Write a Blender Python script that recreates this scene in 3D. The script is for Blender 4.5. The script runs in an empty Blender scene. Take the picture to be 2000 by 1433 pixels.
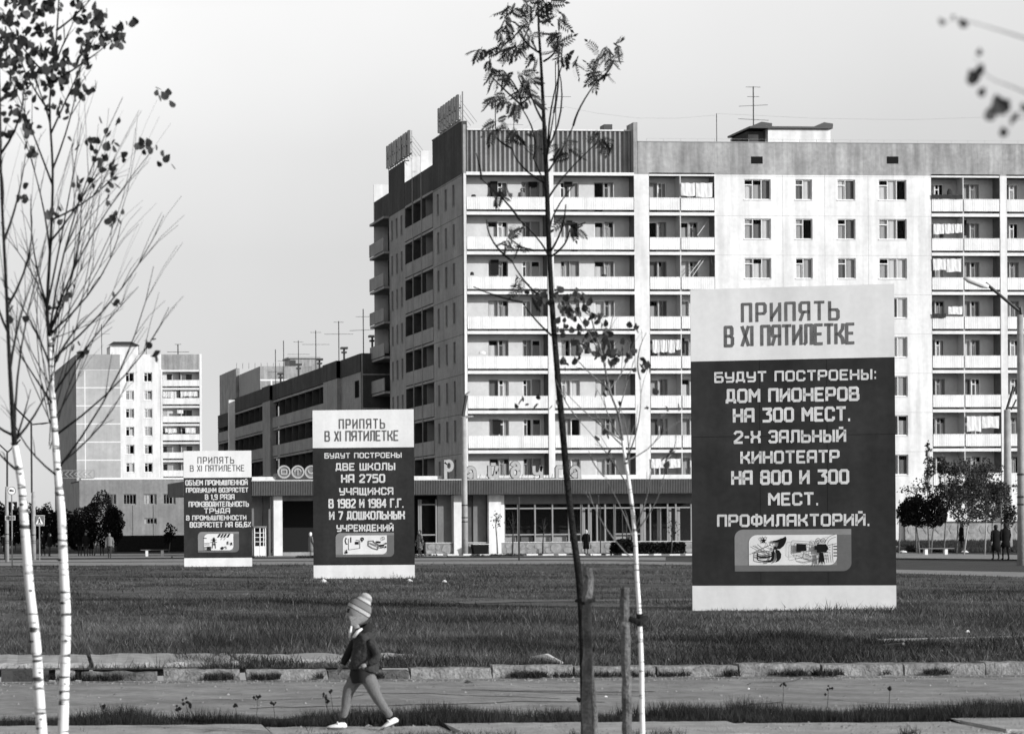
import bpy, math, random
import numpy as np
from mathutils import Vector, Matrix
SKY0 = .31; SKYR = [(.035, .335), (.074, .38), (.116, .47), (.158, .63), (.19, .80), (.215, .92), (.30, 1.0), (.6, .65)]
SC = bpy.context.scene; COL = SC.collection
random.seed(7); NR = np.random.RandomState(5)
R = math.radians; pi = math.pi

# ---------------------------------------------------------------- camera
YAW, ROLL, F, PPX, PPY, H = R(4.7), R(0.4), 4650.0, 94.0, 1045.0, 1.55
_Rv = Vector((math.cos(YAW), -math.sin(YAW), 0)); FW = Vector((math.sin(YAW), math.cos(YAW), 0)); _U = Vector((0, 0, 1))
CR = _Rv*math.cos(ROLL) - _U*math.sin(ROLL); CU = _Rv*math.sin(ROLL) + _U*math.cos(ROLL)
EYE = Vector((0, 0, H))
cd = bpy.data.cameras.new('camera'); cam = bpy.data.objects.new('camera', cd); COL.objects.link(cam); SC.camera = cam
m = Matrix((CR, CU, -FW)).transposed().to_4x4(); m.translation = EYE; cam.matrix_world = m
cd.sensor_width = 36; cd.lens = 36*F/2000; cd.shift_x = (1000-PPX)/2000; cd.shift_y = (PPY-716.5)/2000
cd.clip_start = 0.5; cd.clip_end = 6000
cd.dof.use_dof = True; cd.dof.focus_distance = 48; cd.dof.aperture_fstop = 4.8

# ---------------------------------------------------------------- light and sky (the photograph is black and white: neutral light)
SUN_AZ, SUN_EL = R(47), R(18)      # azimuth measured from the facade normal (-Y) towards +X
sdir = Vector((math.sin(SUN_AZ)*math.cos(SUN_EL), -math.cos(SUN_AZ)*math.cos(SUN_EL), math.sin(SUN_EL)))
sl = bpy.data.lights.new('sun', 'SUN'); sl.energy = 2.35; sl.angle = R(0.5); sl.color = (1, 1, 1)
so = bpy.data.objects.new('sun', sl); COL.objects.link(so); so.rotation_euler = sdir.to_track_quat('Z', 'Y').to_euler()
W = bpy.data.worlds.new('World'); SC.world = W; W.use_nodes = True
nt = W.node_tree; N = nt.nodes; L = nt.links; N.clear()
sky = N.new('ShaderNodeTexSky'); sky.sky_type = 'NISHITA'; sky.sun_disc = False
sky.sun_elevation = SUN_EL; sky.sun_rotation = math.atan2(sdir.x, sdir.y); sky.dust_density = 0.15
bw = N.new('ShaderNodeRGBToBW'); tc = N.new('ShaderNodeTexCoord'); sx = N.new('ShaderNodeSeparateXYZ')
rmp = N.new('ShaderNodeValToRGB'); mu = N.new('ShaderNodeMath'); mu.operation = 'MULTIPLY'
bg = N.new('ShaderNodeBackground'); ow = N.new('ShaderNodeOutputWorld')
L.new(sky.outputs[0], bw.inputs[0]); L.new(tc.outputs['Generated'], sx.inputs[0]); L.new(sx.outputs[2], rmp.inputs[0])
cr = rmp.color_ramp; cr.elements[0].position = 0.0; cr.elements[0].color = (SKY0, SKY0, SKY0, 1)
cr.elements[1].position = 1.0; cr.elements[1].color = (.42, .42, .42, 1)
for p_, c_ in SKYR:
    e = cr.elements.new(p_); e.color = (c_, c_, c_, 1)
L.new(bw.outputs[0], mu.inputs[0]); L.new(rmp.outputs[0], mu.inputs[1])
hz_ = N.new('ShaderNodeTexNoise'); hz_.inputs['Scale'].default_value = 9; hz_.inputs['Detail'].default_value = 6; L.new(tc.outputs['Generated'], hz_.inputs['Vector'])
hr_ = N.new('ShaderNodeMapRange'); hr_.inputs['To Min'].default_value = .94; hr_.inputs['To Max'].default_value = 1.05; L.new(hz_.outputs[0], hr_.inputs[0])
m2_ = N.new('ShaderNodeMath'); m2_.operation = 'MULTIPLY'; L.new(mu.outputs[0], m2_.inputs[0]); L.new(hr_.outputs[0], m2_.inputs[1]); L.new(m2_.outputs[0], bg.inputs[0]); bg.inputs[1].default_value = 0.15; L.new(bg.outputs[0], ow.inputs[0])
SC.view_settings.view_transform = 'Standard'; SC.view_settings.look = 'None'; SC.view_settings.gamma = 1
SC.view_settings.exposure = 1.0; SC.view_settings.use_curve_mapping = False
try:
    SC.cycles.max_bounces = 6; SC.cycles.transparent_max_bounces = 12
except Exception: pass

# ---------------------------------------------------------------- surveying helpers
def ray(px, py):
    return FW + CR*((px-PPX)/F) + CU*((PPY-py)/F)
def G(px, py, z=0.0):
    d = ray(px, py); t = (z-H)/d.z; return EYE + d*t
def PY(px, py, Y):
    d = ray(px, py); return EYE + d*(Y/d.y)
def PX(px, py, X):
    d = ray(px, py); return EYE + d*(X/d.x)
def PD(px, py, D):
    return EYE + ray(px, py)*D
def SCL(P):      # photograph pixels per metre at a point
    return F/((Vector(P)-EYE).dot(FW))

# ---------------------------------------------------------------- materials (greys: the photograph has no colour)
def mat(name, v, rough=0.85, noise=0.0, scale=3.0, bump=0.0, bscale=None, streak=0.0, island=0.0, metal=0.0, spec=0.3, trans=0.0):
    M = bpy.data.materials.new(name); M.use_nodes = True; n = M.node_tree.nodes; l = M.node_tree.links
    b = n['Principled BSDF']; b.inputs['Roughness'].default_value = rough; b.inputs['Metallic'].default_value = metal
    b.inputs['Specular IOR Level'].default_value = spec
    b.inputs['Base Color'].default_value = (v, v, v, 1)
    co = n.new('ShaderNodeNewGeometry'); last = None
    def mul(a, bb):
        x = n.new('ShaderNodeMath'); x.operation = 'MULTIPLY'
        for i, q in enumerate((a, bb)):
            if isinstance(q, float): x.inputs[i].default_value = q
            else: l.new(q, x.inputs[i])
        return x.outputs[0]
    def nz(sc, lo, hi, det=5, vec=None, c0=0.3, c1=0.7):
        t = n.new('ShaderNodeTexNoise'); t.inputs['Scale'].default_value = sc; t.inputs['Detail'].default_value = det
        l.new(vec or co.outputs['Position'], t.inputs['Vector'])
        r = n.new('ShaderNodeMapRange'); r.inputs['From Min'].default_value = c0; r.inputs['From Max'].default_value = c1
        r.inputs['To Min'].default_value = lo; r.inputs['To Max'].default_value = hi; l.new(t.outputs[0], r.inputs[0]); return r.outputs[0]
    cur = v
    if noise:
        cur = mul(mul(nz(scale, 1-noise, 1+noise), nz(scale*7, 1-noise*.6, 1+noise*.6, 3)), float(v))
    if streak:
        mp = n.new('ShaderNodeMapping'); mp.inputs['Scale'].default_value = (1.6, 1.6, .12); l.new(co.outputs['Position'], mp.inputs[0])
        cur = mul(cur if not isinstance(cur, float) else float(cur), nz(1.3, 1-streak, 1+streak*.25, 6, mp.outputs[0]))
    if island:
        r = n.new('ShaderNodeMapRange'); r.inputs['To Min'].default_value = 1-island; r.inputs['To Max'].default_value = 1+island
        l.new(co.outputs['Random Per Island'], r.inputs[0]); cur = mul(cur if not isinstance(cur, float) else float(cur), r.outputs[0])
    if not isinstance(cur, float):
        c = n.new('ShaderNodeCombineColor')
        for i in range(3): l.new(cur, c.inputs[i])
        l.new(c.outputs[0], b.inputs['Base Color'])
    if bump:
        t = n.new('ShaderNodeTexNoise'); t.inputs['Scale'].default_value = bscale or scale*4; t.inputs['Detail'].default_value = 8
        l.new(co.outputs['Position'], t.inputs['Vector'])
        bp = n.new('ShaderNodeBump'); bp.inputs['Strength'].default_value = min(1, bump); bp.inputs['Distance'].default_value = 0.03*max(1, bump)
        l.new(t.outputs[0], bp.inputs['Height']); l.new(bp.outputs[0], b.inputs['Normal'])
    if trans:
        tr = n.new('ShaderNodeBsdfTranslucent'); tr.inputs[0].default_value = (v*1.4,)*3+(1,); mx = n.new('ShaderNodeMixShader'); mx.inputs[0].default_value = trans
        l.new(b.outputs[0], mx.inputs[1]); l.new(tr.outputs[0], mx.inputs[2]); l.new(mx.outputs[0], n['Material Output'].inputs[0])
    return M
M = {}
M['white'] = mat('white_plaster', .73, noise=.09, scale=.5, streak=.22, bump=.25, bscale=9)
M['whiteb'] = mat('white_ribbed_sheet', .80, noise=.07, scale=.9, streak=.2)
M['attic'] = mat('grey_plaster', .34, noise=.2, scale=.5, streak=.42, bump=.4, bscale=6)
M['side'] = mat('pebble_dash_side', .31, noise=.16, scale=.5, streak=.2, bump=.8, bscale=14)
M['sidedark'] = mat('dark_and_shade_concrete', .075, spec=.08, noise=.2, scale=.5, streak=.3, bump=.5, bscale=10)  # dark concrete; on the street-side parapets and fins it paints in shade
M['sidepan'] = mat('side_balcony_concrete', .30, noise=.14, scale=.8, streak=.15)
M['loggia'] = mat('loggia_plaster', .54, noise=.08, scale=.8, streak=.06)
M['bare'] = mat('shade_toned_loggia_concrete', .13, noise=.2, scale=1.5, streak=.2)  # loggia ceilings and cheeks: shade is put into this concrete colour
M['annex'] = mat('annex_plaster', .23, noise=.15, scale=.4, streak=.2)
M['trail'] = mat('trodden_soil', .13, noise=.4, scale=2, bump=1, bscale=14)
M['slab'] = mat('concrete_slab_edge', .70, noise=.07, scale=2, streak=.08)
M['corr'] = mat('corrugated_sheet_grey', .30, noise=.15, scale=.9, streak=.25)
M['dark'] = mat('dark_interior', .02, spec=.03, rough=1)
M['seam'] = mat('panel_joint_mortar', .40, noise=.1)
M['lightseam'] = mat('pale_panel_joint', .75)
M['panel'] = mat('grey_wall_panel', .33, noise=.09, scale=.4, streak=.10, bump=.3, bscale=12)
M['fr'] = mat('white_window_paint', .72, rough=.5)
M['frg'] = mat('grey_window_paint', .25, rough=.5)
M['frd'] = mat('dark_window_paint', .12, rough=.5)
M['cur1'] = mat('pale_curtain', .75, trans=.3); M['cur2'] = mat('grey_curtain', .45, trans=.3); M['cur3'] = mat('dark_curtain', .12)
M['cloth'] = mat('white_laundry', .85, trans=.25); M['clothd'] = mat('dark_laundry', .03); M['clothm'] = mat('grey_laundry', .3)
M['metal'] = mat('dark_metal', .05, rough=.5, metal=.3); M['metalg'] = mat('grey_metal', .25, rough=.5, metal=.2)
M['pole'] = mat('cast_concrete_pole', .34, noise=.16, scale=2.2, streak=.15, bump=.4)
M['fascia'] = mat('ribbed_fascia_sheet', .10, noise=.14, scale=.7, streak=.15)
M['shopgrey'] = mat('shop_grey_panel', .16, noise=.12, scale=.8, streak=.15)
M['stone'] = mat('rubble_stone_grey', .25, noise=.25, scale=3, island=.25, bump=.9, bscale=10)
M['letter'] = mat('sign_letter_enamel', .36, rough=.4, noise=.08)
M['letterd'] = mat('letter_edge_dark', .09, rough=.5)
M['signw'] = mat('sign_white_paint', .74, rough=.6, noise=.05, scale=1.4, streak=.12)
M['signr'] = mat('sign_dark_red_paint', .031, spec=.12, rough=.8, noise=.2, scale=1.1, streak=.28)
M['signlet'] = mat('sign_lettering_white', .60, rough=.6, noise=.14, scale=3)
M['signletg'] = mat('sign_lettering_grey', .12, rough=.6, noise=.25, scale=4)
M['signg'] = mat('sign_grey_panel', .21, rough=.6, noise=.08)
M['signg2'] = mat('sign_darker_grey_panel', .125, rough=.6, noise=.08)
M['black'] = mat('black_paint', .012, rough=.8, spec=.05)
M['asph'] = mat('asphalt', .26, noise=.28, scale=1.6, bump=.5, bscale=60)
M['asphd'] = mat('dark_and_shaded_asphalt', .05, noise=.2, scale=.5, bump=.5, bscale=30)  # dark kerb stones, and tree shade painted into the far road
M['pave'] = mat('pale_paving', .26, noise=.2, scale=.7, bump=.5, bscale=20)
M['slabc'] = mat('foot_slab_concrete', .37, noise=.2, scale=3.5, bump=.7, bscale=50)
M['kerb'] = mat('kerb_concrete', .11, noise=.35, scale=4.5, bump=1.0, bscale=24)
M['kerbtop'] = mat('pale_worn_kerb', .22, noise=.35, scale=5, bump=1.0, bscale=24)
M['soil'] = mat('grassy_soil', .075, noise=.6, scale=.3, bump=1.5, bscale=12)
M['soild'] = mat('lawn_soil', .02, noise=.4, scale=1.2, bump=1.5, bscale=12)
M['grass'] = mat('dry_grass', .088, noise=.8, scale=.15, island=.8, trans=.2, spec=.1)
M['grassd'] = mat('tall_grass', .036, noise=.4, scale=1.1, island=.8, trans=.2, spec=.1)
M['leaf'] = mat('leaf_dark', .03, island=.35, trans=.12, rough=.6)
M['drystem'] = mat('dry_stems', .2, island=.5, trans=.2)
M['leafl'] = mat('leaf_mid', .045, island=.5, trans=.3, rough=.6)
M['leafk'] = mat('leaf_clipped_dark', .014, island=.5, trans=.05, rough=.9, spec=.05)
M['bark'] = mat('dark_bark', .02, spec=.06, noise=.3, scale=9, bump=1, bscale=40)
M['barkg'] = mat('grey_bark', .16, noise=.3, scale=9, bump=.8, bscale=40)
M['stake'] = mat('weathered_stake_wood', .12, noise=.5, scale=7, bump=1.0, bscale=26)
M['litter'] = mat('pale_litter', .7, noise=.1, scale=9)
M['skin'] = mat('skin', .25, rough=.6); M['skind'] = mat('shaded_skin', .2, rough=.6); M['hair'] = mat('hair', .02)
def birch_mat():
    X = mat('birch_bark', .78, rough=.7); n = X.node_tree.nodes; l = X.node_tree.links; b = n['Principled BSDF']
    co = n.new('ShaderNodeNewGeometry'); mp = n.new('ShaderNodeMapping'); mp.inputs['Scale'].default_value = (5, 5, 30); l.new(co.outputs['Position'], mp.inputs[0])
    t = n.new('ShaderNodeTexNoise'); t.inputs['Scale'].default_value = 1.2; t.inputs['Detail'].default_value = 6; l.new(mp.outputs[0], t.inputs[0])
    r = n.new('ShaderNodeValToRGB'); r.color_ramp.elements[0].position = .37; r.color_ramp.elements[0].color = (.06,)*3+(1,)
    r.color_ramp.elements[1].position = .45; r.color_ramp.elements[1].color = (.8,)*3+(1,); l.new(t.outputs[0], r.inputs[0]); l.new(r.outputs[0], b.inputs['Base Color'])
    return X
M['birch'] = birch_mat()
def glass_mat():
    X = bpy.data.materials.new('window_glass'); X.use_nodes = True; n = X.node_tree.nodes; l = X.node_tree.links; n.remove(n['Principled BSDF'])
    t = n.new('ShaderNodeBsdfTransparent'); t.inputs[0].default_value = (.93, .93, .93, 1); g = n.new('ShaderNodeBsdfGlossy'); g.inputs['Roughness'].default_value = .03
    f = n.new('ShaderNodeFresnel'); f.inputs[0].default_value = 1.16; mx = n.new('ShaderNodeMixShader')
    l.new(f.outputs[0], mx.inputs[0]); l.new(t.outputs[0], mx.inputs[1]); l.new(g.outputs[0], mx.inputs[2]); l.new(mx.outputs[0], n['Material Output'].inputs[0]); return X
M['glass'] = glass_mat()

# ---------------------------------------------------------------- mesh helpers
class MB:
    def __init__(s): s.v = []; s.f = []
    def quad(s, *p):
        i = len(s.v); s.v += [tuple(q) for q in p]; s.f.append(tuple(range(i, i+len(p)))); return s
    def box(s, x0, x1, y0, y1, z0, z1):
        i = len(s.v)
        s.v += [(x, y, z) for z in (z0, z1) for y in (y0, y1) for x in (x0, x1)]
        s.f += [tuple(i+k for k in f) for f in ((0,2,3,1),(4,5,7,6),(0,1,5,4),(2,6,7,3),(0,4,6,2),(1,3,7,5))]; return s
    def pbox(s, P, u0, u1, n0, n1, z0, z1):
        a = P(u0, n0, z0); b = P(u1, n1, z1)
        return s.box(min(a[0], b[0]), max(a[0], b[0]), min(a[1], b[1]), max(a[1], b[1]), z0, z1)
    def tube(s, pts, rad, n=8, cap=True):
        pts = [Vector(p) for p in pts]; base = len(s.v); rings = len(pts); up = None
        if not hasattr(rad, '__len__'): rad = [rad]*rings
        for k, p in enumerate(pts):
            d = (pts[min(k+1, rings-1)]-pts[max(k-1, 0)]).normalized()
            if up is None: up = d.orthogonal().normalized()
            up = (up-d*up.dot(d)).normalized(); w = d.cross(up)
            for j in range(n):
                a = 2*pi*j/n; s.v.append(tuple(p+(up*math.cos(a)+w*math.sin(a))*rad[k]))
        for k in range(rings-1):
            for j in range(n):
                a = base+k*n+j; b = base+k*n+(j+1) % n; s.f.append((a, b, b+n, a+n))
        if cap: s.f.append(tuple(base+j for j in range(n))[::-1]); s.f.append(tuple(base+(rings-1)*n+j for j in range(n)))
        return s
    def loft(s, rings, n=12, cap=True):   # rings: (centre, rx, ry[, axis z])
        base = len(s.v)
        for (c, rx, ry) in rings:
            for j in range(n):
                a = 2*pi*j/n; s.v.append((c[0]+rx*math.cos(a), c[1]+ry*math.sin(a), c[2]))
        for k in range(len(rings)-1):
            for j in range(n):
                a = base+k*n+j; b = base+k*n+(j+1) % n; s.f.append((a, b, b+n, a+n))
        if cap: s.f.append(tuple(base+j for j in range(n))[::-1]); s.f.append(tuple(base+(len(rings)-1)*n+j for j in range(n)))
        return s
ORG = {}
def link(o, parent=None):
    COL.objects.link(o)
    if parent: o.parent = parent
    return o
def part(name, mb, m_, parent=None, smooth=False, label=None, kind=None, mats=None):
    if isinstance(m_, str): m_ = M[m_]
    off = ORG.get(parent.name, Vector((0, 0, 0))) if parent else Vector((0, 0, 0))
    me = bpy.data.meshes.new(name)
    if isinstance(mb, MB): V = mb.v; Fc = mb.f
    else: V, Fc = mb
    if off.length: V = [(a-off.x, b-off.y, c-off.z) for a, b, c in V]
    me.from_pydata(V, [], Fc); me.materials.append(m_)
    if smooth: me.shade_smooth()
    o = bpy.data.objects.new(name, me); link(o, parent); ORG[o.name] = off
    if label: o['label'] = label
    if kind: o['kind'] = kind
    return o
def tag(o, label=None, cat=None, group=None, kind=None):
    if label: o['label'] = label
    if cat: o['category'] = cat
    if group: o['group'] = group
    if kind: o['kind'] = kind
    return o
def thing(name, loc, label, cat, group=None):
    o = bpy.data.objects.new(name, None); o.empty_display_size = .1; o.location = loc; COL.objects.link(o); ORG[o.name] = Vector(loc)
    return tag(o, label, cat, group)
def solo(name, mb, m_, label, cat, group=None, smooth=False):
    c = Vector([sum(v[i] for v in mb.v)/len(mb.v) for i in range(3)]); c.z = min(v[2] for v in mb.v)
    mb.v = [(a-c.x, b-c.y, d-c.z) for a, b, d in mb.v]
    o = part(name, mb, m_, None, smooth); o.location = c; ORG[o.name] = c
    return tag(o, label, cat, group)
def struct(name, mb, m_, **k):
    o = part(name, mb, m_, **k); o['kind'] = 'structure'; return o
def fast_mesh(name, V, T, m_, parent=None, kind=None, per=3):
    off = ORG.get(parent.name, Vector((0, 0, 0))) if parent else Vector((0, 0, 0))
    V = np.asarray(V, np.float32)-np.array(off, np.float32); T = np.asarray(T, np.int32)
    me = bpy.data.meshes.new(name); me.vertices.add(len(V)); me.vertices.foreach_set('co', V.ravel())
    me.loops.add(T.size); me.loops.foreach_set('vertex_index', T.ravel())
    me.polygons.add(len(T)); me.polygons.foreach_set('loop_start', np.arange(len(T), dtype=np.int32)*per); me.update(calc_edges=True)
    me.materials.append(M[m_]); o = bpy.data.objects.new(name, me); link(o, parent); ORG[o.name] = off
    if kind: o['kind'] = kind
    return o
def frontP(Y): return lambda u, n, z: (u, Y-n, z)       # faces the camera, outward = -Y
def sideP(X): return lambda u, n, z: (X-n, u, z)        # faces the street on the left, outward = -X

def wall_holes(mb, P, u0, u1, z0, z1, holes, n=0.0, depth=.16):
    us = sorted({u0, u1, *[min(max(h[0], u0), u1) for h in holes], *[min(max(h[1], u0), u1) for h in holes]})
    zs = sorted({z0, z1, *[min(max(h[2], z0), z1) for h in holes], *[min(max(h[3], z0), z1) for h in holes]})
    for i in range(len(us)-1):
        for j in range(len(zs)-1):
            cu, cz = (us[i]+us[i+1])/2, (zs[j]+zs[j+1])/2
            if any(h[0] < cu < h[1] and h[2] < cz < h[3] for h in holes): continue
            mb.quad(P(us[i], n, zs[j]), P(us[i+1], n, zs[j]), P(us[i+1], n, zs[j+1]), P(us[i], n, zs[j+1]))
    for a, b, c, d in holes:
        for q in (((a, c), (b, c)), ((b, c), (b, d)), ((b, d), (a, d)), ((a, d), (a, c))):
            (ua, za), (ub, zb) = q
            mb.quad(P(ua, n, za), P(ub, n, zb), P(ub, n-depth, zb), P(ua, n-depth, za))
    return mb
def curtain(P, u0, u1, z0, z1, n, parent, m_, pitch=.2):
    k = max(2, int((u1-u0)/pitch)); mb = MB()
    for i in range(k):
        a = u0+(u1-u0)*i/k; b = u0+(u1-u0)*(i+1)/k; na = n+(.012 if i % 2 else -.012); nb = n+(-.012 if i % 2 else .012)
        mb.quad(P(a, na, z0), P(b, nb, z0), P(b, nb, z1), P(a, na, z1))
    part('curtain', mb, m_, parent)
def window(parent, P, u0, u1, z0, z1, n=-.1, kind='3', fm='fr', rnd=random, name='window', panes=True, fw=.065, sill=True, lite=.5):
    mb = MB(); t = .05; w = u1-u0
    cuts = {'3': (0, .33, .66, 1), '2': (0, .46, 1), '1': (0, 1), '4': (0, .25, .5, .75, 1)}[kind]
    mb.pbox(P, u0, u1, n, n-t, z0, z0+fw); mb.pbox(P, u0, u1, n, n-t, z1-fw, z1)
    ed = [u0+w*c for c in cuts]; cells = []
    for i, e in enumerate(ed):
        h = fw if i in (0, len(ed)-1) else fw*.75; a = e if i == 0 else (e-h if i == len(ed)-1 else e-h/2)
        mb.pbox(P, a, a+h, n+.001, n-t-.001, z0+fw, z1-fw)
    tr = z0+(z1-z0)*.73
    for i in range(len(ed)-1):
        a, b = ed[i]+fw*.6, ed[i+1]-fw*.6
        if i == 0 and kind in '23':
            mb.pbox(P, a, b, n+.002, n-t-.002, tr-.035, tr+.035); cells += [(a, b, z0+fw, tr-.035), (a, b, tr+.035, z1-fw)]
        else: cells.append((a, b, z0+fw, z1-fw))
    o = part(name, mb, fm, parent)
    if panes:
        for (a, b, c, d) in cells:
            part('pane', MB().quad(P(a, n-.025, c), P(b, n-.025, c), P(b, n-.025, d), P(a, n-.025, d)), 'glass', o)
    if sill: part('sill', MB().pbox(P, u0-.04, u1+.04, .05, n, z0-.05, z0-.003), 'slab', o)
    q = rnd.random()
    for i in range(len(ed)-1):
        q = rnd.random()
        if q < lite: curtain(P, ed[i]+.02, ed[i+1]-.02, z0+.02, z1-.02-(.0 if rnd.random() < .8 else .35), n-.13, o, rnd.choice(['cur1', 'cur2', 'cur2', 'cur1', 'cur2', 'cur3']))
    return o
# ================================================================ GROUND
def gpoly(pts, z, name, m_, thick=None):
    mb = MB(); mb.quad(*[tuple(G(x, y, z)) for x, y in pts]); return struct(name, mb, m_)
def dpt(a, D, z):     # a = metres to the right of the camera axis, D = distance along it
    return tuple(Vector((0, 0, z))+Vector((_Rv.x, _Rv.y, 0))*a+Vector((FW.x, FW.y, 0))*D)
KERB_D = 27.2; ZR = -.12
g = MB(); n_ = 60
g.quad(dpt(-3000, KERB_D+.3, -.006), dpt(3500, KERB_D+.3, -.006), dpt(3500, 5500, -.006), dpt(-3000, 5500, -.006)); struct('ground', g, 'soild')
g = MB(); g.quad(dpt(-60, -30, ZR-.02), dpt(80, -30, ZR-.02), dpt(80, KERB_D+.2, ZR-.02), dpt(-60, KERB_D+.2, ZR-.02)); struct('verge', g, 'soild')
# near road
g = MB(); g.quad(dpt(-60, 21.5, ZR), dpt(80, 21.5, ZR), dpt(80, KERB_D, ZR), dpt(-60, KERB_D, ZR)); struct('road', g, 'asph')
# field
FE = [(-900, 1108), (0, 1104.5), (600, 1102), (1150, 1100.5), (1400, 1103), (1700, 1117), (2000, 1127), (2600, 1150)]
FEx, FEy = [p[0] for p in FE], [p[1] for p in FE]
def field_far(a):   # far edge of the meadow, metres along the axis (runs nearer on the right)
    D = 100.0
    for _ in range(60):
        px = PPX+F*a/D; y = np.interp(px, FEx, FEy); D = .6*D+.4*(H*F/(y-(PPY-(px-PPX)*math.tan(ROLL))))
    return float(D)
g = MB(); xs = np.linspace(-28, 45, 40)
for i in range(39):
    a, b = xs[i], xs[i+1]; g.quad(dpt(a, KERB_D+.3, 0), dpt(b, KERB_D+.3, 0), dpt(b, field_far(b), 0), dpt(a, field_far(a), 0))
struct('meadow', g, 'soil')
def band(name, m_, e0, e1, z, x0=-900, x1=2600):
    g = MB(); xs = list(range(x0, x1+1, 100))
    fa = lambda e, x: float(np.interp(x, [p[0] for p in e], [p[1] for p in e]))
    for a, b in zip(xs, xs[1:]):
        g.quad(tuple(G(a, fa(e0, a), z)), tuple(G(b, fa(e0, b), z)), tuple(G(b, fa(e1, b), z)), tuple(G(a, fa(e1, a), z)))
    return struct(name, g, m_)
FE = [(-900, 1108), (0, 1104.5), (600, 1102), (1150, 1100.5), (1400, 1103), (1700, 1117), (2000, 1127), (2600, 1150)]
sh = lambda e, d: [(x, y-d if not hasattr(d, '__len__') else y-np.interp(x, d[0], d[1])) for x, y in e]
band('pavement', 'pave', FE, sh(FE, ([0, 1300, 1500, 2000], [6, 6, 4, 10])), .006)
band('road', 'asphd', sh(FE, ([0, 1300, 1500, 2000], [6, 6, 4, 10])), [(-900, 1092), (0, 1091), (600, 1088), (1150, 1087), (1400, 1087), (2000, 1098), (2600, 1110)], .003)  # dark stretch at the right: tree shade put into the asphalt tone
band('road', 'pave', sh(FE, ([0, 1300, 1400, 2000], [7, 8, 9, 14])), [(-900, 1093), (0, 1093), (600, 1090), (1150, 1088), (1330, 1087), (2000, 1100)], .009, x1=1300)
band('pavement', 'pave', [(-900, 1090), (0, 1090), (600, 1087.5), (1150, 1085.5), (1400, 1085.5), (2000, 1092), (2600, 1100)], [(-900, 1082), (0, 1082), (600, 1079), (1150, 1076), (1500, 1076), (2000, 1083), (2600, 1090)], .05)
# far kerb stones by the shop
fk = thing('kerb', G(1100, 1086), 'pale kerb of long concrete stones along the road before the shop', 'kerb')
x = 812.0; k = 0
while x < 1345:
    a = G(x, 1085.6, .0); b = G(x+(30 if k % 3 else 22), 1085.6, 0); mb = MB().box(a.x, b.x-.06, a.y, a.y+.18, 0, .13+.02*(k % 2)); part('kerb_stone', mb, 'slab', fk); x += 31; k += 1
# near kerb: individual worn stones
nk = thing('kerb', dpt(8, KERB_D, 0), 'worn concrete kerb stones between the near road and the meadow', 'kerb')
def local_box(a0, a1, D0, D1, z0, z1, jit=.0, taper=0):
    mb = MB(); rr = lambda: random.uniform(-jit, jit)
    nseg = max(2, int((a1-a0)/.12)); row = []
    for i in range(nseg+1):
        a = a0+(a1-a0)*i/nseg; e = rr()*.6
        row.append([dpt(a, D0+rr(), z0), dpt(a, D0+e+rr()*.4, z1-.025+rr()), dpt(a, D0+.03+e, z1+rr()*.5), dpt(a, D1, z1+rr()*.5)])
    base = 0
    for r in row: mb.v += r
    for i in range(nseg):
        for j in range(3): mb.f.append((i*4+j, (i+1)*4+j, (i+1)*4+j+1, i*4+j+1))
    mb.f.append((0, 1, 2, 3)); e = nseg*4; mb.f.append((e+3, e+2, e+1, e)); return mb
a = -3.2; k = 0
while a < 13:
    w = .94 if a > 2.2 else random.choice([.3, .5, .62, .94]); rough = .035 if a < 1.6 else .014
    dep = .22 if a < 5 else .22+.12*(a-5)/5
    part('kerb_stone', local_box(a+.012, a+w-.012-(0.05 if a < 1.6 else 0), KERB_D+random.uniform(-.02, .02), KERB_D+dep, ZR-.02, -.002+random.uniform(-.018, .012)+(.02 if a > 5 else 0), rough), 'kerbtop' if (a > 5.6 or random.random() < .2) else random.choice(['kerb', 'kerb', 'asphd'] if a < 2.5 else ['kerb']), nk); a += w; k += 1
g = MB(); g.quad(dpt(-60, KERB_D-.35, ZR+.004), dpt(80, KERB_D-.22, ZR+.004), dpt(80, KERB_D-.01, ZR+.004), dpt(-60, KERB_D-.01, ZR+.004)); struct('gutter', g, 'pave')
cm = MB(); rc = random.Random(12)
for _ in range(9):
    a = rc.uniform(-2, 12); d_ = rc.uniform(22.2, 26.6); w = rc.uniform(.006, .014)
    ang = rc.uniform(-.9, .9)
    for i in range(rc.randint(5, 12)):
        a2 = a+rc.uniform(.12, .4); d2 = d_+ang*rc.uniform(.1, .5)+rc.gauss(0, .12)
        cm.quad(dpt(a, d_-w, ZR+.004), dpt(a2, d2-w, ZR+.004), dpt(a2, d2+w*3, ZR+.004), dpt(a, d_+w*3, ZR+.004)); a, d_ = a2, d2
ck_ = part('road_cracks', cm, 'soild'); tag(ck_, 'fine dark cracks running across the near road', None, None, 'stuff')
# sidewalk slabs behind the kerb, left, sinking into the grass
sw = thing('paved_walk', dpt(1, 28, 0), 'half overgrown concrete slab walk behind the kerb at the foot of the meadow', 'path')
a = -3.0
while a < 4.6:
    w = 1.75; nearD = 27.85+max(0, (a-1.0))*.42
    part('slab', local_box(a+.02, a+w-.03, nearD, 29.9, -.1, .045+random.uniform(-.01, .012), .02), 'slabc', sw); a += w
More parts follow.
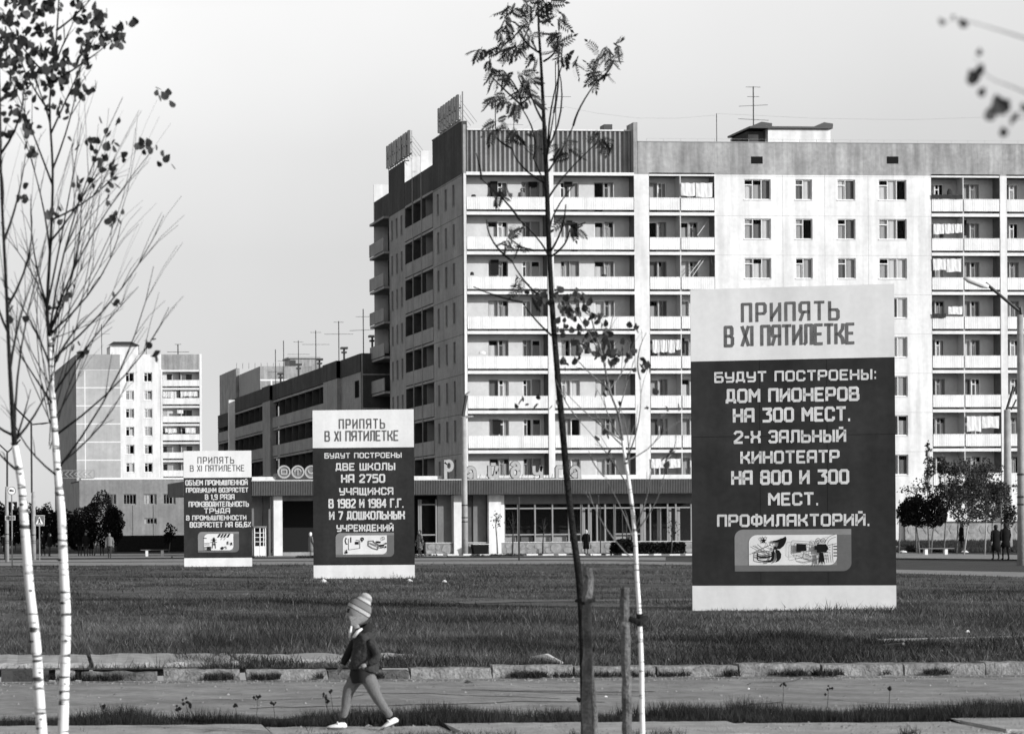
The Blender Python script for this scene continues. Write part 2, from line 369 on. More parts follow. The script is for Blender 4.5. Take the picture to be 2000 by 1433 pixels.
# foreground path slabs
fp = thing('slab_path', dpt(3, 18.6, ZR), 'footpath of uneven concrete slabs that the child walks on', 'path')
a = -3.0; edges = []
while a < 12:
    w = random.choice([1.5, 1.9, 2.4, 2.0]); zz = ZR+.06+random.uniform(-.01, .012); tilt = random.uniform(.0, .02)
    for row in range(3):
        D1 = 19.98-row*1.25+random.uniform(-.03, .03) - (0 if a < 7.5 else -.18); D0 = D1-1.22
        part('slab', local_box(a+.015, a+w-.02, D0, D1, ZR-.04, zz+random.uniform(-.006, .006), .006), 'slabc', fp)
    a += w

# ---------------------------------------------------------------- grass: one mesh per stretch, blades as single triangles
def blades(name, A, D, h, wdt, m_, z0, label, lean=.35, bend=False):
    n = len(A); ax = NR.uniform(0, 2*pi, n); hh = h*NR.uniform(.45, 1.25, n); ww = wdt
    bx = A*_Rv.x+D*FW.x; by = A*_Rv.y+D*FW.y
    dx = np.cos(ax)*ww/2; dy = np.sin(ax)*ww/2; lx = NR.normal(0, lean, n)*hh; ly = NR.normal(0, lean, n)*hh
    V = np.empty((n, 3, 3), np.float32)
    V[:, 0] = np.stack([bx-dx, by-dy, np.full(n, z0)], 1); V[:, 1] = np.stack([bx+dx, by+dy, np.full(n, z0)], 1)
    V[:, 2] = np.stack([bx+lx, by+ly, z0+hh], 1)
    o = fast_mesh(name, V.reshape(-1, 3), np.arange(n*3).reshape(-1, 3), m_); tag(o, label, None, None, 'stuff'); return o
def lump(A, D, s=1.0):
    return (np.sin(A*1.1*s+2*np.sin(D*.23*s))+np.sin(D*.71*s+1.7*np.sin(A*.6*s+1))+np.sin(A*2.9*s+D*1.3*s))/3
def sample_field(n, D0, D1, p=2.0):
    t = NR.uniform(0, 1, n); u = 1/D0+(1/D1-1/D0)*t; D = 1/u            # even over the picture's rows
    A = NR.uniform(-.06, .45, n)*D+NR.uniform(-2, 2, n); return A, D
A, D = sample_field(820000, 27.5, 124)
xs_ = np.linspace(-30, 45, 150); ff = np.interp(A, xs_, [field_far(a) for a in xs_]); keep = (D < ff-.4)
lm = lump(A, D, .5)+.4*lump(A*1.7, D*1.9)+NR.normal(0, .5, len(A)); keep &= ~((lm < -.75) & (NR.uniform(0, 1, len(A)) < .55))
keep &= ~((D < 29.95) & (D > 27.8+np.maximum(0, A-1)*.42) & (A < 4.5) & (lump(A*3, D*2) < .45)); keep &= ~((D < 27.9) & (A < 1.8) & (NR.uniform(0, 1, len(A)) < .85))
keep &= ~((A > 9.5) & (A < 17.5) & (np.abs(D-53.5-.3*(A-13)+.5*np.sin(A)) < .9) & (NR.uniform(0, 1, len(A)) < .93)); bare = lump(A*.45, D*.33, 1.0)+.35*lump(A*2, D*1.5); keep &= ~((bare < -.52) & (NR.uniform(0, 1, len(A)) < .8))
A, D, lm = A[keep], D[keep], lm[keep]
hgt = np.clip(.07+.07*lm+.05*lump(A, D, .25), .02, .30)*np.interp(D, [26, 40, 60, 125], [.95, .75, .62, .6])
wd = .004+D*.00026
blades('meadow_grass', A, D, hgt, wd, 'grass', -.01, 'uneven dry meadow grass between the near road and the signs', .6)
n_ = 26000; k = NR.choice(len(A), n_, replace=False); k = k[lm[k] > .1]
blades('dry_stems', A[k], D[k], hgt[k]*1.35, wd[k]*.8, 'drystem', -.01, 'scattered pale dry stems standing in the meadow', .5)
q_ = NR.uniform(0, 1, len(A)) < .11; q_ &= lump(A*.9, D*.55) > .25
blades('tussock_grass', A[q_], D[q_], hgt[q_]*1.7+.04, wd[q_]*1.1, 'grassd', -.01, 'dark tussocks scattered through the meadow', .5)
tm = MB(); xa_ = np.linspace(9, 18, 19)
for p_, q_2 in zip(xa_, xa_[1:]):
    f_ = lambda a, o: dpt(a, 53.5+.3*(a-13)-.5*math.sin(a)+o, .012)
    tm.quad(f_(p_, -.7), f_(q_2, -.7), f_(q_2, .7), f_(p_, .7))
struct('worn_trail', tm, 'trail')
n = 30000; A_ = NR.uniform(-3, 13, n); D_ = 27.17+NR.normal(0, .09, n)+.12*(lump(A_, A_*2) > .3); k = (lump(A_*2.3, A_*3.1) > .05); blades('kerb_weeds', A_[k], D_[k], .075, .010, 'grassd', ZR+.02, 'weeds growing in front of and between the kerb stones', .5)
n = 2600; A_ = NR.uniform(-3, 13, n); D_ = np.where(NR.uniform(0, 1, n) < .6, 27.05-np.abs(NR.normal(0, .18, n)), NR.uniform(21.8, 27, n)); D_ = np.where(NR.uniform(0, 1, n) < .25, NR.uniform(18.6, 19.9, n), D_); r_ = NR.uniform(.006, .022, n); z_ = np.where(D_ < 20, -.055, ZR)
bx = A_*_Rv.x+D_*FW.x; by = A_*_Rv.y+D_*FW.y; Vg = np.stack([np.stack([bx-r_, by, z_], 1), np.stack([bx, by-r_, z_], 1), np.stack([bx+r_, by, z_], 1), np.stack([bx, by+r_, z_], 1), np.stack([bx+r_*.2, by, z_+r_*.9], 1)], 1)
T_ = (np.array([[0, 1, 4], [1, 2, 4], [2, 3, 4], [3, 0, 4]])[None]+np.arange(n)[:, None, None]*5).reshape(-1, 3)
go_ = fast_mesh('gravel', Vg.reshape(-1, 3), T_, 'stone'); tag(go_, 'loose grit and gravel on the near road and footpath', None, None, 'stuff')
# weedy dark band close to the kerb on the right
n = 60000; A = NR.uniform(2.0, 13, n); D = NR.uniform(27.65, 34, n); k = lump(A*1.4, D*1.5) + NR.normal(0, .4, n) > -.1; k &= ~((D < 29.95) & (A < 4.5) & (D > 27.8+np.maximum(0, A-1)*.42))
A, D = A[k], D[k]; blades('weed_patch', A, D, .15*np.clip(.7+.6*lump(A, D, 1.3), .3, 1.6), .018, 'grassd', -.01, 'dark rank weeds just behind the kerb stones', .45)
# near tall grass strip
n = 170000; A = NR.uniform(-3.5, 12.5, n); D = NR.uniform(19.9, 22.2, n)
edge = np.interp(A, [-3, 0, 3, 6, 9, 12], [21.0, 21.05, 21.25, 21.35, 21.7, 22.0])+.25*lump(A*3, A*2)
k = (D < edge+NR.normal(0, .06, n)) & (D > 20.06+.1*lump(A*4, A*2)); A, D = A[k], D[k]
hh = np.clip(.13+.09*lump(A*2.2, D*2)+.05*np.interp(A, [0, 8, 12], [0, .3, 1.2]), .05, .4)
blades('tall_grass', A, D, hh, .009, 'grassd', ZR-.02, 'ragged tall grass strip between footpath and near road', .3)
# tufts in front of the path and between slabs
n = 9000; A = NR.uniform(-3, 12, n); D = 18.75+.04*NR.normal(0, 1, n)+(lump(A*3, A) > .45)*NR.uniform(0, 1.2, n); k = lump(A*2, A*3+4) > .25
blades('path_weeds', A[k], D[k], .09, .007, 'grassd', ZR+.03, 'low weeds growing in the joints of the footpath', .5)
# seed heads standing above the strip
wd_ = thing('wild_plants', G(1000, 1400, ZR), 'loose wild plants with dark seed heads rising from the grass strip', 'weeds')
wd_['kind'] = 'stuff'
mb = MB()
for (px, py, yb) in ([(348, 1385, 1402), (362, 1368, 1402), (370, 1375, 1400), (200, 1378, 1400), (503, 1360, 1395), (533, 1372, 1400), (639, 1368, 1396), (645, 1350, 1395), (633, 1355, 1395),
                     (460, 1378, 1400), (1530, 1337, 1375), (1618, 1345, 1380), (1738, 1345, 1370), (1130, 1366, 1395)]):
    D_ = 21.1; b = PD(px+random.uniform(-8, 8), yb, D_); t = PD(px, py, D_); b.z = ZR-.02; mb.tube([b, (b+t)/2+Vector((.01, 0, 0)), t], [.003, .0025, .002], 4)
    for _ in range(5):
        c = t+Vector((random.gauss(0, .012), random.gauss(0, .012), random.gauss(0, .015))); r = random.uniform(.008, .018)
        mb.loft([(c-Vector((0, 0, r)), .002, .002), (c, r, r), (c+Vector((0, 0, r)), .002, .002)], 6)
part('seed_heads', mb, 'bark', wd_)
# litter and stones lying about
def stone(px, py, w, h, label, z=0, m_='litter', cat='stone', name='stone'):
    b = G(px, py, z); s = SCL(b); w, h = w/s, h/s; mb = MB(); rn = random.Random(px)
    k = 9; rings = []
    for i in range(5):
        t = i/4; q = math.sin(pi*(.12+.8*t)); mb_ = [(b.x+w/2*q*rn.uniform(.8, 1.1)*math.cos(2*pi*j/k), b.y+w/3*q*rn.uniform(.8, 1.1)*math.sin(2*pi*j/k), b.z-.02+h*t*rn.uniform(.85, 1.1)) for j in range(k)]
        mb.v += mb_
    for i in range(4):
        for j in range(k): mb.f.append((i*k+j, i*k+(j+1) % k, (i+1)*k+(j+1) % k, (i+1)*k+j))
    mb.f.append(tuple(4*k+j for j in range(k))); solo(name, mb, m_, label, cat)
stone(1305, 1292, 13, 9, 'pale stone in the weeds right of the white birch sapling')
stone(632, 1137, 12, 8, 'pale stone under the near foot of the middle sign')
stone(800, 1136, 12, 7, 'pale stone under the far foot of the middle sign')
stone(868, 1137, 10, 6, 'small white stone in the meadow beside the middle sign')
stone(446, 1268, 11, 8, 'small pale stone at the lower edge of the meadow')
stone(1890, 1235, 9, 8, 'white paper scrap in the meadow right of the big sign', cat='litter', name='paper_scrap')
stone(1910, 1262, 6, 6, 'tiny paper scrap near the thin line at the right', cat='litter', name='paper_scrap')
stone(1838, 1272, 20, 7, 'grey broken slab fragment in the weeds at the right', m_='slabc')
stone(1945, 1280, 22, 8, 'crumbled slab fragment near the kerb at the far right', m_='slabc')
stone(915, 1333, 18, 8, 'dark clod lying on the edge of the near road', z=ZR, m_='soil', cat='clod', name='clod')
stone(1462, 1345, 7, 6, 'small white pebble on the road edge below the big sign', z=ZR)
stone(1183, 1360, 10, 6, 'white scrap at the edge of the tall grass by the stakes', z=ZR, cat='litter', name='paper_scrap')
pl = MB(); a_ = G(1040, 1291); b_ = G(1097, 1299); pl.tube([a_+Vector((0, 0, .03)), (a_+b_)/2+Vector((0, 0, .07)), b_+Vector((0, 0, .03))], [.035, .05, .02], 7)
solo('broken_branch', pl, 'litter', 'bleached broken branch lying in weeds behind the kerb', 'branch')
for (px0, py0, px1, py1) in ((1725, 1268, 1765, 1272),):
    a_ = G(px0, py0); b_ = G(px1, py1); solo('wooden_plank', MB().tube([a_+Vector((0, 0, .04)), b_+Vector((0, 0, .1))], [.03, .02], 5), 'stake', 'short pale plank in the weeds right below the big sign', 'plank')
# thin buried kerb line on the right
bk = MB(); a_ = G(1715, 1254); b_ = G(2100, 1247)
dv = Vector((0, .10, 0)); bk.quad(a_+Vector((0, 0, .045)), b_+Vector((0, 0, .06)), b_+dv+Vector((0, 0, .06)), a_+dv+Vector((0, 0, .045))); bk.quad(a_, b_, b_+Vector((0, 0, .06)), a_+Vector((0, 0, .045)))
solo('kerb_strip', bk, 'pave', 'thin pale kerb strip sunk in the meadow right of the big sign', 'kerb')
# ================================================================ THE NINE-STOREY BLOCK WITH LOGGIAS
Y0 = 165.5; FP = frontP(Y0)
fx = lambda px, py=600: PY(px, py, Y0).x
fz = lambda px, py: PY(px, py, Y0).z
XL = fx(905, 600); SP = sideP(XL)
big = thing('apartment_block', (XL, Y0, 0), 'white nine-storey apartment block with loggias behind the shop', 'apartment building')
CE = [fz(990, y) for y in (342, 419.5, 497, 574, 651, 728, 806, 885)]   # ceilings of the eight storeys in view
FH = (CE[0]-CE[-1])/7
CE = [CE[0]-FH*k for k in range(8)]
def ztop(k): return CE[k]
XB = [fx(q) for q in (893+14, 912, 1070, 1082, 1240, 1269, 1397, 1820, 1954, 1967, 2100, 2260)]
x_corner, a0, a1, b0, b1, c0, c1, d0, d1, e0, e1, xend = XB
zpar = CE[0]+.12
roofF = fz(1100, 253); roofR = fz(1500, 279)
# solid walls of the front
rowsW = [(CE[k]-.20-1.46, CE[k]-.20) for k in range(8)]
wcols = [(1455, 1507, '3'), (1555, 1588, '2'), (1637, 1672, '2'), (1718, 1772, '3')]
wx = [(fx(a), fx(b), k) for a, b, k in wcols]
holes = [(a, b, z0, z1) for (a, b, k) in wx for (z0, z1) in rowsW]
part('front_wall', wall_holes(MB(), FP, c1, d0, 0, zpar, holes), 'white', big)
part('room_backing', MB().quad(FP(c1, -1.4, 2), FP(d0, -1.4, 2), FP(d0, -1.4, zpar), FP(c1, -1.4, zpar)), 'dark', big)
for (a, b) in ((x_corner, a0), (b1, c0)):
    part('pier', MB().pbox(FP, a, b, 0, -1.5, 0, zpar), 'white', big)
for (a, b) in ((a1, b0), (d1, e0)):
    part('pier', MB().pbox(FP, a, b, .06, -1.2, 0, zpar if a > b0 else roofF+.25), 'white', big)
for (a, b) in ((c1+.001, c1+.3), (d0-.3, d0-.001), (e1+.001, e1+.3)): part('loggia_cheek', MB().pbox(FP, a, b, -.003, -1.3, 0, zpar-.003), 'white', big)
# panel joints in the blank wall: thin recess-like mortar strips standing 4 mm proud
sj = MB()
for k in range(8): sj.pbox(FP, c1, d0, .004, 0, CE[k]-.012-FH*0, CE[k]+.012)
for q in (1530, 1612, 1697): sj.pbox(FP, fx(q)-.01, fx(q)+.01, .006, 0, 2, zpar)
part('panel_joints', sj, 'seam', big)
rw = random.Random(11)
for (a, b, k) in wx:
    for (z0, z1) in rowsW: window(big, FP, a, b, z0, z1, kind=k, rnd=rw, lite=.86)
# right end beyond the frame
part('front_wall', MB().pbox(FP, e1, xend, 0, -1, 0, zpar), 'white', big)
# ground-floor wall under the right hand loggias
part('front_wall', MB().pbox(FP, d0, e1, -.3, -1.2, 0, CE[-1]-1.62-.9), 'white', big)
DEP = 1.05
def ribbed(P, u0, u1, z0, z1, n, pitch=.16, amp=.02):
    mb = MB(); k = max(4, int((u1-u0)/pitch)); s = (u1-u0)/k
    for i in range(k):
        a = u0+i*s; m1 = a+s*.45; m2 = a+s*.55; b = a+s
        mb.quad(P(a, n, z0), P(m1, n, z0), P(m1, n, z1), P(a, n, z1)); mb.quad(P(m1, n, z0), P(a+s*.5, n-amp, z0), P(a+s*.5, n-amp, z1), P(m1, n, z1))
        mb.quad(P(a+s*.5, n-amp, z0), P(b, n, z0), P(b, n, z1), P(a+s*.5, n-amp, z1))
    mb.pbox(P, u0, u1, n-.04, n-.06, z0+.02, z1-.02); mb.pbox(P, u0, u1, n+.015, n-.065, z1, z1+.035)
    return mb
def loggia_stack(u0, u1, divs, openings, rnd, ks=range(8), panel_m='whiteb', bottom_open=True):
    """openings: list of (ua, ub, kind) as fractions; kind w window, d door"""
    zb = CE[-1]-FH
    H_ = []; spec = []
    for k in ks:
        zc = CE[k]; zf = zc-FH+.22
        for (fa, fb, kd) in openings:
            a = u0+(u1-u0)*fa; b = u0+(u1-u0)*fb
            z1 = zc-.33; z0 = (zf+.02 if kd == 'd' else zc-.33-1.46)
            H_.append((a, b, z0, z1)); spec.append((a, b, z0, z1, kd))
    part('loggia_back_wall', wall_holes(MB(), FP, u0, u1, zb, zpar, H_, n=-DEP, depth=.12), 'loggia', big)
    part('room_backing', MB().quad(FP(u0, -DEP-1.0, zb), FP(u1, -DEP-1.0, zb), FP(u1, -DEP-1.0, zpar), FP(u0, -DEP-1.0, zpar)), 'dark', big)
    for (a, b, z0, z1, kd) in spec:
        window(big, FP, a, b, z0, z1, n=-DEP-.06, kind='2' if kd == 'w' else ('1' if kd == 'd' else '2'), rnd=rnd, name='window' if kd == 'w' else 'balcony_door', sill=False, lite=.93, fm=rnd.choice(['frg', 'frg', 'fr']))
    for k in ks:
        zc = CE[k]
        part('slab_edge', MB().pbox(FP, u0+.003, u1-.003, .02, -.08, zc-.0, zc+.22), 'slab', big); part('loggia_ceiling', MB().pbox(FP, u0+.003, u1-.003, -.081, -DEP, zc+.004, zc+.216), 'bare', big)  # ceiling tone darkened to carry its shade
        for i in range(len(divs)-1):
            a, b = divs[i], divs[i+1]; zp = zc-1.56+rnd.uniform(-.01, .01)
            part('balcony_panel', ribbed(FP, a+.04, b-.04, zp-.88, zp-.035, .035), panel_m, big)
        for d in divs[1:-1]:
            part('partition', MB().pbox(FP, d-.035, d+.035, -.02, -DEP, zc-FH+.22, zc-.002), 'loggia', big)
    for (a, b) in ((u0+.001, u0+.02), (u1-.02, u1-.001)): part('loggia_cheek', MB().pbox(FP, a, b, -.03, -DEP+.003, zb, zpar-.01), 'bare', big)  # cheek tone darkened to carry the shade at the loggia ends
    # loggia parapet posts
op6 = [(.31, .43, 'd'), (.435, .56, 'w'), (.735, .845, 'w'), (.85, .96, 'd')]
rl = random.Random(3)
loggia_stack(a0, a1, [a0, a1], op6, rl)
op6b = [(.14, .25, 'w'), (.255, .37, 'd'), (.56, .68, 'd'), (.685, .80, 'w')]
loggia_stack(b0, b1, [b0, b1], op6b, rl)
op4 = [(.05, .20, 'd'), (.21, .34, 'w'), (.55, .68, 'd'), (.69, .82, 'w')]
loggia_stack(c0, c1, [c0, (c0+c1)/2-.1, c1], op4, rl)
op5 = [(.06, .14, 'd'), (.15, .28, 'w'), (.55, .66, 'd'), (.67, .80, 'w')]
loggia_stack(d0, d1, [d0, fx(1883), d1], op5, rl)
loggia_stack(e0, e1, [e0, (e0+e1)/2, e1], op5, rl)
# attic: corrugated sheets behind the pier line, grey plaster elsewhere
def corr(u0, u1, z0, z1, n, pitch):
    mb = MB(); k = int((u1-u0)/pitch); s = (u1-u0)/k
    for i in range(k):
        pr = [(0, 0), (.35, 0), (.5, .17), (.85, .17), (1, 0)]
        for (p, q), (p2, q2) in zip(pr, pr[1:]):
            mb.quad(FP(u0+(i+p)*s, n+q, z0), FP(u0+(i+p2)*s, n+q2, z0), FP(u0+(i+p2)*s, n+q2, z1), FP(u0+(i+p)*s, n+q, z1))
    mb.pbox(FP, u0, u1, n-.03, n-.08, z0, z1); return mb
part('attic_sheeting', corr(a0, a1, CE[0]+.22, roofF, -.75, .34), 'corr', big)
part('attic_sheeting', corr(b0, b1-.02, CE[0]+.22, roofF, -.75, .34), 'corr', big)
part('attic_coping', MB().pbox(FP, a0, a1-.01, -.5, -1.0, roofF+.002, roofF+.09), 'slab', big)
part('attic_coping', MB().pbox(FP, b0+.01, b1-.03, -.5, -1.0, roofF+.002, roofF+.09), 'slab', big)
part('attic_wall', MB().pbox(FP, x_corner, a0, .0, -1.5, zpar+.002, fz(893, 243)), 'attic', big)
part('attic_wall', MB().pbox(FP, b1-.02, b1+.28, .0, -1.5, zpar+.002, fz(1236, 239)), 'attic', big)
part('attic_wall', MB().pbox(FP, b1+.283, xend, .02, -.4, zpar+.002, roofR), 'attic', big)
aj = MB()
for q in (1263, 1295, 1397, 1513, 1610, 1696, 1800, 1890, 1960): aj.pbox(FP, fx(q)-.012, fx(q)+.012, .024, 0.02, zpar+.05, roofR-.02)
part('attic_joints', aj, 'panel', big)
for q in (1480, 1745): part('attic_vent', MB().pbox(FP, fx(q)-.43, fx(q)+.43, .03, -.02, fz(q, 320), fz(q, 306)), 'black', big)
part('roof_coping', MB().pbox(FP, b1+.3, xend, .06, -.5, roofR+.001, roofR+.05), 'metalg', big)
part('roof', MB().box(XL+.3, xend, Y0+1.5, Y0+12, roofR-.5, roofR-.3), 'sidedark', big)
part('rear_wall', MB().box(XL+.3, xend, Y0+12, Y0+12.3, 0, roofR-.3), 'panel', big)
rp = MB()
for i in range(30):
    u = b1+1+i*1.25
    if u > xend: break
    rp.tube([FP(u, -.2, roofR+.05), FP(u, -.2, roofR+.28)], .012, 4)
rp.tube([FP(b1+1, -.2, roofR+.28), FP(xend-.5, -.2, roofR+.28)], .008, 4)
part('roof_rail', rp, 'metalg', big)
# ---- street side of the block (in its own shade)
sy = lambda px: PX(px, 600, XL).y
sz = lambda px, py: PX(px, py, XL).z
Ys = [Y0+.0, sy(847), sy(825), sy(808), sy(792), sy(761), sy(733)]
ztopS = sz(893, 243); zp2 = sz(845, 322)
zs0 = 0
rowsS = [(CE[k]-.35-1.5, CE[k]-.35) for k in range(8)]
def side_windows(y0, y1, cols, zt):
    hs = [(u-.42 if w > 1 else u-.3, u+.42 if w > 1 else u+.3, z0, z1) for (u, w) in cols for (z0, z1) in rowsS]
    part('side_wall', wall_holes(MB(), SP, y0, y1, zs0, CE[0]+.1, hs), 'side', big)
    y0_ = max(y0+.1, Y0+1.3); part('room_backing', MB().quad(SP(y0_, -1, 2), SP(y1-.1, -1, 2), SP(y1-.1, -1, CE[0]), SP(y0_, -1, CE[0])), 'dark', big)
    part('side_attic', MB().pbox(SP, y0, y1, .02, -.35, CE[0]+.1, zt), 'sidedark', big)  # parapet coloured darker than the front one to stand for its shade
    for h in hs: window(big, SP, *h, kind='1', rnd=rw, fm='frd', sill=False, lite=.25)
    s2 = MB()
    for h in hs: s2.pbox(SP, h[0]-.07, h[0]-.01, .02, -.1, h[2], h[3]); s2.pbox(SP, h[0]-.05, h[1]+.05, .05, -.1, h[2]-.07, h[2]-.01)
    part('window_surrounds', s2, 'sidepan', big)
LA = Ys[1]-Ys[0]; side_windows(Ys[0]+.001, Ys[1], [(Ys[0]+LA*.30, 1), (Ys[0]+LA*.56, 1), (Ys[0]+LA*.83, 1)], ztopS)
LC = Ys[5]-Ys[4]; side_windows(Ys[4], Ys[5], [(Ys[4]+LC*.22, 1), (Ys[4]+LC*.52, 1), (Ys[4]+LC*.82, 1)], ztopS)
part('side_joints', (lambda mb: ([mb.pbox(SP, Ys[0]+.02, Ys[1], .006, 0, CE[k]-.02, CE[k]+.012) for k in range(8)], mb)[1])(MB()), 'sidedark', big)
def side_loggia(y0, y1, rnd, zt, proud=0):
    part('loggia_back_wall', MB().quad(SP(y0, -1.1, 0), SP(y1, -1.1, 0), SP(y1, -1.1, CE[0]), SP(y0, -1.1, CE[0])), 'dark', big)  # near-black back wall paints in the shade of the loggia
    for k in range(8):
        zc = CE[k]
        part('loggia_slab', MB().pbox(SP, y0, y1, proud+.0, -1.1, zc-.0, zc+.18), 'side', big)
        part('balcony_panel', MB().pbox(SP, y0+.03, y1-.03, proud+.04, proud-.03, zc-1.56-1.02, zc-1.56), 'sidepan', big)
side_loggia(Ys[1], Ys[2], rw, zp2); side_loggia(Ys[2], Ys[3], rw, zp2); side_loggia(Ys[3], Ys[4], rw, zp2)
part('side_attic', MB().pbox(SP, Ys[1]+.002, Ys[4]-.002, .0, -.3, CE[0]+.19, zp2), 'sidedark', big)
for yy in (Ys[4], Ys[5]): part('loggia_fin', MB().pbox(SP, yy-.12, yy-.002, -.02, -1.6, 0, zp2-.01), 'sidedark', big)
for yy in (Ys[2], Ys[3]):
    part('loggia_fin', MB().pbox(SP, yy-.05, yy+.05, .0, -1.5, 2, zp2-.002), 'sidedark', big); part('fin_edge', MB().pbox(SP, yy-.05, yy+.05, .07, .001, 2, zp2-.002), 'sidepan', big)  # cross walls: shade painted in below the roof, light on the outer edge
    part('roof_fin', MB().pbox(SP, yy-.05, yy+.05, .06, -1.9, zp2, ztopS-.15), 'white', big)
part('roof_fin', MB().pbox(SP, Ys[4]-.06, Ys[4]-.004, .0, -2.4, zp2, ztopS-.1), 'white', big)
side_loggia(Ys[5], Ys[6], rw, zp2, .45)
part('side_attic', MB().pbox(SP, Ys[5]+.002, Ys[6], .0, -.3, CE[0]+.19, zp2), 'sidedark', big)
part('roof_fin', MB().pbox(SP, Ys[6], Ys[6]+.12, .06, -2.5, 0, ztopS-.3), 'white', big)
part('coping', MB().pbox(SP, Ys[0]+.3, Ys[1]+.02, .06, -.4, ztopS+.002, ztopS+.08), 'attic', big)
# rooftop slogan letters, seen almost edge on: each board row stands on the roof edge
def roof_letters(ya, yb, zb, label, n):
    t = thing('rooftop_lettering', (XL+.2, ya, zb), label, 'roof sign', 'slogan letters standing on the street edge of the roof')
    st = MB(); st.pbox(SP, ya, yb, -.1, -.2, zb+.12, zb+.2); st.pbox(SP, ya, yb, -.1, -.2, zb+1.0, zb+1.06)
    for i in range(int((yb-ya)/.8)+1): u = ya+i*.8; st.tube([SP(u, -.15, zb-.05), SP(u, -.15, zb+1.9)], .03, 5); st.tube([SP(u, -.15, zb+1.5), SP(u, -1.3, zb)], .02, 4)
    part('support_frame', st, 'metalg', t)
    w = (yb-ya)/n; sh_ = ['H', 'P', 'A', 'H', 'E', 'O']
    for i in range(n):
        u = ya+i*w; b = MB(); hh = 1.95
        b.pbox(SP, u+.05, u+w*.30, .1, -.05, zb+.15, zb+hh); b.pbox(SP, u+w*.60, u+w*.84, .1, -.05, zb+.15, zb+hh); b.pbox(SP, u+w*.30, u+w*.60, .09, -.04, zb+.9+.3*(i % 2), zb+1.25+.3*(i % 2))
        part('letter', b, 'letterd', t)
roof_letters(Ys[0]+.9, sy(858), ztopS+.1, 'tall rooftop letters above the front corner of the nine-storey block', 4)
roof_letters(sy(803), sy(757), ztopS+.1, 'lower rooftop letters further down the street edge of the block', 5)
part('mast', MB().tube([SP(Ys[0]+.6, -.2, ztopS), SP(Ys[0]+.6, -.2, ztopS+2.2)], .05, 6), 'metalg', big)

# rooftop head house and antennas
hx0, hx1 = fx(1497), fx(1622); Yh = Y0+4
hh = thing('roof_head_house', (hx0, Yh, roofR-.3), 'white stair head house with sloping lid on the block roof', 'roof hut')
zt = PY(1560, 252, Yh).z
part('wall', MB().box(PY(1500, 265, Yh).x, PY(1622, 265, Yh).x, Yh, Yh+4, roofR-.31, zt), 'white', hh)
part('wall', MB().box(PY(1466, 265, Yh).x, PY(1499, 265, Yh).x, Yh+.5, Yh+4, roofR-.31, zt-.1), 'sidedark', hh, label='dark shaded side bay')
part('roof', MB().box(PY(1462, 265, Yh).x, PY(1624, 265, Yh).x, Yh-.25, Yh+4.2, zt+.002, zt+.14), 'metal', hh)
for (pa, pb) in ((1465, 1506), (1590, 1625)):
    xa, xb = PY(pa, 250, Yh).x, PY(pb, 250, Yh).x
    mb = MB(); z0 = zt+.15; mb.quad((xa, Yh-.2, z0), ((xa+xb)/2, Yh-.2, z0+.32), (xb, Yh-.2, z0+.22), (xb, Yh-.2, z0)); mb.quad((xa, Yh-.2, z0), ((xa+xb)/2, Yh-.2, z0+.32), ((xa+xb)/2, Yh+3, z0+.32), (xa, Yh+3, z0)); mb.quad(((xa+xb)/2, Yh-.2, z0+.32), (xb, Yh-.2, z0+.22), (xb, Yh+3, z0+.22), ((xa+xb)/2, Yh+3, z0+.32))
    part('lid', mb, 'metal', hh)
h2 = MB(); za = PY(1186, 252, Yh).z; h2.box(PY(1180, 250, Yh).x, PY(1196, 250, Yh).x, Yh, Yh+1, roofF-1, PY(1186, 243, Yh).z); solo('roof_vent', h2, 'metal', 'dark vent hood on the roof behind the corrugated attic', 'roof vent')
def antenna(P0, h, arms, label, r=.03, grp=None, boxy=False):
    t = thing('roof_antenna', P0, label, 'antenna', grp); P0 = Vector(P0)
    part('mast', MB().tube([P0, P0+Vector((0, 0, h))], r, 5), 'metal', t)
    for (f, w, tl) in arms:
        c = P0+Vector((0, 0, h*f)); part('crossbar', MB().tube([c+Vector((-w/2, 0, tl)), c+Vector((w/2, 0, -tl))], r*.5, 4), 'metal', t)
    return t
def roofP(px, Y, z): q = PY(px, 300, Y); return (q.x, Y, z)
Yr = Y0+6
antenna(roofP(1472, Yr, roofR-.3), PY(1472, 169, Yr).z-roofR+.3, [(.99, 1.1, 0), (.86, .9, 0), (.74, 2.2, -.06), (.55, 2.3, .05)], 'tallest roof antenna beside the white head house', .045)
antenna(roofP(1400, Yr, roofR-.3), PY(1400, 222, Yr).z-roofR+.3, [], 'bare thin mast on the roof left of the head house', .03)
antenna(roofP(968, Yr, roofF-.8), PY(968, 194, Yr).z-roofF+.8, [(.98, 1.0, 0), (.86, .6, 0)], 'roof antenna with short crossbar behind the rowan leaves', .04)
antenna(roofP(1004, Yr, roofF-.8), PY(1004, 205, Yr).z-roofF+.8, [(.6, 1.4, .02)], 'leaning roof antenna left of the rowan stem', .03)
antenna(roofP(1086, Yr, roofF-.8), PY(1086, 120, Yr).z-roofF+.8, [(.62, 2.3, 0), (.5, 1.2, 0)], 'tall roof antenna right behind the rowan stem', .04)
wr = MB()
for (p, q) in (((1086, 205), (1400, 225)), ((1400, 222), (2150, 215)), ((1086, 205), (905, 300))):
    A_ = PY(*p, Yr); B_ = PY(*q, Yr); wr.tube([A_.lerp(B_, t)-Vector((0, 0, .6*math.sin(pi*t))) for t in (0, .25, .5, .75, 1)], .006, 3)
solo('aerial_wires', wr, 'metalg', 'thin sagging aerial wires strung above the block roof', 'wire')

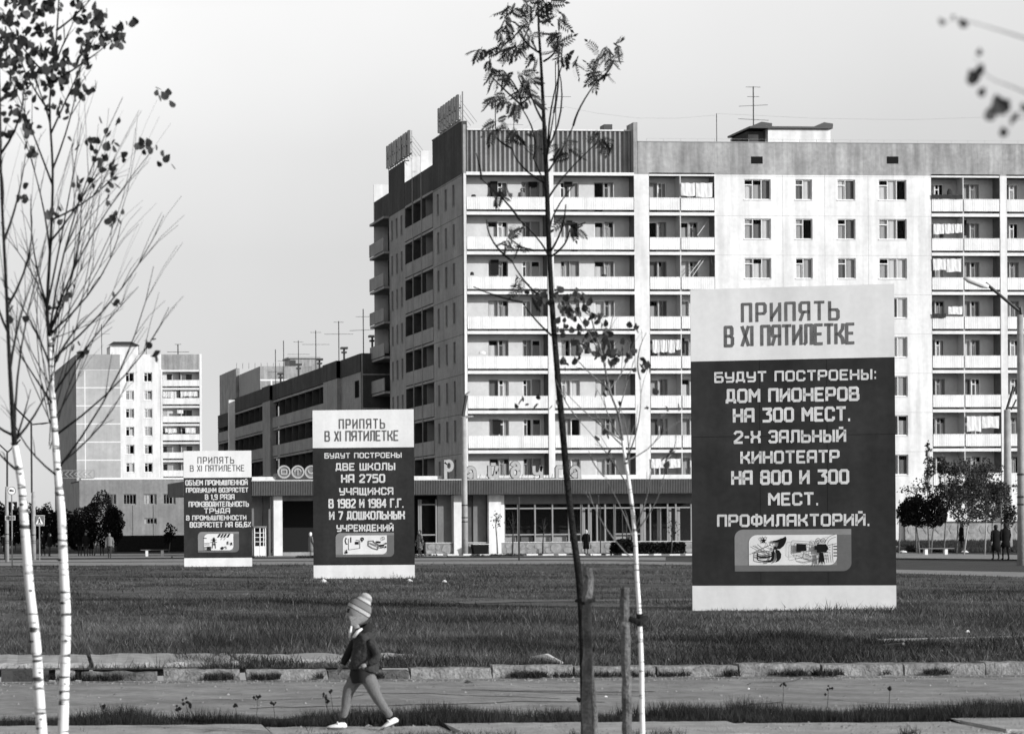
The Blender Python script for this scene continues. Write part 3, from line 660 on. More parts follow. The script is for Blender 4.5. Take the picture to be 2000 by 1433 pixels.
# laundry, ladders and junk in the loggias
def laundry(px0, px1, py0, py1, label, m_='cloth', n=2, dep=.12, seed=1, Yp=None):
    Yp = Yp or Y0
    rn = random.Random(seed); t = thing('laundry', PY(px0, py0, Yp-dep), label, 'laundry')
    A_ = PY(px0, py0, Yp-dep); B_ = PY(px1, py0, Yp-dep)
    part('clothesline', MB().tube([A_, A_.lerp(B_, .5)-Vector((0, 0, .04)), B_], .01, 4), 'metal', t)
    e = [0]+sorted(rn.uniform(i/n-.08, i/n+.08) for i in range(1, n))+[1]; zb = PY(px0, py1, Yp-dep).z
    for i in range(n):
        a = A_.lerp(B_, e[i]+.01); b = A_.lerp(B_, e[i+1]-.015); hh_ = (a.z-zb)*rn.uniform(.75, 1); mb = MB(); K = 6
        for j in range(K):
            for r_ in range(2):
                p = [a.lerp(b, (j+d)/K) for d in (0, 1)]; f = lambda q, s_, jj: (q.x, q.y+.03*math.sin(jj*1.9+s_), q.z-.01-hh_*s_/2*(1+.03*math.sin(jj+seed)))
                mb.quad(f(p[0], r_, j), f(p[1], r_, j+1), f(p[1], r_+1, j+1), f(p[0], r_+1, j))
        part('cloth', mb, m_, t)
    return t
laundry(1330, 1392, 357, 390, 'large white sheets hung in the top loggia left of the windows', n=2, seed=4)
laundry(1274, 1330, 663, 689, 'small white washing in the loggia left of the big sign', n=4, seed=5)
laundry(1823, 1880, 437, 460, 'white washing in the second loggia from the top at the right', n=3, seed=6)
laundry(1822, 1878, 505, 533, 'white sheets in the third loggia from the top at the right', n=2, seed=7)
laundry(1888, 1952, 812, 842, 'big white sheet with dark marks above the leafy saplings', n=2, seed=8)
laundry(1820, 1880, 380, 388, 'dark planks laid on the top right balcony rail', m_='clothd', n=1, dep=.12, seed=2)
q_ = laundry(1822, 1848, 612, 622, 'black rug hung over the rail in the fourth loggia at the right', m_='clothd', n=1, dep=.14, seed=3)
laundry(1852, 1880, 598, 616, 'white cloth bundle on the rail in the fourth loggia at the right', n=1, dep=.14, seed=9)
laundry(1272, 1330, 895, 915, 'white cloth on the lowest loggia left of the big sign', n=2, seed=12)
laundry(1390, 1396, 895, 915, 'narrow white towel by the edge of the big sign', n=1, seed=13)
for i, (pa, pb, ya, yb) in enumerate(((1362, 1385, 430, 455), (1345, 1372, 505, 533), (1395, 1388, 500, 530), (1352, 1380, 502, 535))):
    A_ = PY(pa, yb+5, Y0+.3); B_ = PY(pb, ya-2, Y0+.7); solo('leaning_pole', MB().tube([A_, B_], .03, 5), 'loggia', ['thin pole leaning in the second loggia from the top', 'pale pole leaning furthest left in the third loggia', 'upright pole by the wall in the third loggia', 'second pale pole leaning in the third loggia'][i], 'pole')
for (pa, pb, ya, yb, nm) in ((958, 972, 354, 384, 'open_door'), (958, 974, 507, 537, 'open_door'), (1033, 1049, 355, 365, 'blind'), (1102, 1118, 355, 365, 'blind'), (1101, 1118, 431, 440, 'blind'), (964, 978, 820, 848, 'open_door'), (1143, 1152, 668, 690, 'open_door'), (1330, 1337, 660, 690, 'blind'), (1880, 1888, 430, 460, 'open_door')):
    A_ = PY(pa, yb, Y0+DEP-.06); B_ = PY(pb, ya, Y0+DEP-.06); part(nm, MB().box(A_.x, B_.x, Y0+DEP-.05, Y0+DEP-.02, A_.z, B_.z), 'dark', big)
for (px, py, w_, h_, lab) in ((925, 383, 10, 3, 'dark box on the rail at the left of the top loggia'), (922, 536, 8, 5, 'small dark pot on the rail of the third loggia from the top'), (1180, 539, 10, 3, 'low dark bundle on the rail beside the middle pier'), (942, 690, 14, 4, 'pale bundle on the rail of the fifth loggia from the top'), (1855, 385, 12, 16, 'dark rounded bundle in the top loggia at the right'), (1800, 0, 0, 0, '')):
    if not w_: continue
    q_ = PY(px, py, Y0+.06); s_ = SCL(q_); mb = MB().loft([((q_.x, q_.y, q_.z-.05), w_/s_/2, .1), ((q_.x, q_.y, q_.z+h_/s_*.6), w_/s_/2.2, .1), ((q_.x, q_.y, q_.z+h_/s_), w_/s_/4, .06)], 10); solo('bundle', mb, 'cloth' if 'pale' in lab else 'clothd', lab, 'bundle')

# ================================================================ THE SHOP IN FRONT
YS = 161.6; SPf = frontP(YS); FZ = frontP(YS-1.6)     # shop wall plane and the fascia plane further out
hx = lambda px: PY(px, 1000, YS).x
hz = lambda px, py: PY(px, py, YS).z
gx = lambda px: PY(px, 950, YS-1.6).x
gz = lambda px, py: PY(px, py, YS-1.6).z
shop = thing('shop_pavilion', (hx(800), YS, 0), 'single-storey shop with dark ribbed fascia and tall glass front', 'shop')
f0, f1 = gx(358), gx(1425); zf1, zf0 = gz(900, 937), gz(900, 965)
nr = 330
mbf = MB(); s_ = (f1-f0)/nr
for i in range(nr):
    a = f0+i*s_
    mbf.quad(FZ(a, 0, zf0), FZ(a+s_*.55, 0, zf0), FZ(a+s_*.55, 0, zf1), FZ(a, 0, zf1)); mbf.quad(FZ(a+s_*.55, 0, zf0), FZ(a+s_*.75, -.10, zf0), FZ(a+s_*.75, -.10, zf1), FZ(a+s_*.55, 0, zf1)); mbf.quad(FZ(a+s_*.75, -.10, zf0), FZ(a+s_, 0, zf0), FZ(a+s_, 0, zf1), FZ(a+s_*.75, -.10, zf1))
part('ribbed_fascia', mbf, 'fascia', shop)
XS0 = f0; part('side_fascia', MB().box(XS0, XS0+.06, YS-1.6+.01, YS+6.5, zf0, zf1), 'fascia', shop)
part('canopy_soffit', MB().box(f0+.07, f1, YS-1.53, YS+3.8, zf0-.02, zf0+.1), 'shopgrey', shop)
part('roof', MB().box(f0+.07, f1, YS-1.5, YS+3.7, zf1-.25, zf1-.1), 'sidedark', shop)
part('coping', MB().pbox(FZ, f0, f1, .03, -.2, zf1+.002, zf1+.05), 'slab', shop)
for (a, b) in ((495, 541), (806, 868), (1137, 1425)):
    part('parapet', MB().pbox(FZ, gx(a), gx(b), -.5, -.7, zf1+.0, gz(900, 928.5)), 'white', shop)
part('side_wall', MB().box(XS0+1.2, XS0+1.4, YS, YS+6.4, 0, zf0-.03), 'sidedark', shop)
zw0 = hz(1000, 1058)
# walls and columns
def seg(a, b, m_, name='wall_panel', n=0, z0=0, z1=None, dn=-.25, label=None):
    return part(name, MB().pbox(SPf, hx(a), hx(b), n, n+dn, z0, (zf0-.03) if z1 is None else z1), m_, shop, label=label)
seg(372, 470, 'shopgrey'); seg(488, 513, 'shopgrey', n=-.2); seg(515, 529.5, 'shopgrey', n=-.3)
seg(530, 547, 'white', 'column', n=.9, dn=-.5); seg(883, 900, 'white', 'column', n=.5, dn=-.4); seg(901, 915, 'shopgrey', n=-.1); seg(925, 950, 'shopgrey', n=-.1)
seg(916, 924, 'sidedark', 'door', n=-.2, z0=.4); seg(951, 975, 'white', 'column', n=.5, dn=-.4); seg(976.5, 984, 'white', 'column', n=.1, dn=-.3); seg(855, 882, 'shopgrey', n=-.05, z0=zw0, label='grey blind panel')
seg(547.5, 830, 'dark', 'entrance_recess', n=-3, dn=-.1)
seg(548, 613, 'shopgrey', 'lintel', n=.6, z0=hz(580, 978), dn=-.2)
seg(547.5, 700, 'pave', 'step', n=.9, z0=0, z1=.28, dn=-2.5)
# dark interior behind the glazing
seg(806, 882, 'dark', 'interior', n=-2.2, dn=-.1); seg(985, 1424, 'dark', 'interior', n=-3.0, dn=-.1)
seg(806, 1424, 'dark', 'interior_floor', n=-.4, dn=-2.6, z0=zw0-.2, z1=zw0-.1)
seg(985, 1424, 'shopgrey', 'transom_beam', n=-.02, z0=hz(1100, 983.5), dn=-.15)
def glaz(edges, z0, z1, trans=(), fm='frg', w=.095):
    for i, e in enumerate(edges): part('mullion', MB().pbox(SPf, hx(e)-w/2, hx(e)+w/2, .02, -.14, z0, z1), fm, shop)
    for a, b in zip(edges, edges[1:]):
        ua, ub = hx(a)+w/2, hx(b)-w/2
        for t in trans: part('transom', MB().pbox(SPf, ua+.002, ub-.002, .0, -.1, t-.045, t+.045), fm, shop)
        part('glass_pane', MB().quad(SPf(ua, -.05, z0), SPf(ub, -.05, z0), SPf(ub, -.05, z1), SPf(ua, -.05, z1)), 'glass', shop)
zt_ = hz(1100, 984); zmid = hz(1100, 1043); zup = hz(1100, 992)
glaz([985, 1012, 1045, 1079, 1111, 1135], zw0, zt_, (zmid, zup))
glaz([1136, 1150, 1166, 1182, 1200], zw0, zt_, (zup,), w=.10)
glaz([1201, 1236, 1252], zw0, zt_, (zmid, zup)); glaz([1254, 1270, 1304, 1320, 1350, 1385, 1424], zw0, zt_, (zup,))
glaz([818, 822, 852], zw0-.1, hz(830, 975), (hz(830, 985), hz(830, 1044)), fm='frg')
for a, b, c in ((987, 1010, 'cur2'), (1020, 1042, 'cur3'), (1047, 1077, 'cur2'), (1081, 1109, 'cur2'), (1205, 1234, 'cur2')):
    curtain(SPf, hx(a), hx(b), zw0+.02, zmid-.05, -.3, shop, c, .3)
for a, b in ((1141, 1147), (1152, 1160), (1258, 1266), (1288, 1296), (1308, 1316), (1326, 1333)): curtain(SPf, hx(a), hx(b), zw0+.02, zup-.05, -.5, shop, 'cur2', .15)
# rubble plinth: single stones set proud of the mortar bed
seg(829, 1424, 'annex', 'plinth', n=.28, z0=0, z1=zw0-.04, dn=-.5)
seg(829, 1424, 'slab', 'plinth_coping', n=.33, z0=zw0-.039, z1=zw0-.001, dn=-.4)
rs = random.Random(9); u = hx(830)
while u < hx(1420):
    w = rs.uniform(.35, .95); zz = .06; nrow = rs.choice([1, 2, 2]); zs_ = rs.uniform(.35, .65)
    for j in range(nrow):
        hT = zw0-.12; h_ = hT if nrow == 1 else (hT*zs_ if j == 0 else hT*(1-zs_)); z0 = .05+(hT*zs_ if j else 0)
        cx, cz = u+w/2+rs.uniform(-.1, .1), z0+h_/2; k = rs.choice([5, 6, 7]); ph = rs.uniform(0, 6); mb = MB()
        ring = [(cx+w*.5*rs.uniform(.78, 1.05)*math.cos(ph+2*pi*i/k), cz+h_*.5*rs.uniform(.85, .98)*math.sin(ph+2*pi*i/k)) for i in range(k)]
        mb.quad(*[SPf(a, .31, b) for a, b in ring])
        for i in range(k): (a, b), (c, d) = ring[i], ring[(i+1) % k]; mb.quad(SPf(a, .31, b), SPf(c, .31, d), SPf(c+.02*(c-cx), .27, d), SPf(a+.02*(a-cx), .27, b))
        part('plinth_stone', mb, 'stone', shop)
    u += w
# lettering on the roof edge
def stroke(mb, pts, w, P, n0, n1, closed=False):
    pts = list(pts)+([pts[0]] if closed else []); e = 0
    for i in range(len(pts)-1):
        (x0, z0), (x1, z1) = pts[i], pts[i+1]; dx, dz = x1-x0, z1-z0; l_ = math.hypot(dx, dz)
        if l_ < 1e-6: continue
        dx /= l_; dz /= l_; ex = w*.28; nx, nz = -dz*w/2, dx*w/2
        q = [(x0-dx*ex+nx, z0-dz*ex+nz), (x0-dx*ex-nx, z0-dz*ex-nz), (x1+dx*ex-nx, z1+dz*ex-nz), (x1+dx*ex+nx, z1+dz*ex+nz)]; nn = n1+.0012*(i % 5)
        mb.quad(*[P(a, nn, b) for a, b in q])
        if n0 is not None:
            for k in range(4): (a, b), (c, d) = q[k], q[(k+1) % 4]; mb.quad(P(a, nn, b), P(c, nn, d), P(c, n0, d), P(a, n0, b))
def arc(cx, cz, rx, rz, a0, a1, n=12): return [(cx+rx*math.cos(R(a0+(a1-a0)*i/n)), cz+rz*math.sin(R(a0+(a1-a0)*i/n))) for i in range(n+1)]
LP = frontP(YS-1.35)
scr = {  # rounded lower-case advertising letters, unit box 0..1
 'Р': [[(.18, 0), (.18, 1)] , arc(.5, .72, .33, .27, 150, -150, 14)],
 'а': [arc(.45, .42, .38, .36, 200, 0, 10)+[(.85, 0)], arc(.45, .28, .25, .2, 180, 340, 8)[:6]+[(.5, .35)]],
 'й': [[(.12, .8), (.12, .2)]+arc(.4, .22, .28, .2, 180, 360, 8)+[(.85, .8)], [(.85, .4), (.85, 0)], [(.35, .95), (.65, .95)]],
 'д': [arc(.5, .35, .33, .3, 160, -200, 14), [(.83, .35), (.83, .72)]+arc(.5, .75, .33, .25, 0, 160, 8)],
 'у': [[(.12, .8), (.12, .5)]+arc(.42, .45, .3, .18, 180, 350, 8)+[(.85, .8)], [(.85, .8), (.85, 0)]+arc(.5, .0, .35, .2, 0, -140, 8)],
 'г': [[(.2, 0), (.2, .7), (.3, .8), (.9, .8)]]}
lt = thing('shop_sign', (gx(868), YS-1.35, zf1), 'rounded grey letters Райдуга standing on the shop roof edge', 'sign')
zb0 = gz(1000, 934)
for ch, pa, pb, hpx in (('Р', 868, 888, 34), ('а', 912, 932, 26), ('й', 955, 975, 28), ('д', 998, 1018, 30), ('у', 1042, 1062, 27), ('г', 1086, 1103, 26), ('а', 1116, 1136, 26)):
    ua, ub = gx(pa), gx(pb); h_ = hpx/28.9; mb = MB(); mh = MB()
    for st in scr[ch]: stroke(mb, [(ua+x*(ub-ua), zb0+.05+z*h_) for x, z in st], .21, LP, -.02, .1); stroke(mh, [(ua+x*(ub-ua), zb0+.05+z*h_) for x, z in st], .27, LP, -.06, .07)
    L_ = part('letter', mb, 'letter', lt); part('letter_tray', mh, 'letterd', L_)
part('support_frame', (lambda b: ([b.tube([LP(gx(868)+i*.42, -.05, zf1), LP(gx(868)+i*.42+.08, -.05, zb0+.3)], .018, 4) for i in range(23)], b.pbox(LP, gx(866), gx(1138), -.02, -.08, zb0-.03, zb0+.03), b)[-1])(MB()), 'metal', lt)
rnds = [(556, 'box'), (583, 'umbrella'), (609, 'dish'), (636, 'box')]
for i, (px, ic) in enumerate(rnds):
    c = (gx(px), gz(px, 921)); r_ = .40; lab = ['leftmost round shop emblem, with a boxy device', 'round shop emblem with a small umbrella, second from left', 'round shop emblem just left of the middle sign', 'round shop emblem hidden behind the middle sign'][i]
    t = thing('round_emblem', LP(c[0], 0, zf1), lab, 'sign', 'round emblems on the shop roof')
    mb = MB(); ring = arc(c[0], c[1], r_, r_, 0, 360, 20)[:-1]; mb.quad(*[LP(a, .0, b) for a, b in ring]); part('disc', mb, 'shopgrey', t)
    mb = MB(); stroke(mb, ring, .10, LP, -.03, .06, True); part('ring', mb, 'letter', t)
    mb = MB()
    if ic == 'umbrella': stroke(mb, arc(c[0], c[1]+.02, .22, .18, 0, 180, 8), .09, LP, 0, .05); stroke(mb, [(c[0], c[1]+.15), (c[0], c[1]-.22)], .06, LP, 0, .05)
    elif ic == 'box': stroke(mb, [(c[0]-.18, c[1]-.14), (c[0]-.18, c[1]+.14), (c[0]+.18, c[1]+.14), (c[0]+.18, c[1]-.14)], .08, LP, 0, .05, True)
    else: stroke(mb, arc(c[0], c[1]+.1, .2, .2, 180, 360, 8), .09, LP, 0, .05)
    part('icon', mb, 'letter', t)
    part('post', MB().tube([LP(c[0], -.03, zf1), LP(c[0], -.03, c[1]-r_+.04)], .03, 5), 'metal', t)
# phone booth
b = PY(508, 1075, YS-1.2); bw_ = .82
bt = thing('phone_booth', (b.x, b.y, 0), 'white glazed phone booth by the shop wall, partly behind the left sign', 'phone booth')
mb = MB(); mb.box(b.x-bw_/2, b.x+bw_/2, b.y-.02, b.y+.02, .05, .72); part('lower_panel', mb, 'white', bt)
mb = MB()
for dx in (-bw_/2, -.03, bw_/2-.06): mb.box(b.x+dx, b.x+dx+.06, b.y-.04, b.y+.04, .05, 1.95)
for dx in (-bw_/2, bw_/2-.06): mb.box(b.x+dx, b.x+dx+.06, b.y+.74, b.y+.82, .05, 1.95)
for z in (1.0, 1.3, 1.6): mb.box(b.x-bw_/2, b.x+bw_/2, b.y-.025, b.y+.025, z, z+.04)
part('frame', mb, 'fr', bt); part('roof', MB().box(b.x-bw_/2-.05, b.x+bw_/2+.05, b.y-.06, b.y+.85, 1.951, 2.08), 'shopgrey', bt)
part('back_panel', MB().box(b.x-bw_/2, b.x+bw_/2, b.y+.83, b.y+.87, .05, 1.95), 'dark', bt)
# bin in front of the plinth
b = PY(937, 1075, YS-1.0); mb = MB(); w = .55
mb.v += [(b.x-w*.82, b.y-.25, .05), (b.x+w*.82, b.y-.25, .05), (b.x+w*.82, b.y+.25, .05), (b.x-w*.82, b.y+.25, .05), (b.x-w, b.y-.32, .72), (b.x+w, b.y-.32, .72), (b.x+w, b.y+.32, .72), (b.x-w, b.y+.32, .72)]
mb.f += [(0, 3, 2, 1), (0, 1, 5, 4), (1, 2, 6, 5), (2, 3, 7, 6), (3, 0, 4, 7)]
bt = thing('skip_box', (b.x, b.y, 0), 'black steel box with pale rim by the lamp post at the shop', 'bin'); part('body', mb, 'black', bt)
rim = MB(); rim.box(b.x-w-.02, b.x+w+.02, b.y-.34, b.y+.34, .721, .76); part('lid', rim, 'slab', bt)

# ================================================================ FAR BUILDINGS
def seams(mb, P, u0, u1, zs, us, z0, z1, w=.10, n=.012):
    for z in zs: mb.pbox(P, u0, u1, n, .002, z-w/2, z+w/2)
    for u in us: mb.pbox(P, u-w/2, u+w/2, n+.006, .002, z0, z1)
    return mb
# --- left nine-storey block
YL = 366.0; Lf = frontP(YL); lx = lambda px: PY(px, 800, YL).x; lz = lambda px, py: PY(px, py, YL).z
lb = thing('tower_block', (lx(148), YL, 0), 'distant panel tower with one loggia stack at the far left', 'apartment building')
X0, X1, XW, XQ, XR = lx(149), lx(235), lx(307), lx(315.5), lx(390)
zt = lz(250, 692); zt2 = lz(250, 721.5); fh = (lz(250, 736)-lz(250, 912.5))/5
rows = [lz(270, 727)-fh*k for k in range(9)]
hs = [(lx(a), lx(b), z-1.5, z) for a, b in ((245, 262), (281, 297.5)) for z in rows]
M['towerpan'] = mat('tower_blank_panel', .42, noise=.1, scale=.3, streak=.12); part('front_wall', MB().pbox(Lf, X0, X1, .0, -.3, 0, zt2), 'towerpan', lb)
part('front_wall', wall_holes(MB(), Lf, X1, XQ, 0, zt, hs, depth=.25), 'white', lb)
part('room_backing', MB().pbox(Lf, X1, XQ, -1.2, -1.3, 0, zt2), 'dark', lb)
part('attic_wall', MB().pbox(Lf, X0, X1-.003, .05, -.3, zt2+.002, zt), 'panel', lb)
part('panel_seams', seams(MB(), Lf, X0, X1, [zt2]+[zt2-fh*k for k in range(1, 8)], [lx(166)], lz(160, 935), zt2, .15), 'lightseam', lb)
rr = random.Random(21)
for h in hs: window(lb, Lf, *h, n=-.12, kind='2', rnd=rr, lite=.5, fw=.12)
part('side_wall', MB().box(X0, X0+.3, YL+.01, YL+40, 0, zt), 'side', lb)
part('side_seams', seams(MB(), sideP(X0), YL+.5, YL+40, [zt2-fh*k for k in range(8)], [], 0, zt, .12), 'attic', lb)
part('loggia_back_wall', MB().pbox(Lf, XQ, XR, -1.0, -1.2, 0, zt2), 'loggia', lb)
part('attic_wall', MB().pbox(Lf, XQ+.003, XR, 0.0, -.4, lz(350, 722), zt-.001), 'attic', lb)
part('pier', MB().pbox(Lf, XR, XR+.35, .05, -1.2, 0, zt+.05), 'white', lb)
part('pier', MB().pbox(Lf, XQ-.15, XQ+.15, .05, -1.2, 0, zt2), 'white', lb)
for k in range(9):
    zc = rows[k]+.1
    part('loggia_slab', MB().pbox(Lf, XQ, XR, .0, -1.0, zc+.0, zc+.28), 'slab', lb)
    part('balcony_panel', MB().pbox(Lf, XQ+.16, XR-.02, .06, -.02, zc-1.3-.95, zc-1.3), 'white', lb)
    part('partition', MB().pbox(Lf, (XQ+XR)/2-.06, (XQ+XR)/2+.06, -.03, -.99, zc-2.4, zc-.002), 'sidedark', lb)
    for j, (fa, fb) in enumerate(((.06, .16), (.17, .3), (.56, .66), (.67, .82))):
        a = XQ+(XR-XQ)*fa; b_ = XQ+(XR-XQ)*fb; part('window', MB().pbox(Lf, a, b_, -.96, -1.0, zc-2.3, zc-.35), rr.choice(['dark', 'cur2', 'cur3', 'dark', 'cur1']), lb)
hh = thing('roof_head_house', (lx(218), YL+3, zt), 'white hut with dark hipped lid on the distant left tower', 'roof hut')
z1_ = PY(250, 675, YL+3).z
part('wall', MB().box(lx(220), lx(277), YL+3, YL+8, zt-.1, z1_), 'white', hh)
mb = MB(); xa, xb = lx(215), lx(278); z1_ += .01
mb.quad((xa, YL+2.6, z1_), (xb, YL+2.6, z1_), (xb-1.1, YL+4.6, z1_+.75), (xa+1.1, YL+4.6, z1_+.75)); mb.quad((xa, YL+2.6, z1_), (xa+1.1, YL+4.6, z1_+.75), (xa+1.1, YL+6.5, z1_+.75), (xa, YL+8.5, z1_)); mb.quad((xb, YL+2.6, z1_), (xb, YL+8.5, z1_), (xb-1.1, YL+6.5, z1_+.75), (xb-1.1, YL+4.6, z1_+.75))
part('roof', mb, 'metal', hh)
antenna(roofP(196, YL+2, zt), PY(196, 634, YL+2).z-zt, [(.7, 2.6, 0)], 'roof antenna above the left edge of the distant tower', .06)
antenna(roofP(283, YL+2, zt), PY(283, 662, YL+2).z-zt, [(.9, .8, 0)], 'short roof mast right of the hipped hut', .05)
antenna(roofP(345, YL+2, zt), PY(345, 672, YL+2).z-zt, [(.98, 1.0, 0), (.3, 3.5, 0)], 'stubby vent mast on the right half of the distant tower', .1)
for i, (pa, pb, ya, yb, n_) in enumerate(((318, 345, 764, 778, 5), (352, 386, 764, 776, 4), (322, 345, 836, 846, 3), (362, 382, 835, 846, 2), (346, 358, 800, 808, 1), (372, 388, 902, 920, 1))):
    laundry(pa, pb, ya, yb, ['washing at the left of the second tower loggia', 'washing at the right of the second tower loggia', 'washing at the left of the fourth tower loggia', 'wide sheet at the right of the fourth tower loggia', 'single small cloth in the third tower loggia', 'white cloth in the tower loggia just above the left sign'][i], n=n_, seed=30+i, Yp=YL)
# annex
YA = 352.0; Af = frontP(YA); ax_ = lambda px: PY(px, 980, YA).x; az_ = lambda px, py: PY(px, py, YA).z
an = thing('annex_building', (ax_(155), YA, 0), 'low grey two-storey annex before the distant tower', 'building')
hs = [(ax_(a), ax_(b), az_(200, 985), az_(200, 965)) for a, b in ((190, 196), (203, 227), (241, 266), (281, 306), (319, 343))]+[(ax_(281), ax_(306), az_(290, 1023), az_(290, 1011.5))]
part('front_wall', wall_holes(MB(), Af, ax_(155), ax_(520), 0, az_(300, 936), hs, depth=.3), 'annex', an)  # grey of the wall includes the shade lying on it
part('interior', MB().pbox(Af, ax_(156), ax_(519), -1, -1.1, 0, az_(300, 940)), 'dark', an)
part('roof', MB().box(ax_(155), ax_(520), YA+.31, YL-.2, az_(300, 936)-.3, az_(300, 936)-.1), 'sidedark', an)
part('coping', MB().pbox(Af, ax_(155), ax_(520), .1, -.3, az_(300, 936)+.002, az_(300, 936)+.25), 'lightseam', an)
part('side_wall', MB().box(ax_(155), ax_(155)+.25, YA+.31, YL+20, 0, az_(300, 936)-.31), 'side', an)
for h in hs: window(an, Af, *h, n=-.15, kind='4', rnd=rr, lite=.25, fw=.1, sill=False, fm='frg')
for q in (221, 260, 300): part('downpipe', MB().tube([Af(ax_(q), .06, 0), Af(ax_(q), .06, az_(300, 986))], .04, 5), 'side', an)
sg = thing('roof_sign_frame', (ax_(125), YA, az_(150, 936)), 'thin framed roof sign in front of the distant tower', 'roof sign')
mb = MB(); x0_, x1_, z0_, z1_ = ax_(122), ax_(184), az_(150, 933), az_(150, 918.5)
for (p, q) in (((x0_, z0_), (x1_, z0_)), ((x0_, z1_), (x1_, z1_)), ((x0_, z0_), (x0_, z1_)), ((x1_, z0_), (x1_, z1_)), ((x1_-2, z0_), (x1_-2, 0+az_(300, 936)))): mb.tube([Af(p[0], .2, p[1]), Af(q[0], .2, q[1])], .06, 4)
part('frame', mb, 'frg', sg); mb = MB()
for i, u in enumerate(np.linspace(x0_+.4, x1_-.9, 6)): stroke(mb, [(u+.5, z1_-.15), (u, (z0_+z1_)/2), (u+.5, z0_+.15)], .12, Af, .15, .22)
part('lettering', mb, 'frg', sg)
# lawn bank in front of the annex
mb = MB(); a_ = PY(230, 1080, YA-6); b_ = PY(520, 1080, YA-6)
hd = MB(); Yb = 215.0; ha, hb_ = PY(228, 1080, Yb), PY(362, 1080, Yb); zt_h = PY(300, 1045, Yb).z
hd.box(ha.x, hb_.x, Yb, Yb+2, 0, zt_h)
solo('low_wall', hd, 'bark', 'long dark low wall beside the round clipped trees', 'wall')

# --- five-storey block along the street
XM = 41.9; Mp = sideP(XM); my = lambda px: PX(px, 900, XM).y; mz = lambda px, py: PX(px, py, XM).z
fb = thing('long_apartment_block', (XM, my(705), 0), 'long shaded five-storey block running down the street', 'apartment building')
zr = mz(705, 690); fh5 = 2.8; ce5 = [zr-1.75-fh5*k for k in range(5)]
yy = [my(q) for q in (735, 705, 694, 667, 660, 640, 534, 519, 427)]
YM0 = my(706)
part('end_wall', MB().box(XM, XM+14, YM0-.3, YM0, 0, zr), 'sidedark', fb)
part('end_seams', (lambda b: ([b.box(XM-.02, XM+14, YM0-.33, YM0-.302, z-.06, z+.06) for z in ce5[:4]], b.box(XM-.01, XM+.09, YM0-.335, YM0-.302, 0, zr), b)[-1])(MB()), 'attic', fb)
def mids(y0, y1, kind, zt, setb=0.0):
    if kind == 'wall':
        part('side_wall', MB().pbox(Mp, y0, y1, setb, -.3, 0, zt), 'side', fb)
    else:
        part('loggia_back_wall', MB().pbox(Mp, y0, y1, -1.2, -1.3, 0, zt), 'dark', fb)  # near-black wall stands for the shade inside these loggias
        for k in range(5):
            zc = ce5[k]
            part('loggia_slab', MB().pbox(Mp, y0, y1, 0, -1.2, zc, zc+.2), 'side', fb)
            part('balcony_panel', MB().pbox(Mp, y0+.05, y1-.05, .08, .01, zc-2.55, zc-1.5), 'side', fb)
            m = int((y1-y0)/3.2)
            for i in range(1, m): u = y0+(y1-y0)*i/m; part('partition', MB().pbox(Mp, u-.06, u+.06, -.01, -1.2, zc-2.6, zc-.002), 'sidedark', fb)
    part('attic_wall', MB().pbox(Mp, y0, y1, setb+.06, -.3, zt-1.5, zt), 'sidedark' if y0 < my(650) or y0 > my(520) else 'sidedark', fb)
Yc = [YM0, my(694), my(667), my(640), my(534), my(519), my(427)]
mids(Yc[0]+.01, Yc[2], 'wall', zr); 
for k in range(5):
    for q in (700, 697): 
        u = my(q); part('window', MB().pbox(Mp, u-.5, u+.5, .03, -.05, ce5[k]-1.8, ce5[k]-.4), 'dark', fb)
mids(Yc[2], Yc[3]-.01, 'wall', zr, .35); mids(Yc[3], Yc[4], 'log', zr); mids(Yc[4], Yc[5], 'wall', zr, .3); Y446 = my(447); mids(Yc[5]+.01, Y446, 'log', zr); mids(Y446+.01, Yc[6], 'log', zr-1.25)
part('roof', MB().box(XM+.3, XM+14, YM0, Y446, zr-.6, zr-.4), 'sidedark', fb)
part('rear_end_wall', MB().box(XM, XM+14, Yc[6], Yc[6]+.3, 0, zr-1.25), 'side', fb)
for i, (px, pt, arms, lab) in enumerate(((710, 603, [(.86, 1.3, 0), (.62, 2.4, -.05)], 'roof antenna nearest to the nine-storey block'), (662, 627, [(.98, .9, 0), (.75, 2.6, 0)], 'second roof antenna from the nine-storey block'),
    (617, 645, [(.96, 1.0, 0), (.72, 2.6, 0)], 'roof antenna with low wide crossbar above the middle of the long block'), (583, 665, [(.97, 1.0, 0), (.7, 2.2, 0)], 'roof antenna before the pale distant block'), (554, 665, [(.6, 1.2, 0)], 'bare roof antenna over the pale distant block'), (538, 682, [(.5, 1.6, 0)], 'shortest and farthest roof antenna on the long block'))):
    yA = my(px); yA = min(yA, 320)+.0; P0 = Vector((XM+1.5, PX(px, 700, XM+1.5).y, zr-.5)); q = PX(px, pt, XM+1.5)
    antenna(P0, q.z-zr+.5, arms, lab, .045, 'television antennas on the long block')
for i, (px, pt) in enumerate(((727, 657), (672, 680), (624, 702), (583, 712), (548, 730))):
    q = PX(px, pt, XM+2.5); P0 = Vector((q.x, q.y, zr-.5)); t = thing('vent_pipe', P0, ['vent cowl tucked against the nine-storey block', 'vent cowl between the two nearest antennas', 'vent cowl above the middle of the long block', 'fourth vent cowl along the long roof', 'farthest vent cowl on the long roof'][i], 'vent', 'vent cowls on the long block')
    h_ = q.z-P0.z; part('pipe', MB().tube([P0, P0+Vector((0, 0, h_))], .09, 6), 'metal', t); part('cowl', MB().box(P0.x-.3, P0.x+.3, P0.y-.3, P0.y+.3, q.z-.08, q.z+.1), 'metal', t); part('collar', MB().box(P0.x-.22, P0.x+.22, P0.y-.22, P0.y+.22, q.z-.45, q.z-.3), 'metal', t)
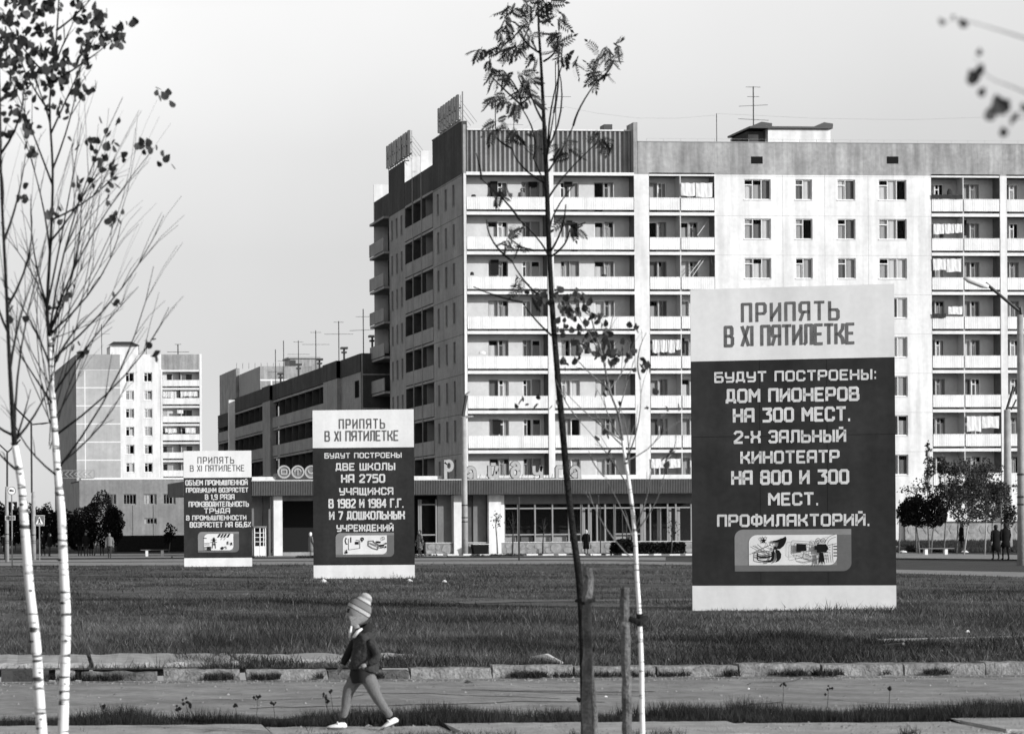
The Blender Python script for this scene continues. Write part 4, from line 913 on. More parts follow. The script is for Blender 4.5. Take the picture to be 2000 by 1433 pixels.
# white column standing before the long block (x 452)
q = PX(452, 781, XM-2.5); solo('concrete_mast', MB().box(q.x-.32, q.x+.32, q.y-.3, q.y+.3, 0, q.z), 'white', 'plain white upright mast before the far end of the long block', 'mast')
# --- pale block far behind
YB = 395.0; bx_ = lambda px: PY(px, 730, YB).x; bz_ = lambda px, py: PY(px, py, YB).z
pb = thing('pale_apartment_block', (bx_(510), YB, 0), 'pale panel block rising behind the long shaded block', 'apartment building')
part('front_wall', MB().pbox(frontP(YB), bx_(508), bx_(660), 0, -.3, 0, bz_(560, 715)), 'attic', pb)
part('panel_seams', seams(MB(), frontP(YB), bx_(508), bx_(660), [bz_(560, 742), bz_(560, 770)], [bx_(530)], 0, bz_(560, 740), .25), 'lightseam', pb)
part('side_wall', MB().box(bx_(508), bx_(508)+.3, YB+.01, YB+21, 0, bz_(560, 715)), 'panel', pb)
part('rear_wing', MB().box(PY(461, 730, YB+21.1).x, bx_(508), YB+21.1, YB+40, 0, PY(470, 719, YB+21).z), 'attic', pb)
hh = thing('roof_head_house', (bx_(566), YB+4, bz_(560, 715)), 'round-topped hut on the pale block behind', 'roof hut')
xa, xb = PY(566, 700, YB+4).x, PY(622, 700, YB+4).x; zb_ = bz_(560, 715)-.2; zt_ = PY(590, 700, YB+4).z
part('wall', MB().box(xa, xb, YB+4, YB+9, zb_, zt_), 'attic', hh); part('roof', MB().box(xa-.3, xb+.3, YB+3.7, YB+9.3, zt_+.001, zt_+.25), 'panel', hh); part('door', MB().box(xa-.02, xa+1.0, YB+3.95, YB+3.99, zb_, zt_-.3), 'metal', hh)
mb = MB()
for q in range(462, 600, 12): mb.tube([PY(q, 720, YB+1)*1+Vector((0, 0, 0)), PY(q, 709, YB+1)], .04, 4)
part('roof_rail', mb, 'metal', pb)
# ================================================================ THE THREE SLOGAN BOARDS
O_ = [(.7, 6), (3.3, 6), (4, 5.3), (4, .7), (3.3, 0), (.7, 0), (0, .7), (0, 5.3), (.7, 6)]
GL = {
 'П': (4, [[(0, 0), (0, 6), (4, 6), (4, 0)]]), 'Р': (4, [[(0, 0), (0, 6), (3.4, 6), (4, 5.4), (4, 3.2), (3.4, 2.6), (0, 2.6)]]),
 'И': (4, [[(0, 6), (0, 0)], [(4, 6), (4, 0)], [(0, .9), (4, 5.1)]]), 'Й': (4, [[(0, 6), (0, 0)], [(4, 6), (4, 0)], [(0, .9), (4, 5.1)], [(1.2, 7.3), (2.8, 7.3)]]),
 'Я': (4, [[(4, 0), (4, 6), (.6, 6), (0, 5.4), (0, 3.4), (.6, 2.8), (4, 2.8)], [(1.4, 2.8), (0, 0)]]),
 'А': (4, [[(0, 0), (0, 5.3), (.7, 6), (4, 6), (4, 0)], [(0, 2.5), (4, 2.5)]]), 'Т': (4, [[(0, 6), (4, 6)], [(2, 6), (2, 0)]]),
 'Ь': (4, [[(0, 6), (0, 0), (3.4, 0), (4, .6), (4, 2.7), (3.4, 3.3), (0, 3.3)]]),
 'Ъ': (4.6, [[(0, 6), (.9, 6), (.9, 0), (4, 0), (4.6, .6), (4.6, 2.7), (4, 3.3), (.9, 3.3)]]),
 'В': (4, [[(0, 0), (0, 6), (3.2, 6), (3.7, 5.5), (3.7, 3.7), (3.1, 3.1), (0, 3.1)], [(3.1, 3.1), (4, 2.4), (4, .6), (3.4, 0), (0, 0)]]),
 'X': (3.4, [[(0, 0), (3.4, 6)], [(0, 6), (3.4, 0)]]), 'I': (.2, [[(.1, 0), (.1, 6)]]),
 'Л': (4, [[(0, 0), (.8, .5), (.8, 6), (4, 6), (4, 0)]]), 'Е': (3.6, [[(3.6, 6), (0, 6), (0, 0), (3.6, 0)], [(0, 3.1), (3, 3.1)]]),
 'К': (4, [[(0, 0), (0, 6)], [(0, 3), (1.6, 3)], [(3.8, 6), (3.6, 4.5), (1.8, 3), (3.6, 1.6), (4, 0)]]),
 'к': (4, [[(0, 0), (0, 6)], [(0, 3), (2.8, 3)], [(4, 6), (4, 4), (2.9, 3), (4, 2), (4, 0)]]),
 'Б': (4, [[(3.8, 6), (0, 6), (0, 0), (3.4, 0), (4, .6), (4, 2.7), (3.4, 3.3), (0, 3.3)]]),
 'У': (4, [[(0, 6), (0, 3.2), (.6, 2.6), (4, 2.6)], [(4, 6), (4, .6), (3.4, 0), (.4, 0)]]),
 'Д': (4, [[(.6, .8), (.6, 6), (3.4, 6), (3.4, .8)], [(0, -.4), (0, .8), (4, .8), (4, -.4)]]),
 'О': (4, [O_]), '0': (3.8, [[(x*.95, y) for x, y in O_]]), 'С': (3.8, [[(3.8, 4.6), (3.8, 5.3), (3.1, 6), (.7, 6), (0, 5.3), (0, .7), (.7, 0), (3.1, 0), (3.8, .7), (3.8, 1.4)]]),
 'Н': (4, [[(0, 0), (0, 6)], [(4, 0), (4, 6)], [(0, 3), (4, 3)]]), 'Ы': (5, [[(0, 6), (0, 0), (2.6, 0), (3.1, .6), (3.1, 2.7), (2.6, 3.3), (0, 3.3)], [(5, 0), (5, 6)]]),
 'М': (4.6, [[(0, 0), (0, 6), (2.3, 2.6), (4.6, 6), (4.6, 0)]]), 'З': (3.8, [[(0, 5.2), (.6, 6), (3.2, 6), (3.8, 5.4), (3.8, 3.6), (3.2, 3.1), (1.4, 3.1)], [(3.2, 3.1), (3.8, 2.5), (3.8, .6), (3.2, 0), (.6, 0), (0, .8)]]),
 'Ф': (4.8, [[(2.4, -.2), (2.4, 6.5)], [(.7, 5.2), (4.1, 5.2), (4.8, 4.5), (4.8, 1.7), (4.1, 1), (.7, 1), (0, 1.7), (0, 4.5), (.7, 5.2)]]),
 'Ш': (5, [[(0, 6), (0, 0), (5, 0), (5, 6)], [(2.5, 0), (2.5, 6)]]), 'Щ': (5.4, [[(0, 6), (0, 0), (5.4, 0), (5.4, -.9)], [(2.4, 0), (2.4, 6)], [(4.8, 0), (4.8, 6)]]),
 'Ч': (4, [[(0, 6), (0, 3), (.6, 2.5), (4, 2.5)], [(4, 6), (4, 0)]]), 'Ж': (5.4, [[(2.7, 0), (2.7, 6)], [(0, 6), (0, 4.2), (1, 3), (0, 1.8), (0, 0)], [(5.4, 6), (5.4, 4.2), (4.4, 3), (5.4, 1.8), (5.4, 0)], [(1, 3), (4.4, 3)]]),
 'Х': (4, [[(0, 6), (0, 4.2), (1.1, 3), (0, 1.8), (0, 0)], [(4, 6), (4, 4.2), (2.9, 3), (4, 1.8), (4, 0)], [(1.1, 3), (2.9, 3)]]),
 'Ц': (4.6, [[(0, 6), (0, 0), (4.6, 0), (4.6, -.9)], [(4, 0), (4, 6)]]), 'Г': (3.4, [[(0, 0), (0, 6), (3.4, 6)]]),
 '2': (3.8, [[(0, 5), (.8, 6), (3, 6), (3.8, 5.2), (3.8, 3.9), (0, .6), (0, 0), (3.8, 0)]]), '3': (3.8, [[(0, 6), (3.8, 6), (3.8, 5.4), (2, 3.6), (3.2, 3.4), (3.8, 2.6), (3.8, .7), (3.1, 0), (0, 0)]]),
 '8': (3.8, [[(.6, 6), (3.2, 6), (3.7, 5.4), (3.7, 3.7), (3.2, 3.1), (.6, 3.1), (.1, 3.7), (.1, 5.4), (.6, 6)], [(.6, 3.1), (0, 2.5), (0, .6), (.6, 0), (3.2, 0), (3.8, .6), (3.8, 2.5), (3.2, 3.1)]]),
 '7': (3.6, [[(0, 6), (3.6, 6), (3.6, 5.2), (1.3, 0)]]), '5': (3.8, [[(3.6, 6), (0, 6), (0, 3.4), (3.2, 3.4), (3.8, 2.8), (3.8, .6), (3.2, 0), (0, 0)]]), '1': (1.6, [[(0, 5), (1.2, 6), (1.2, 0)]]),
 '9': (3.8, [[(3.8, 3), (.6, 3), (0, 3.6), (0, 5.4), (.6, 6), (3.2, 6), (3.8, 5.4), (3.8, .6), (3.2, 0), (0, 0)]]), '4': (3.8, [[(2.9, 0), (2.9, 6), (0, 2.2), (0, 1.7), (3.8, 1.7)]]),
 '6': (3.8, [[(3.6, 6), (.6, 6), (0, 5.4), (0, .6), (.6, 0), (3.2, 0), (3.8, .6), (3.8, 2.7), (3.2, 3.3), (0, 3.3)]]),
 '.': (.4, [[(.1, .0), (.3, .0)]]), '-': (1.6, [[(0, 3), (1.6, 3)]]), ':': (.4, [[(.1, .6), (.3, .6)], [(.1, 4.4), (.3, 4.4)]]), ',': (.4, [[(.3, .2), (0, -1)]]),
 '%': (4, [[(0, 0), (4, 6)], [(.2, 5.4), (1, 5.4)], [(3, .6), (3.8, .6)]]), ' ': (1.6, [])}
def text_line(s, x0, x1, z0, z1, P, thick=.17, gap=1.9):
    out = []
    tot = sum(GL[c][0] for c in s)+gap*(len(s)-1); sx_ = (x1-x0)/tot; sz_ = (z1-z0)/6; w = thick*(z1-z0); w = min(w, 1.75*sx_)
    x = x0
    sz_ = (z1-z0-w*.6)/6; zb = z0+w*.3
    for c in s:
        mb = MB()
        for st in GL[c][1]: stroke(mb, [(x+a*sx_, zb+b*sz_) for a, b in st], w, P, None, .004)
        x += (GL[c][0]+gap)*sx_
        if mb.v: out.append(mb)
    return out
def rrect(x0, z0, x1, z1, r, corners):
    p = []
    for (cx, cz, a, k) in ((x1-r, z1-r, 0, 'tr'), (x0+r, z1-r, 90, 'tl'), (x0+r, z0+r, 180, 'bl'), (x1-r, z0+r, 270, 'br')):
        if k in corners: p += arc(cx, cz, r, r, a, a+90, 8)
        else: p.append({'tr': (x1, z1), 'tl': (x0, z1), 'bl': (x0, z0), 'br': (x1, z0)}[k])
    return p
def board(px0, px1, py0, pred, pwh, py1, D, yaw, label, lines, emb, drawings, leftlean=0, zg=0.0):
    c = PD((px0+px1)/2, py1, D); c.z = zg+.02; s = SCL(c); kx = math.cos(yaw)+((c-EYE).dot(_Rv)/D)*math.sin(yaw); w = (px1-px0)/s/kx; h = (py1-py0)/s
    rt = Vector((math.cos(YAW+yaw), -math.sin(YAW+yaw), 0)); nrm = Vector((-math.sin(YAW+yaw), -math.cos(YAW+yaw), 0))
    zbot = PD((px0+px1)/2, py1, D).z
    P = lambda u, n, z: tuple(c+rt*u+nrm*n+Vector((0, 0, z-c.z)))
    U = lambda px: (px-(px0+px1)/2)/s/kx; Z = lambda py: zbot+(py1-py)/s
    t = thing('slogan_board', (c.x, c.y, zg), label, 'billboard', 'slogan boards standing in the meadow')
    def slab_(name, u0, u1, z0, z1, n0, n1, m_, par=t):
        mb = MB(); q = [P(a, b, z) for z in (z0, z1) for b in (n0, n1) for a in (u0, u1)]; mb.v += q
        mb.f += [(0, 2, 3, 1), (4, 5, 7, 6), (0, 1, 5, 4), (2, 6, 7, 3), (0, 4, 6, 2), (1, 3, 7, 5)]; return part(name, mb, m_, par)
    a, b = U(px0), U(px1)
    top = slab_('header_panel', a, b, Z(pred)+.004, Z(py0), -.12, 0, 'signw'); mid = slab_('red_panel', a, b, Z(pwh)+.004, Z(pred), -.12, .003, 'signr'); slab_('base_panel', a, b, Z(py1), Z(pwh), -.12, .0, 'signw')
    for q_ in (.34, .67): slab_('sheet_joint', a+(b-a)*q_-.004, a+(b-a)*q_+.004, Z(pwh)+.01, Z(pred)-.01, .0032, .0042, 'black', mid)
    if s > 80: slab_('panel_joint', a+.01, b-.01, Z(850)-.008, Z(850), .003, .005, 'black', mid)
    for u in (a+.25, b-.25, (a+b)/2):
        slab_('back_post', u-.05, u+.05, zg-.1, Z(py0)-.1, -.24, -.122, 'stake')
        slab_('rear_strut', u-.04, u+.04, zg-.1, zg+1.6, -.40, -.242, 'stake')
    for (txt, xa, xb, ya, yb, hd) in lines:
        for lb_ in text_line(txt, U(xa), U(xb), Z(yb), Z(ya), lambda u, n, z: P(u, n+(.001 if hd else .004), z), thick=.145 if hd else .2, gap=(2.9 if txt[0] == 'П' and hd else 1.9) if hd else 1.9): part('letter', lb_, 'signletg' if hd else 'signlet', top if hd else mid)
    ex0, ex1, ey0, ey1, ix0, ix1, iy0, iy1 = emb
    o = part('emblem_panel', MB().quad(*[P(u, .008, z) for u, z in rrect(U(ex0), Z(ey1), U(ex1), Z(ey0), (ey1-ey0)*.2/s, ('tl', 'br'))]), 'signg', t)
    part('lower_grey_band', MB().quad(P(U(ex0), .010, Z(iy1)), P(U(ix1), .010, Z(iy1)), P(U(ix1), .010, Z(ey1)), P(U(ex0), .010, Z(ey1))), 'signg2', o)  # darker grey band of the emblem panel
    part('right_grey_band', MB().quad(*[P(u, .010, z) for u, z in rrect(U(ix1)+.002, Z(ey1), U(ex1), Z(iy0), (ey1-ey0)*.2/s, ('br',))]), 'signg2', o)
    o2 = part('picture_field', MB().quad(*[P(u, .014, z) for u, z in rrect(U(ix0), Z(iy1), U(ix1), Z(iy0), (iy1-iy0)*.26/s, ('tl', 'br'))]), 'signw', t)
    ink = MB(); thin = MB(); k = [0]
    for d in drawings:
        k[0] += 1; nn = .018+.0015*k[0]
        if d[0] == 'poly': ink.quad(*[P(U(x), nn, Z(y)) for x, y in d[1]])
        elif d[0] == 'line': stroke(ink if d[2] >= 2 else thin, [(U(x), Z(y)) for x, y in d[1]], d[2]/s, lambda u, n, z: P(u, n+nn, z), None, 0)
    if ink.v: part('ink_drawing', ink, 'black', o2)
    if thin.v: part('thin_drawing', thin, 'signletg', o2)
    return t
def zm(ox, oy, k): return lambda pts: [(ox+x/k, oy+y/k) for x, y in pts]
e3 = zm(1420, 1020, 2000/260)
def circ(x, y, r, n=12): return [(x+r*math.cos(2*pi*i/n), y+r*math.sin(2*pi*i/n)) for i in range(n+1)]
star = [(555+(52 if i % 2 == 0 else 22)*math.sin(pi*i/5), 268-(52 if i % 2 == 0 else 22)*math.cos(pi*i/5)) for i in range(10)]
dr3 = [('poly', e3([(555, 268), star[i], star[(i+1) % 10]])) for i in range(10)]
dr3 += [('line', e3([(505, 215), (520, 245), (535, 205), (555, 240), (580, 205), (595, 245), (605, 210)]), .8),
 ('line', e3([(390, 345), (640, 480)]), 1.2), ('line', e3([(460, 325), (640, 475)]), 1.2), ('line', e3([(385, 460), (660, 330)]), 1.2),
 ('line', e3([(570+115*math.cos(a), 455+32*math.sin(a)) for a in np.linspace(0, 2*pi, 16)]), 1.6), ('line', e3([(570+115*math.cos(a), 485+32*math.sin(a)) for a in np.linspace(.0, pi, 10)]), 3),
 ('line', e3([(570+115*math.cos(a), 545+30*math.sin(a)) for a in np.linspace(.0, pi, 10)]), 2), ('line', e3([(455, 455), (455, 550)]), 2), ('line', e3([(685, 455), (685, 550)]), 2),
 ('poly', e3([(675, 275), (780, 255), (850, 225), (885, 205), (900, 240), (885, 300), (855, 350), (800, 395), (735, 395), (770, 340), (780, 295), (710, 292)])),
 ('poly', e3([(705, 355), (745, 355), (745, 400), (705, 400)])), ('poly', e3([(745, 400), (790, 420), (818, 470), (812, 530), (780, 575), (725, 598), (750, 550), (745, 480), (725, 430)])),
 ('poly', e3([(700, 405), (715, 430), (715, 500), (700, 560), (660, 595), (615, 597), (610, 580), (650, 565), (680, 500), (685, 430)])), ('line', e3([(640, 335), (665, 270), (710, 370), (640, 335)]), .9),
 ('line', e3([(985, 270), (1260, 290), (1285, 320), (1265, 465), (990, 490), (960, 465), (965, 300), (985, 270)]), .8), ('line', e3([(1030, 305), (1220, 315), (1240, 340), (1225, 500), (1030, 540), (1005, 515), (1010, 330), (1030, 305)]), .8),
 ('poly', e3([(1045, 315), (1190, 325), (1195, 428), (1045, 440)])), ('line', e3([(1190, 325), (1330, 350)]), 1), ('line', e3([(1195, 428), (1330, 405)]), 1),
 ('poly', e3([(1315, 345), (1355, 350), (1355, 410), (1315, 405)])), ('poly', e3([(1350, 325), (1490, 325), (1525, 390), (1490, 450), (1355, 450)])), ('line', e3(circ(1370, 275, 36)), 1.2), ('line', e3(circ(1445, 275, 32)), 1.2), ('line', e3(circ(1370, 275, 14)), 1), ('line', e3(circ(1445, 275, 12)), 1),
 ('poly', e3([(1385, 452), (1445, 452), (1470, 635), (1440, 585), (1425, 635), (1408, 580), (1370, 635)])),
 ('line', e3([(1150, 455), (1250, 500), (1370, 480), (1375, 550), (1270, 580), (1150, 545), (1135, 520), (1150, 455)]), 1.1), ('line', e3([(1165, 545), (1260, 560), (1360, 540)]), 1.6), ('line', e3([(1175, 490), (1260, 510), (1360, 495)]), .9),
 ('line', e3(arc(1660, 330, 190, -150, 180, 100, 8)), .9), ('line', e3(arc(1660, 330, 150, -110, 180, 100, 8)), .9), ('line', e3([(1510, 345), (1640, 318)]), 1.2), ('line', e3([(1580, 320), (1580, 520)]), 1)]
dr3 += [('line', e3([(1600, y), (1645, y)]), 2.2) for y in (360, 405, 455, 500)]+[('line', e3([(1530, y), (1550, y)]), 1.2) for y in (370, 410, 455)]+[('line', e3([(x, 480), (x+15, 600)]), 1.0) for x in (1480, 1510, 1545, 1575)]
board(1351, 1749, 560, 702, 1143, 1194, F/101.5, R(13), 'largest slogan board with dark panel about the house of pioneers and cinema', [
 ('ПРИПЯТЬ', 1454, 1641, 590, 627, 1), ('В XI ПЯТИЛЕТКЕ', 1420, 1670, 634, 674, 1), ('БУДУТ ПОСТРОЕНЫ:', 1399, 1712, 724, 744, 0), ('ДОМ ПИОНЕРОВ', 1422, 1678, 758, 784, 0),
 ('НА 300 МЕСТ.', 1436, 1661, 796, 823, 0), ('2-Х ЗАЛЬНЫЙ', 1437, 1652, 840, 864, 0), ('КИНОТЕАТР', 1450, 1639, 880, 904, 0), ('НА 800 И 300', 1432, 1657, 918, 945, 0), ('МЕСТ.', 1504, 1598, 962, 986, 0), ('ПРОФИЛАКТОРИЙ.', 1403, 1697, 1004, 1027, 0)],
 (1435, 1663, 1033, 1115, 1463, 1635, 1044, 1103), dr3)
e2 = zm(360, 1030, 2000/420)
dr2 = [('line', e2([(1507, 95), (1498, 120), (1507, 150), (1518, 150)]), 2), ('line', e2([(1500, 110), (1515, 100)]), 1.5), ('line', e2([(1551, 90), (1551, 135)]), 2), ('line', e2([(1530, 100), (1530, 205), (1600, 195), (1635, 190), (1635, 120), (1600, 115)]), 1),
 ('poly', e2([(1590, 130), (1625, 130), (1625, 155), (1590, 155)])), ('line', e2(circ(1657, 105, 11)), 2.2), ('line', e2([(1657, 115), (1655, 130)]), 2), ('line', e2([(1712, 165), (1715, 125), (1760, 122), (1765, 135), (1810, 160), (1800, 205), (1750, 190), (1712, 165)]), 1.8), ('line', e2([(1730, 150), (1800, 180)]), 1), ('line', e2([(1725, 140), (1795, 165)]), 1),
 ('poly', e2([(1785, 125), (1828, 128), (1828, 145), (1785, 140)])), ('poly', e2([(1812, 160), (1860, 155), (1862, 172), (1815, 178)])), ('poly', e2([(1866, 142), (1884, 142), (1884, 155), (1866, 155)])), ('poly', e2([(1866, 172), (1882, 172), (1882, 188), (1866, 188)])), ('poly', e2([(1820, 182), (1855, 178), (1855, 188), (1820, 190)])),
 ('line', e2(circ(1852, 100, 14, 8)), 1), ('line', e2([(1510, 205), (1510, 230)]), 2), ('line', e2(circ(1510, 228, 7, 6)), 2)]
board(612.5, 810, 800, 874, 1103, 1129, F/57.0, R(5), 'middle slogan board with dark panel about two schools', [
 ('ПРИПЯТЬ', 665, 753, 818, 837, 1), ('В XI ПЯТИЛЕТКЕ', 637, 779, 841, 861, 1), ('БУДУТ ПОСТРОЕНЫ', 636, 785, 884, 894, 0), ('ДВЕ ШКОЛЫ', 658, 772, 904, 918, 0), ('НА 2750', 669, 752, 926, 942, 0),
 ('УЧАЩИХСЯ', 665, 768, 952, 966, 0), ('В 1982 И 1984 Г.Г.', 644, 788, 974, 991, 0), ('И 7 ДОШКОЛЬНЫХ', 645, 790, 998, 1014, 0), ('УЧРЕЖДЕНИЙ', 659, 768, 1024, 1037, 0)],
 (656, 770, 1040, 1087, 670, 756, 1045, 1082), dr2)
dr1 = [('poly', e2([(180, 92), (210, 95), (210, 102), (180, 100)]))]+[('line', e2([(190, y), (235, y)]), 1.2) for y in (145, 158)]+[('line', e2([(185, y), (210, y)]), 1.5) for y in (180, 192, 204)]+[('line', e2([(214, y), (248, y)]), 2.2) for y in (180, 192, 204)]
dr1 += [('line', e2([(262, 190), (272, 95), (282, 95), (292, 190)]), 1.6), ('line', e2([(252, 112), (302, 112)]), 1.2), ('line', e2([(248, 135), (305, 135)]), 1.2), ('line', e2([(265, 155), (290, 155)]), 2.5), ('poly', e2([(268, 100), (286, 100), (288, 130), (266, 130)]))]
dr1 += [('poly', e2([(x+18, 57), (x+32, 57), (x+14, 90), (x, 90)])) for x in (310, 338, 366, 398)]+[('line', e2([(x+10, 92), (x, 112)]), .8) for x in (345, 375)]
dr1 += [('poly', e2([(340, 185), (355, 175), (370, 185), (360, 205), (345, 200)])), ('line', e2([(375, 185), (385, 175), (395, 195)]), 1.6), ('poly', e2([(400, 130), (410, 125), (412, 160), (402, 155)])), ('poly', e2([(432, 135), (446, 140), (448, 165), (434, 160)]))]
board(360, 492.5, 880, 932.5, 1089, 1106, F/41.5, R(0), 'farthest and smallest slogan board with dark panel about industrial output', [
 ('ПРИПЯТЬ', 388, 458, 892, 905, 1), ('В XI ПЯТИЛЕТКЕ', 373, 478, 908, 920, 1), ('ОБЪЕМ ПРОМЫШЛЕННОЙ', 364, 484, 937, 947, 0), ('ПРОДУКЦИИ ВОЗРАСТЕТ', 365, 485, 952, 961, 0), ('В 1,9 РАЗА', 402, 458, 965, 975, 0),
 ('ПРОИЗВОДИТЕЛЬНОСТЬ', 370, 486, 979, 989, 0), ('ТРУДА', 400, 449, 992, 1002, 0), ('В ПРОМЫШЛЕННОСТИ', 365, 481, 1006, 1015, 0), ('ВОЗРАСТЕТ НА 66,6%', 372, 490, 1019, 1029, 0)],
 (387, 467, 1038, 1078, 399, 456, 1042, 1074), dr1)
# ================================================================ LAMPS AND ROAD SIGNS
def base(px, py, z=0): return G(px, py, z)
def lamp_pole(px, yb, ytop, w, label, arm, head, m_='pole', D=None):
    b = G(px, yb) if D is None else PD(px, yb, D); b.z = 0; s = SCL(b); D_ = (b-EYE).dot(FW)
    t = thing('street_lamp', b, label, 'street lamp', None)
    top = PD(px, ytop, D_); hp = top.z
    part('pole', MB().tube([b-Vector((0, 0, .1)), b+Vector((0, 0, 4)), Vector((b.x, b.y, hp))], [w/s/2*1.15, w/s/2, w/s/2*.8], 12), m_, t, smooth=True)
    for (x0, y0, x1, y1, r) in arm: part('arm', MB().tube([PD(x0, y0, D_), PD(x1, y1, D_)], r/s/2, 7), 'metal', t)
    for (x0, y0, x1, y1, r, mm) in head:
        A_, B_ = PD(x0, y0, D_), PD(x1, y1, D_); part('lamp_head', MB().tube([A_, A_.lerp(B_, .25), A_.lerp(B_, .8), B_], [r/s*.3, r/s/2, r/s/2*.9, r/s*.15], 8), mm, t, smooth=True)
    for k in (.24, .27, .36): part('band', MB().tube([b+Vector((0, 0, hp*k)), b+Vector((0, 0, hp*k+.08))], w/s/2*1.12, 10), 'metal', t)
    return t
lamp_pole(1996, 1104, 615, 15, 'tall concrete street lamp nearest the camera at the right edge', [(1996, 620, 1993, 600, 9), (1990, 607, 1925, 553, 6)], [(1930, 560, 1882, 543, 13, 'slab')])
lamp_pole(1969, 1082, 800, 15, 'leaning concrete street lamp post behind the leafy saplings', [(1966, 800, 1980, 755, 5), (1975, 800, 1985, 780, 3)], [(1978, 765, 1992, 748, 6, 'metal')], D=160)
lamp_pole(908, 1082, 815, 11, 'slim concrete street lamp before the shop fascia', [(904, 812, 911, 772, 7)], [(898, 815, 925, 813, 5, 'metalg'), (906, 774, 918, 764, 4, 'metalg')], D=160)
lamp_pole(66, 1092, 960, 8, 'double armed street lamp beside the crossing sign', [(62, 962, 61, 824, 4), (61, 826, 30, 796, 4), (61, 829, 90, 826, 3)], [(31, 797, 22, 790, 3, 'metal'), (80, 828, 96, 825, 3, 'metal')], D=150)
lamp_pole(14, 1094, 950, 7, 'far left double armed lamp behind the birch trunk', [(14, 952, 14, 880, 4), (14, 882, -20, 850, 3), (14, 884, 40, 858, 3)], [], D=140)
def road_sign(px, py, kind, w, D, label, pole=True):
    c = PD(px, py, D); s = F/D; r = w/s/2; Pn = frontP(c.y); t = thing('road_sign', (c.x, c.y, 0), label, 'road sign')
    if pole: part('post', MB().tube([Vector((c.x, c.y+.05, -.1)), Vector((c.x, c.y+.05, c.z+r))], .035, 6), 'metalg', t)
    if kind == 'round':
        p = part('plate', MB().quad(*[Pn(a, .0, b) for a, b in arc(c.x, c.z, r, r, 0, 360, 20)[:-1]]), 'signw', t)
        mb = MB(); stroke(mb, arc(c.x, c.z, r*.9, r*.9, 0, 360, 20)[:-1], r*.13, Pn, None, .004, True)
        part('ring', mb, 'signletg', p); mb = MB(); mb.pbox(Pn, c.x-r*.5, c.x+r*.1, .012, .005, c.z-r*.15, c.z+r*.25); mb.pbox(Pn, c.x+r*.12, c.x+r*.45, .012, .005, c.z-r*.15, c.z+r*.12); part('lorry_symbol', mb, 'black', p)
    else:
        mm = {'arrow': 'black', 'cross': 'signletg', 'plate': 'signletg'}[kind]; hh_ = r if kind != 'plate' else r*.4
        p = part('plate', MB().pbox(Pn, c.x-r, c.x+r, 0, -.02, c.z-hh_, c.z+hh_), mm, t); mb = MB()
        if kind == 'arrow': mb.pbox(Pn, c.x-r*.12, c.x+r*.12, .008, .002, c.z-r*.75, c.z+r*.1); mb.quad(Pn(c.x-r*.4, .008, c.z+r*.1), Pn(c.x+r*.4, .008, c.z+r*.1), Pn(c.x, .008, c.z+r*.7)); part('arrow_symbol', mb, 'signw', p)
        elif kind == 'cross':
            part('border', MB().pbox(Pn, c.x-r*1.06, c.x+r*1.06, -.004, -.03, c.z-r*1.06, c.z+r*1.06), 'signw', p)
            mb.quad(Pn(c.x-r*.8, .006, c.z-r*.75), Pn(c.x+r*.8, .006, c.z-r*.75), Pn(c.x, .006, c.z+r*.85)); part('white_triangle', mb, 'signw', p); m2 = MB()
            m2.tube([Vector(Pn(c.x, .02, c.z+r*.28)), Vector(Pn(c.x, .02, c.z+r*.42))], r*.13, 6); m2.tube([Vector(Pn(c.x, .02, c.z+r*.22)), Vector(Pn(c.x, .02, c.z-r*.15))], r*.12, 5); m2.tube([Vector(Pn(c.x, .02, c.z-r*.15)), Vector(Pn(c.x-r*.25, .02, c.z-r*.6))], r*.08, 5); m2.tube([Vector(Pn(c.x, .02, c.z-r*.15)), Vector(Pn(c.x+r*.25, .02, c.z-r*.6))], r*.08, 5); part('walker_symbol', m2, 'black', p)
        else: part('border', MB().pbox(Pn, c.x-r*1.1, c.x+r*1.1, -.004, -.03, c.z-hh_*1.2, c.z+hh_*1.2), 'signw', p)
    return t
road_sign(23, 958, 'round', 17, 120, 'round white no-lorry sign topmost on the far left post')
road_sign(25, 988, 'arrow', 17, 120.2, 'square dark sign with white up arrow under the round sign', False)
road_sign(20, 1011, 'plate', 18, 120.2, 'small oblong plate under the arrow sign', False)
road_sign(77, 1016, 'cross', 19, 145, 'pedestrian crossing sign with white triangle on the lamp post')
# bench-like rails
def bench(px0, px1, py, yb, label, D):
    a, b = PD(px0, py, D), PD(px1, py, D); t = thing('bench', (a.lerp(b, .5).x, a.y, 0), label, 'bench')
    part('seat', MB().box(a.x, b.x, a.y, a.y+.4, a.z-.05, a.z), 'shopgrey', t)
    for f in (.22, .78): p = a.lerp(b, f); part('leg', MB().box(p.x-.09, p.x+.09, a.y+.05, a.y+.3, -.05, a.z-.051), 'slab', t)
bench(1795, 1867, 1070, 1080, 'pale low bench under the saplings at the right', 140)
bench(275, 330, 1073, 1080, 'low bench before the dark wall at the left', 165)
for (px, py, w) in ((1764, 1077, 18), (1885, 1077, 16), (1890, 1063, 8)):
    stone(px, py+2, w, 5, {1764: 'low pale block left of the bench', 1885: 'low pale block right of the leaning sapling', 1890: 'tiny pale block on the lawn behind the sapling'}[px], m_='slab', cat='block', name='concrete_block')

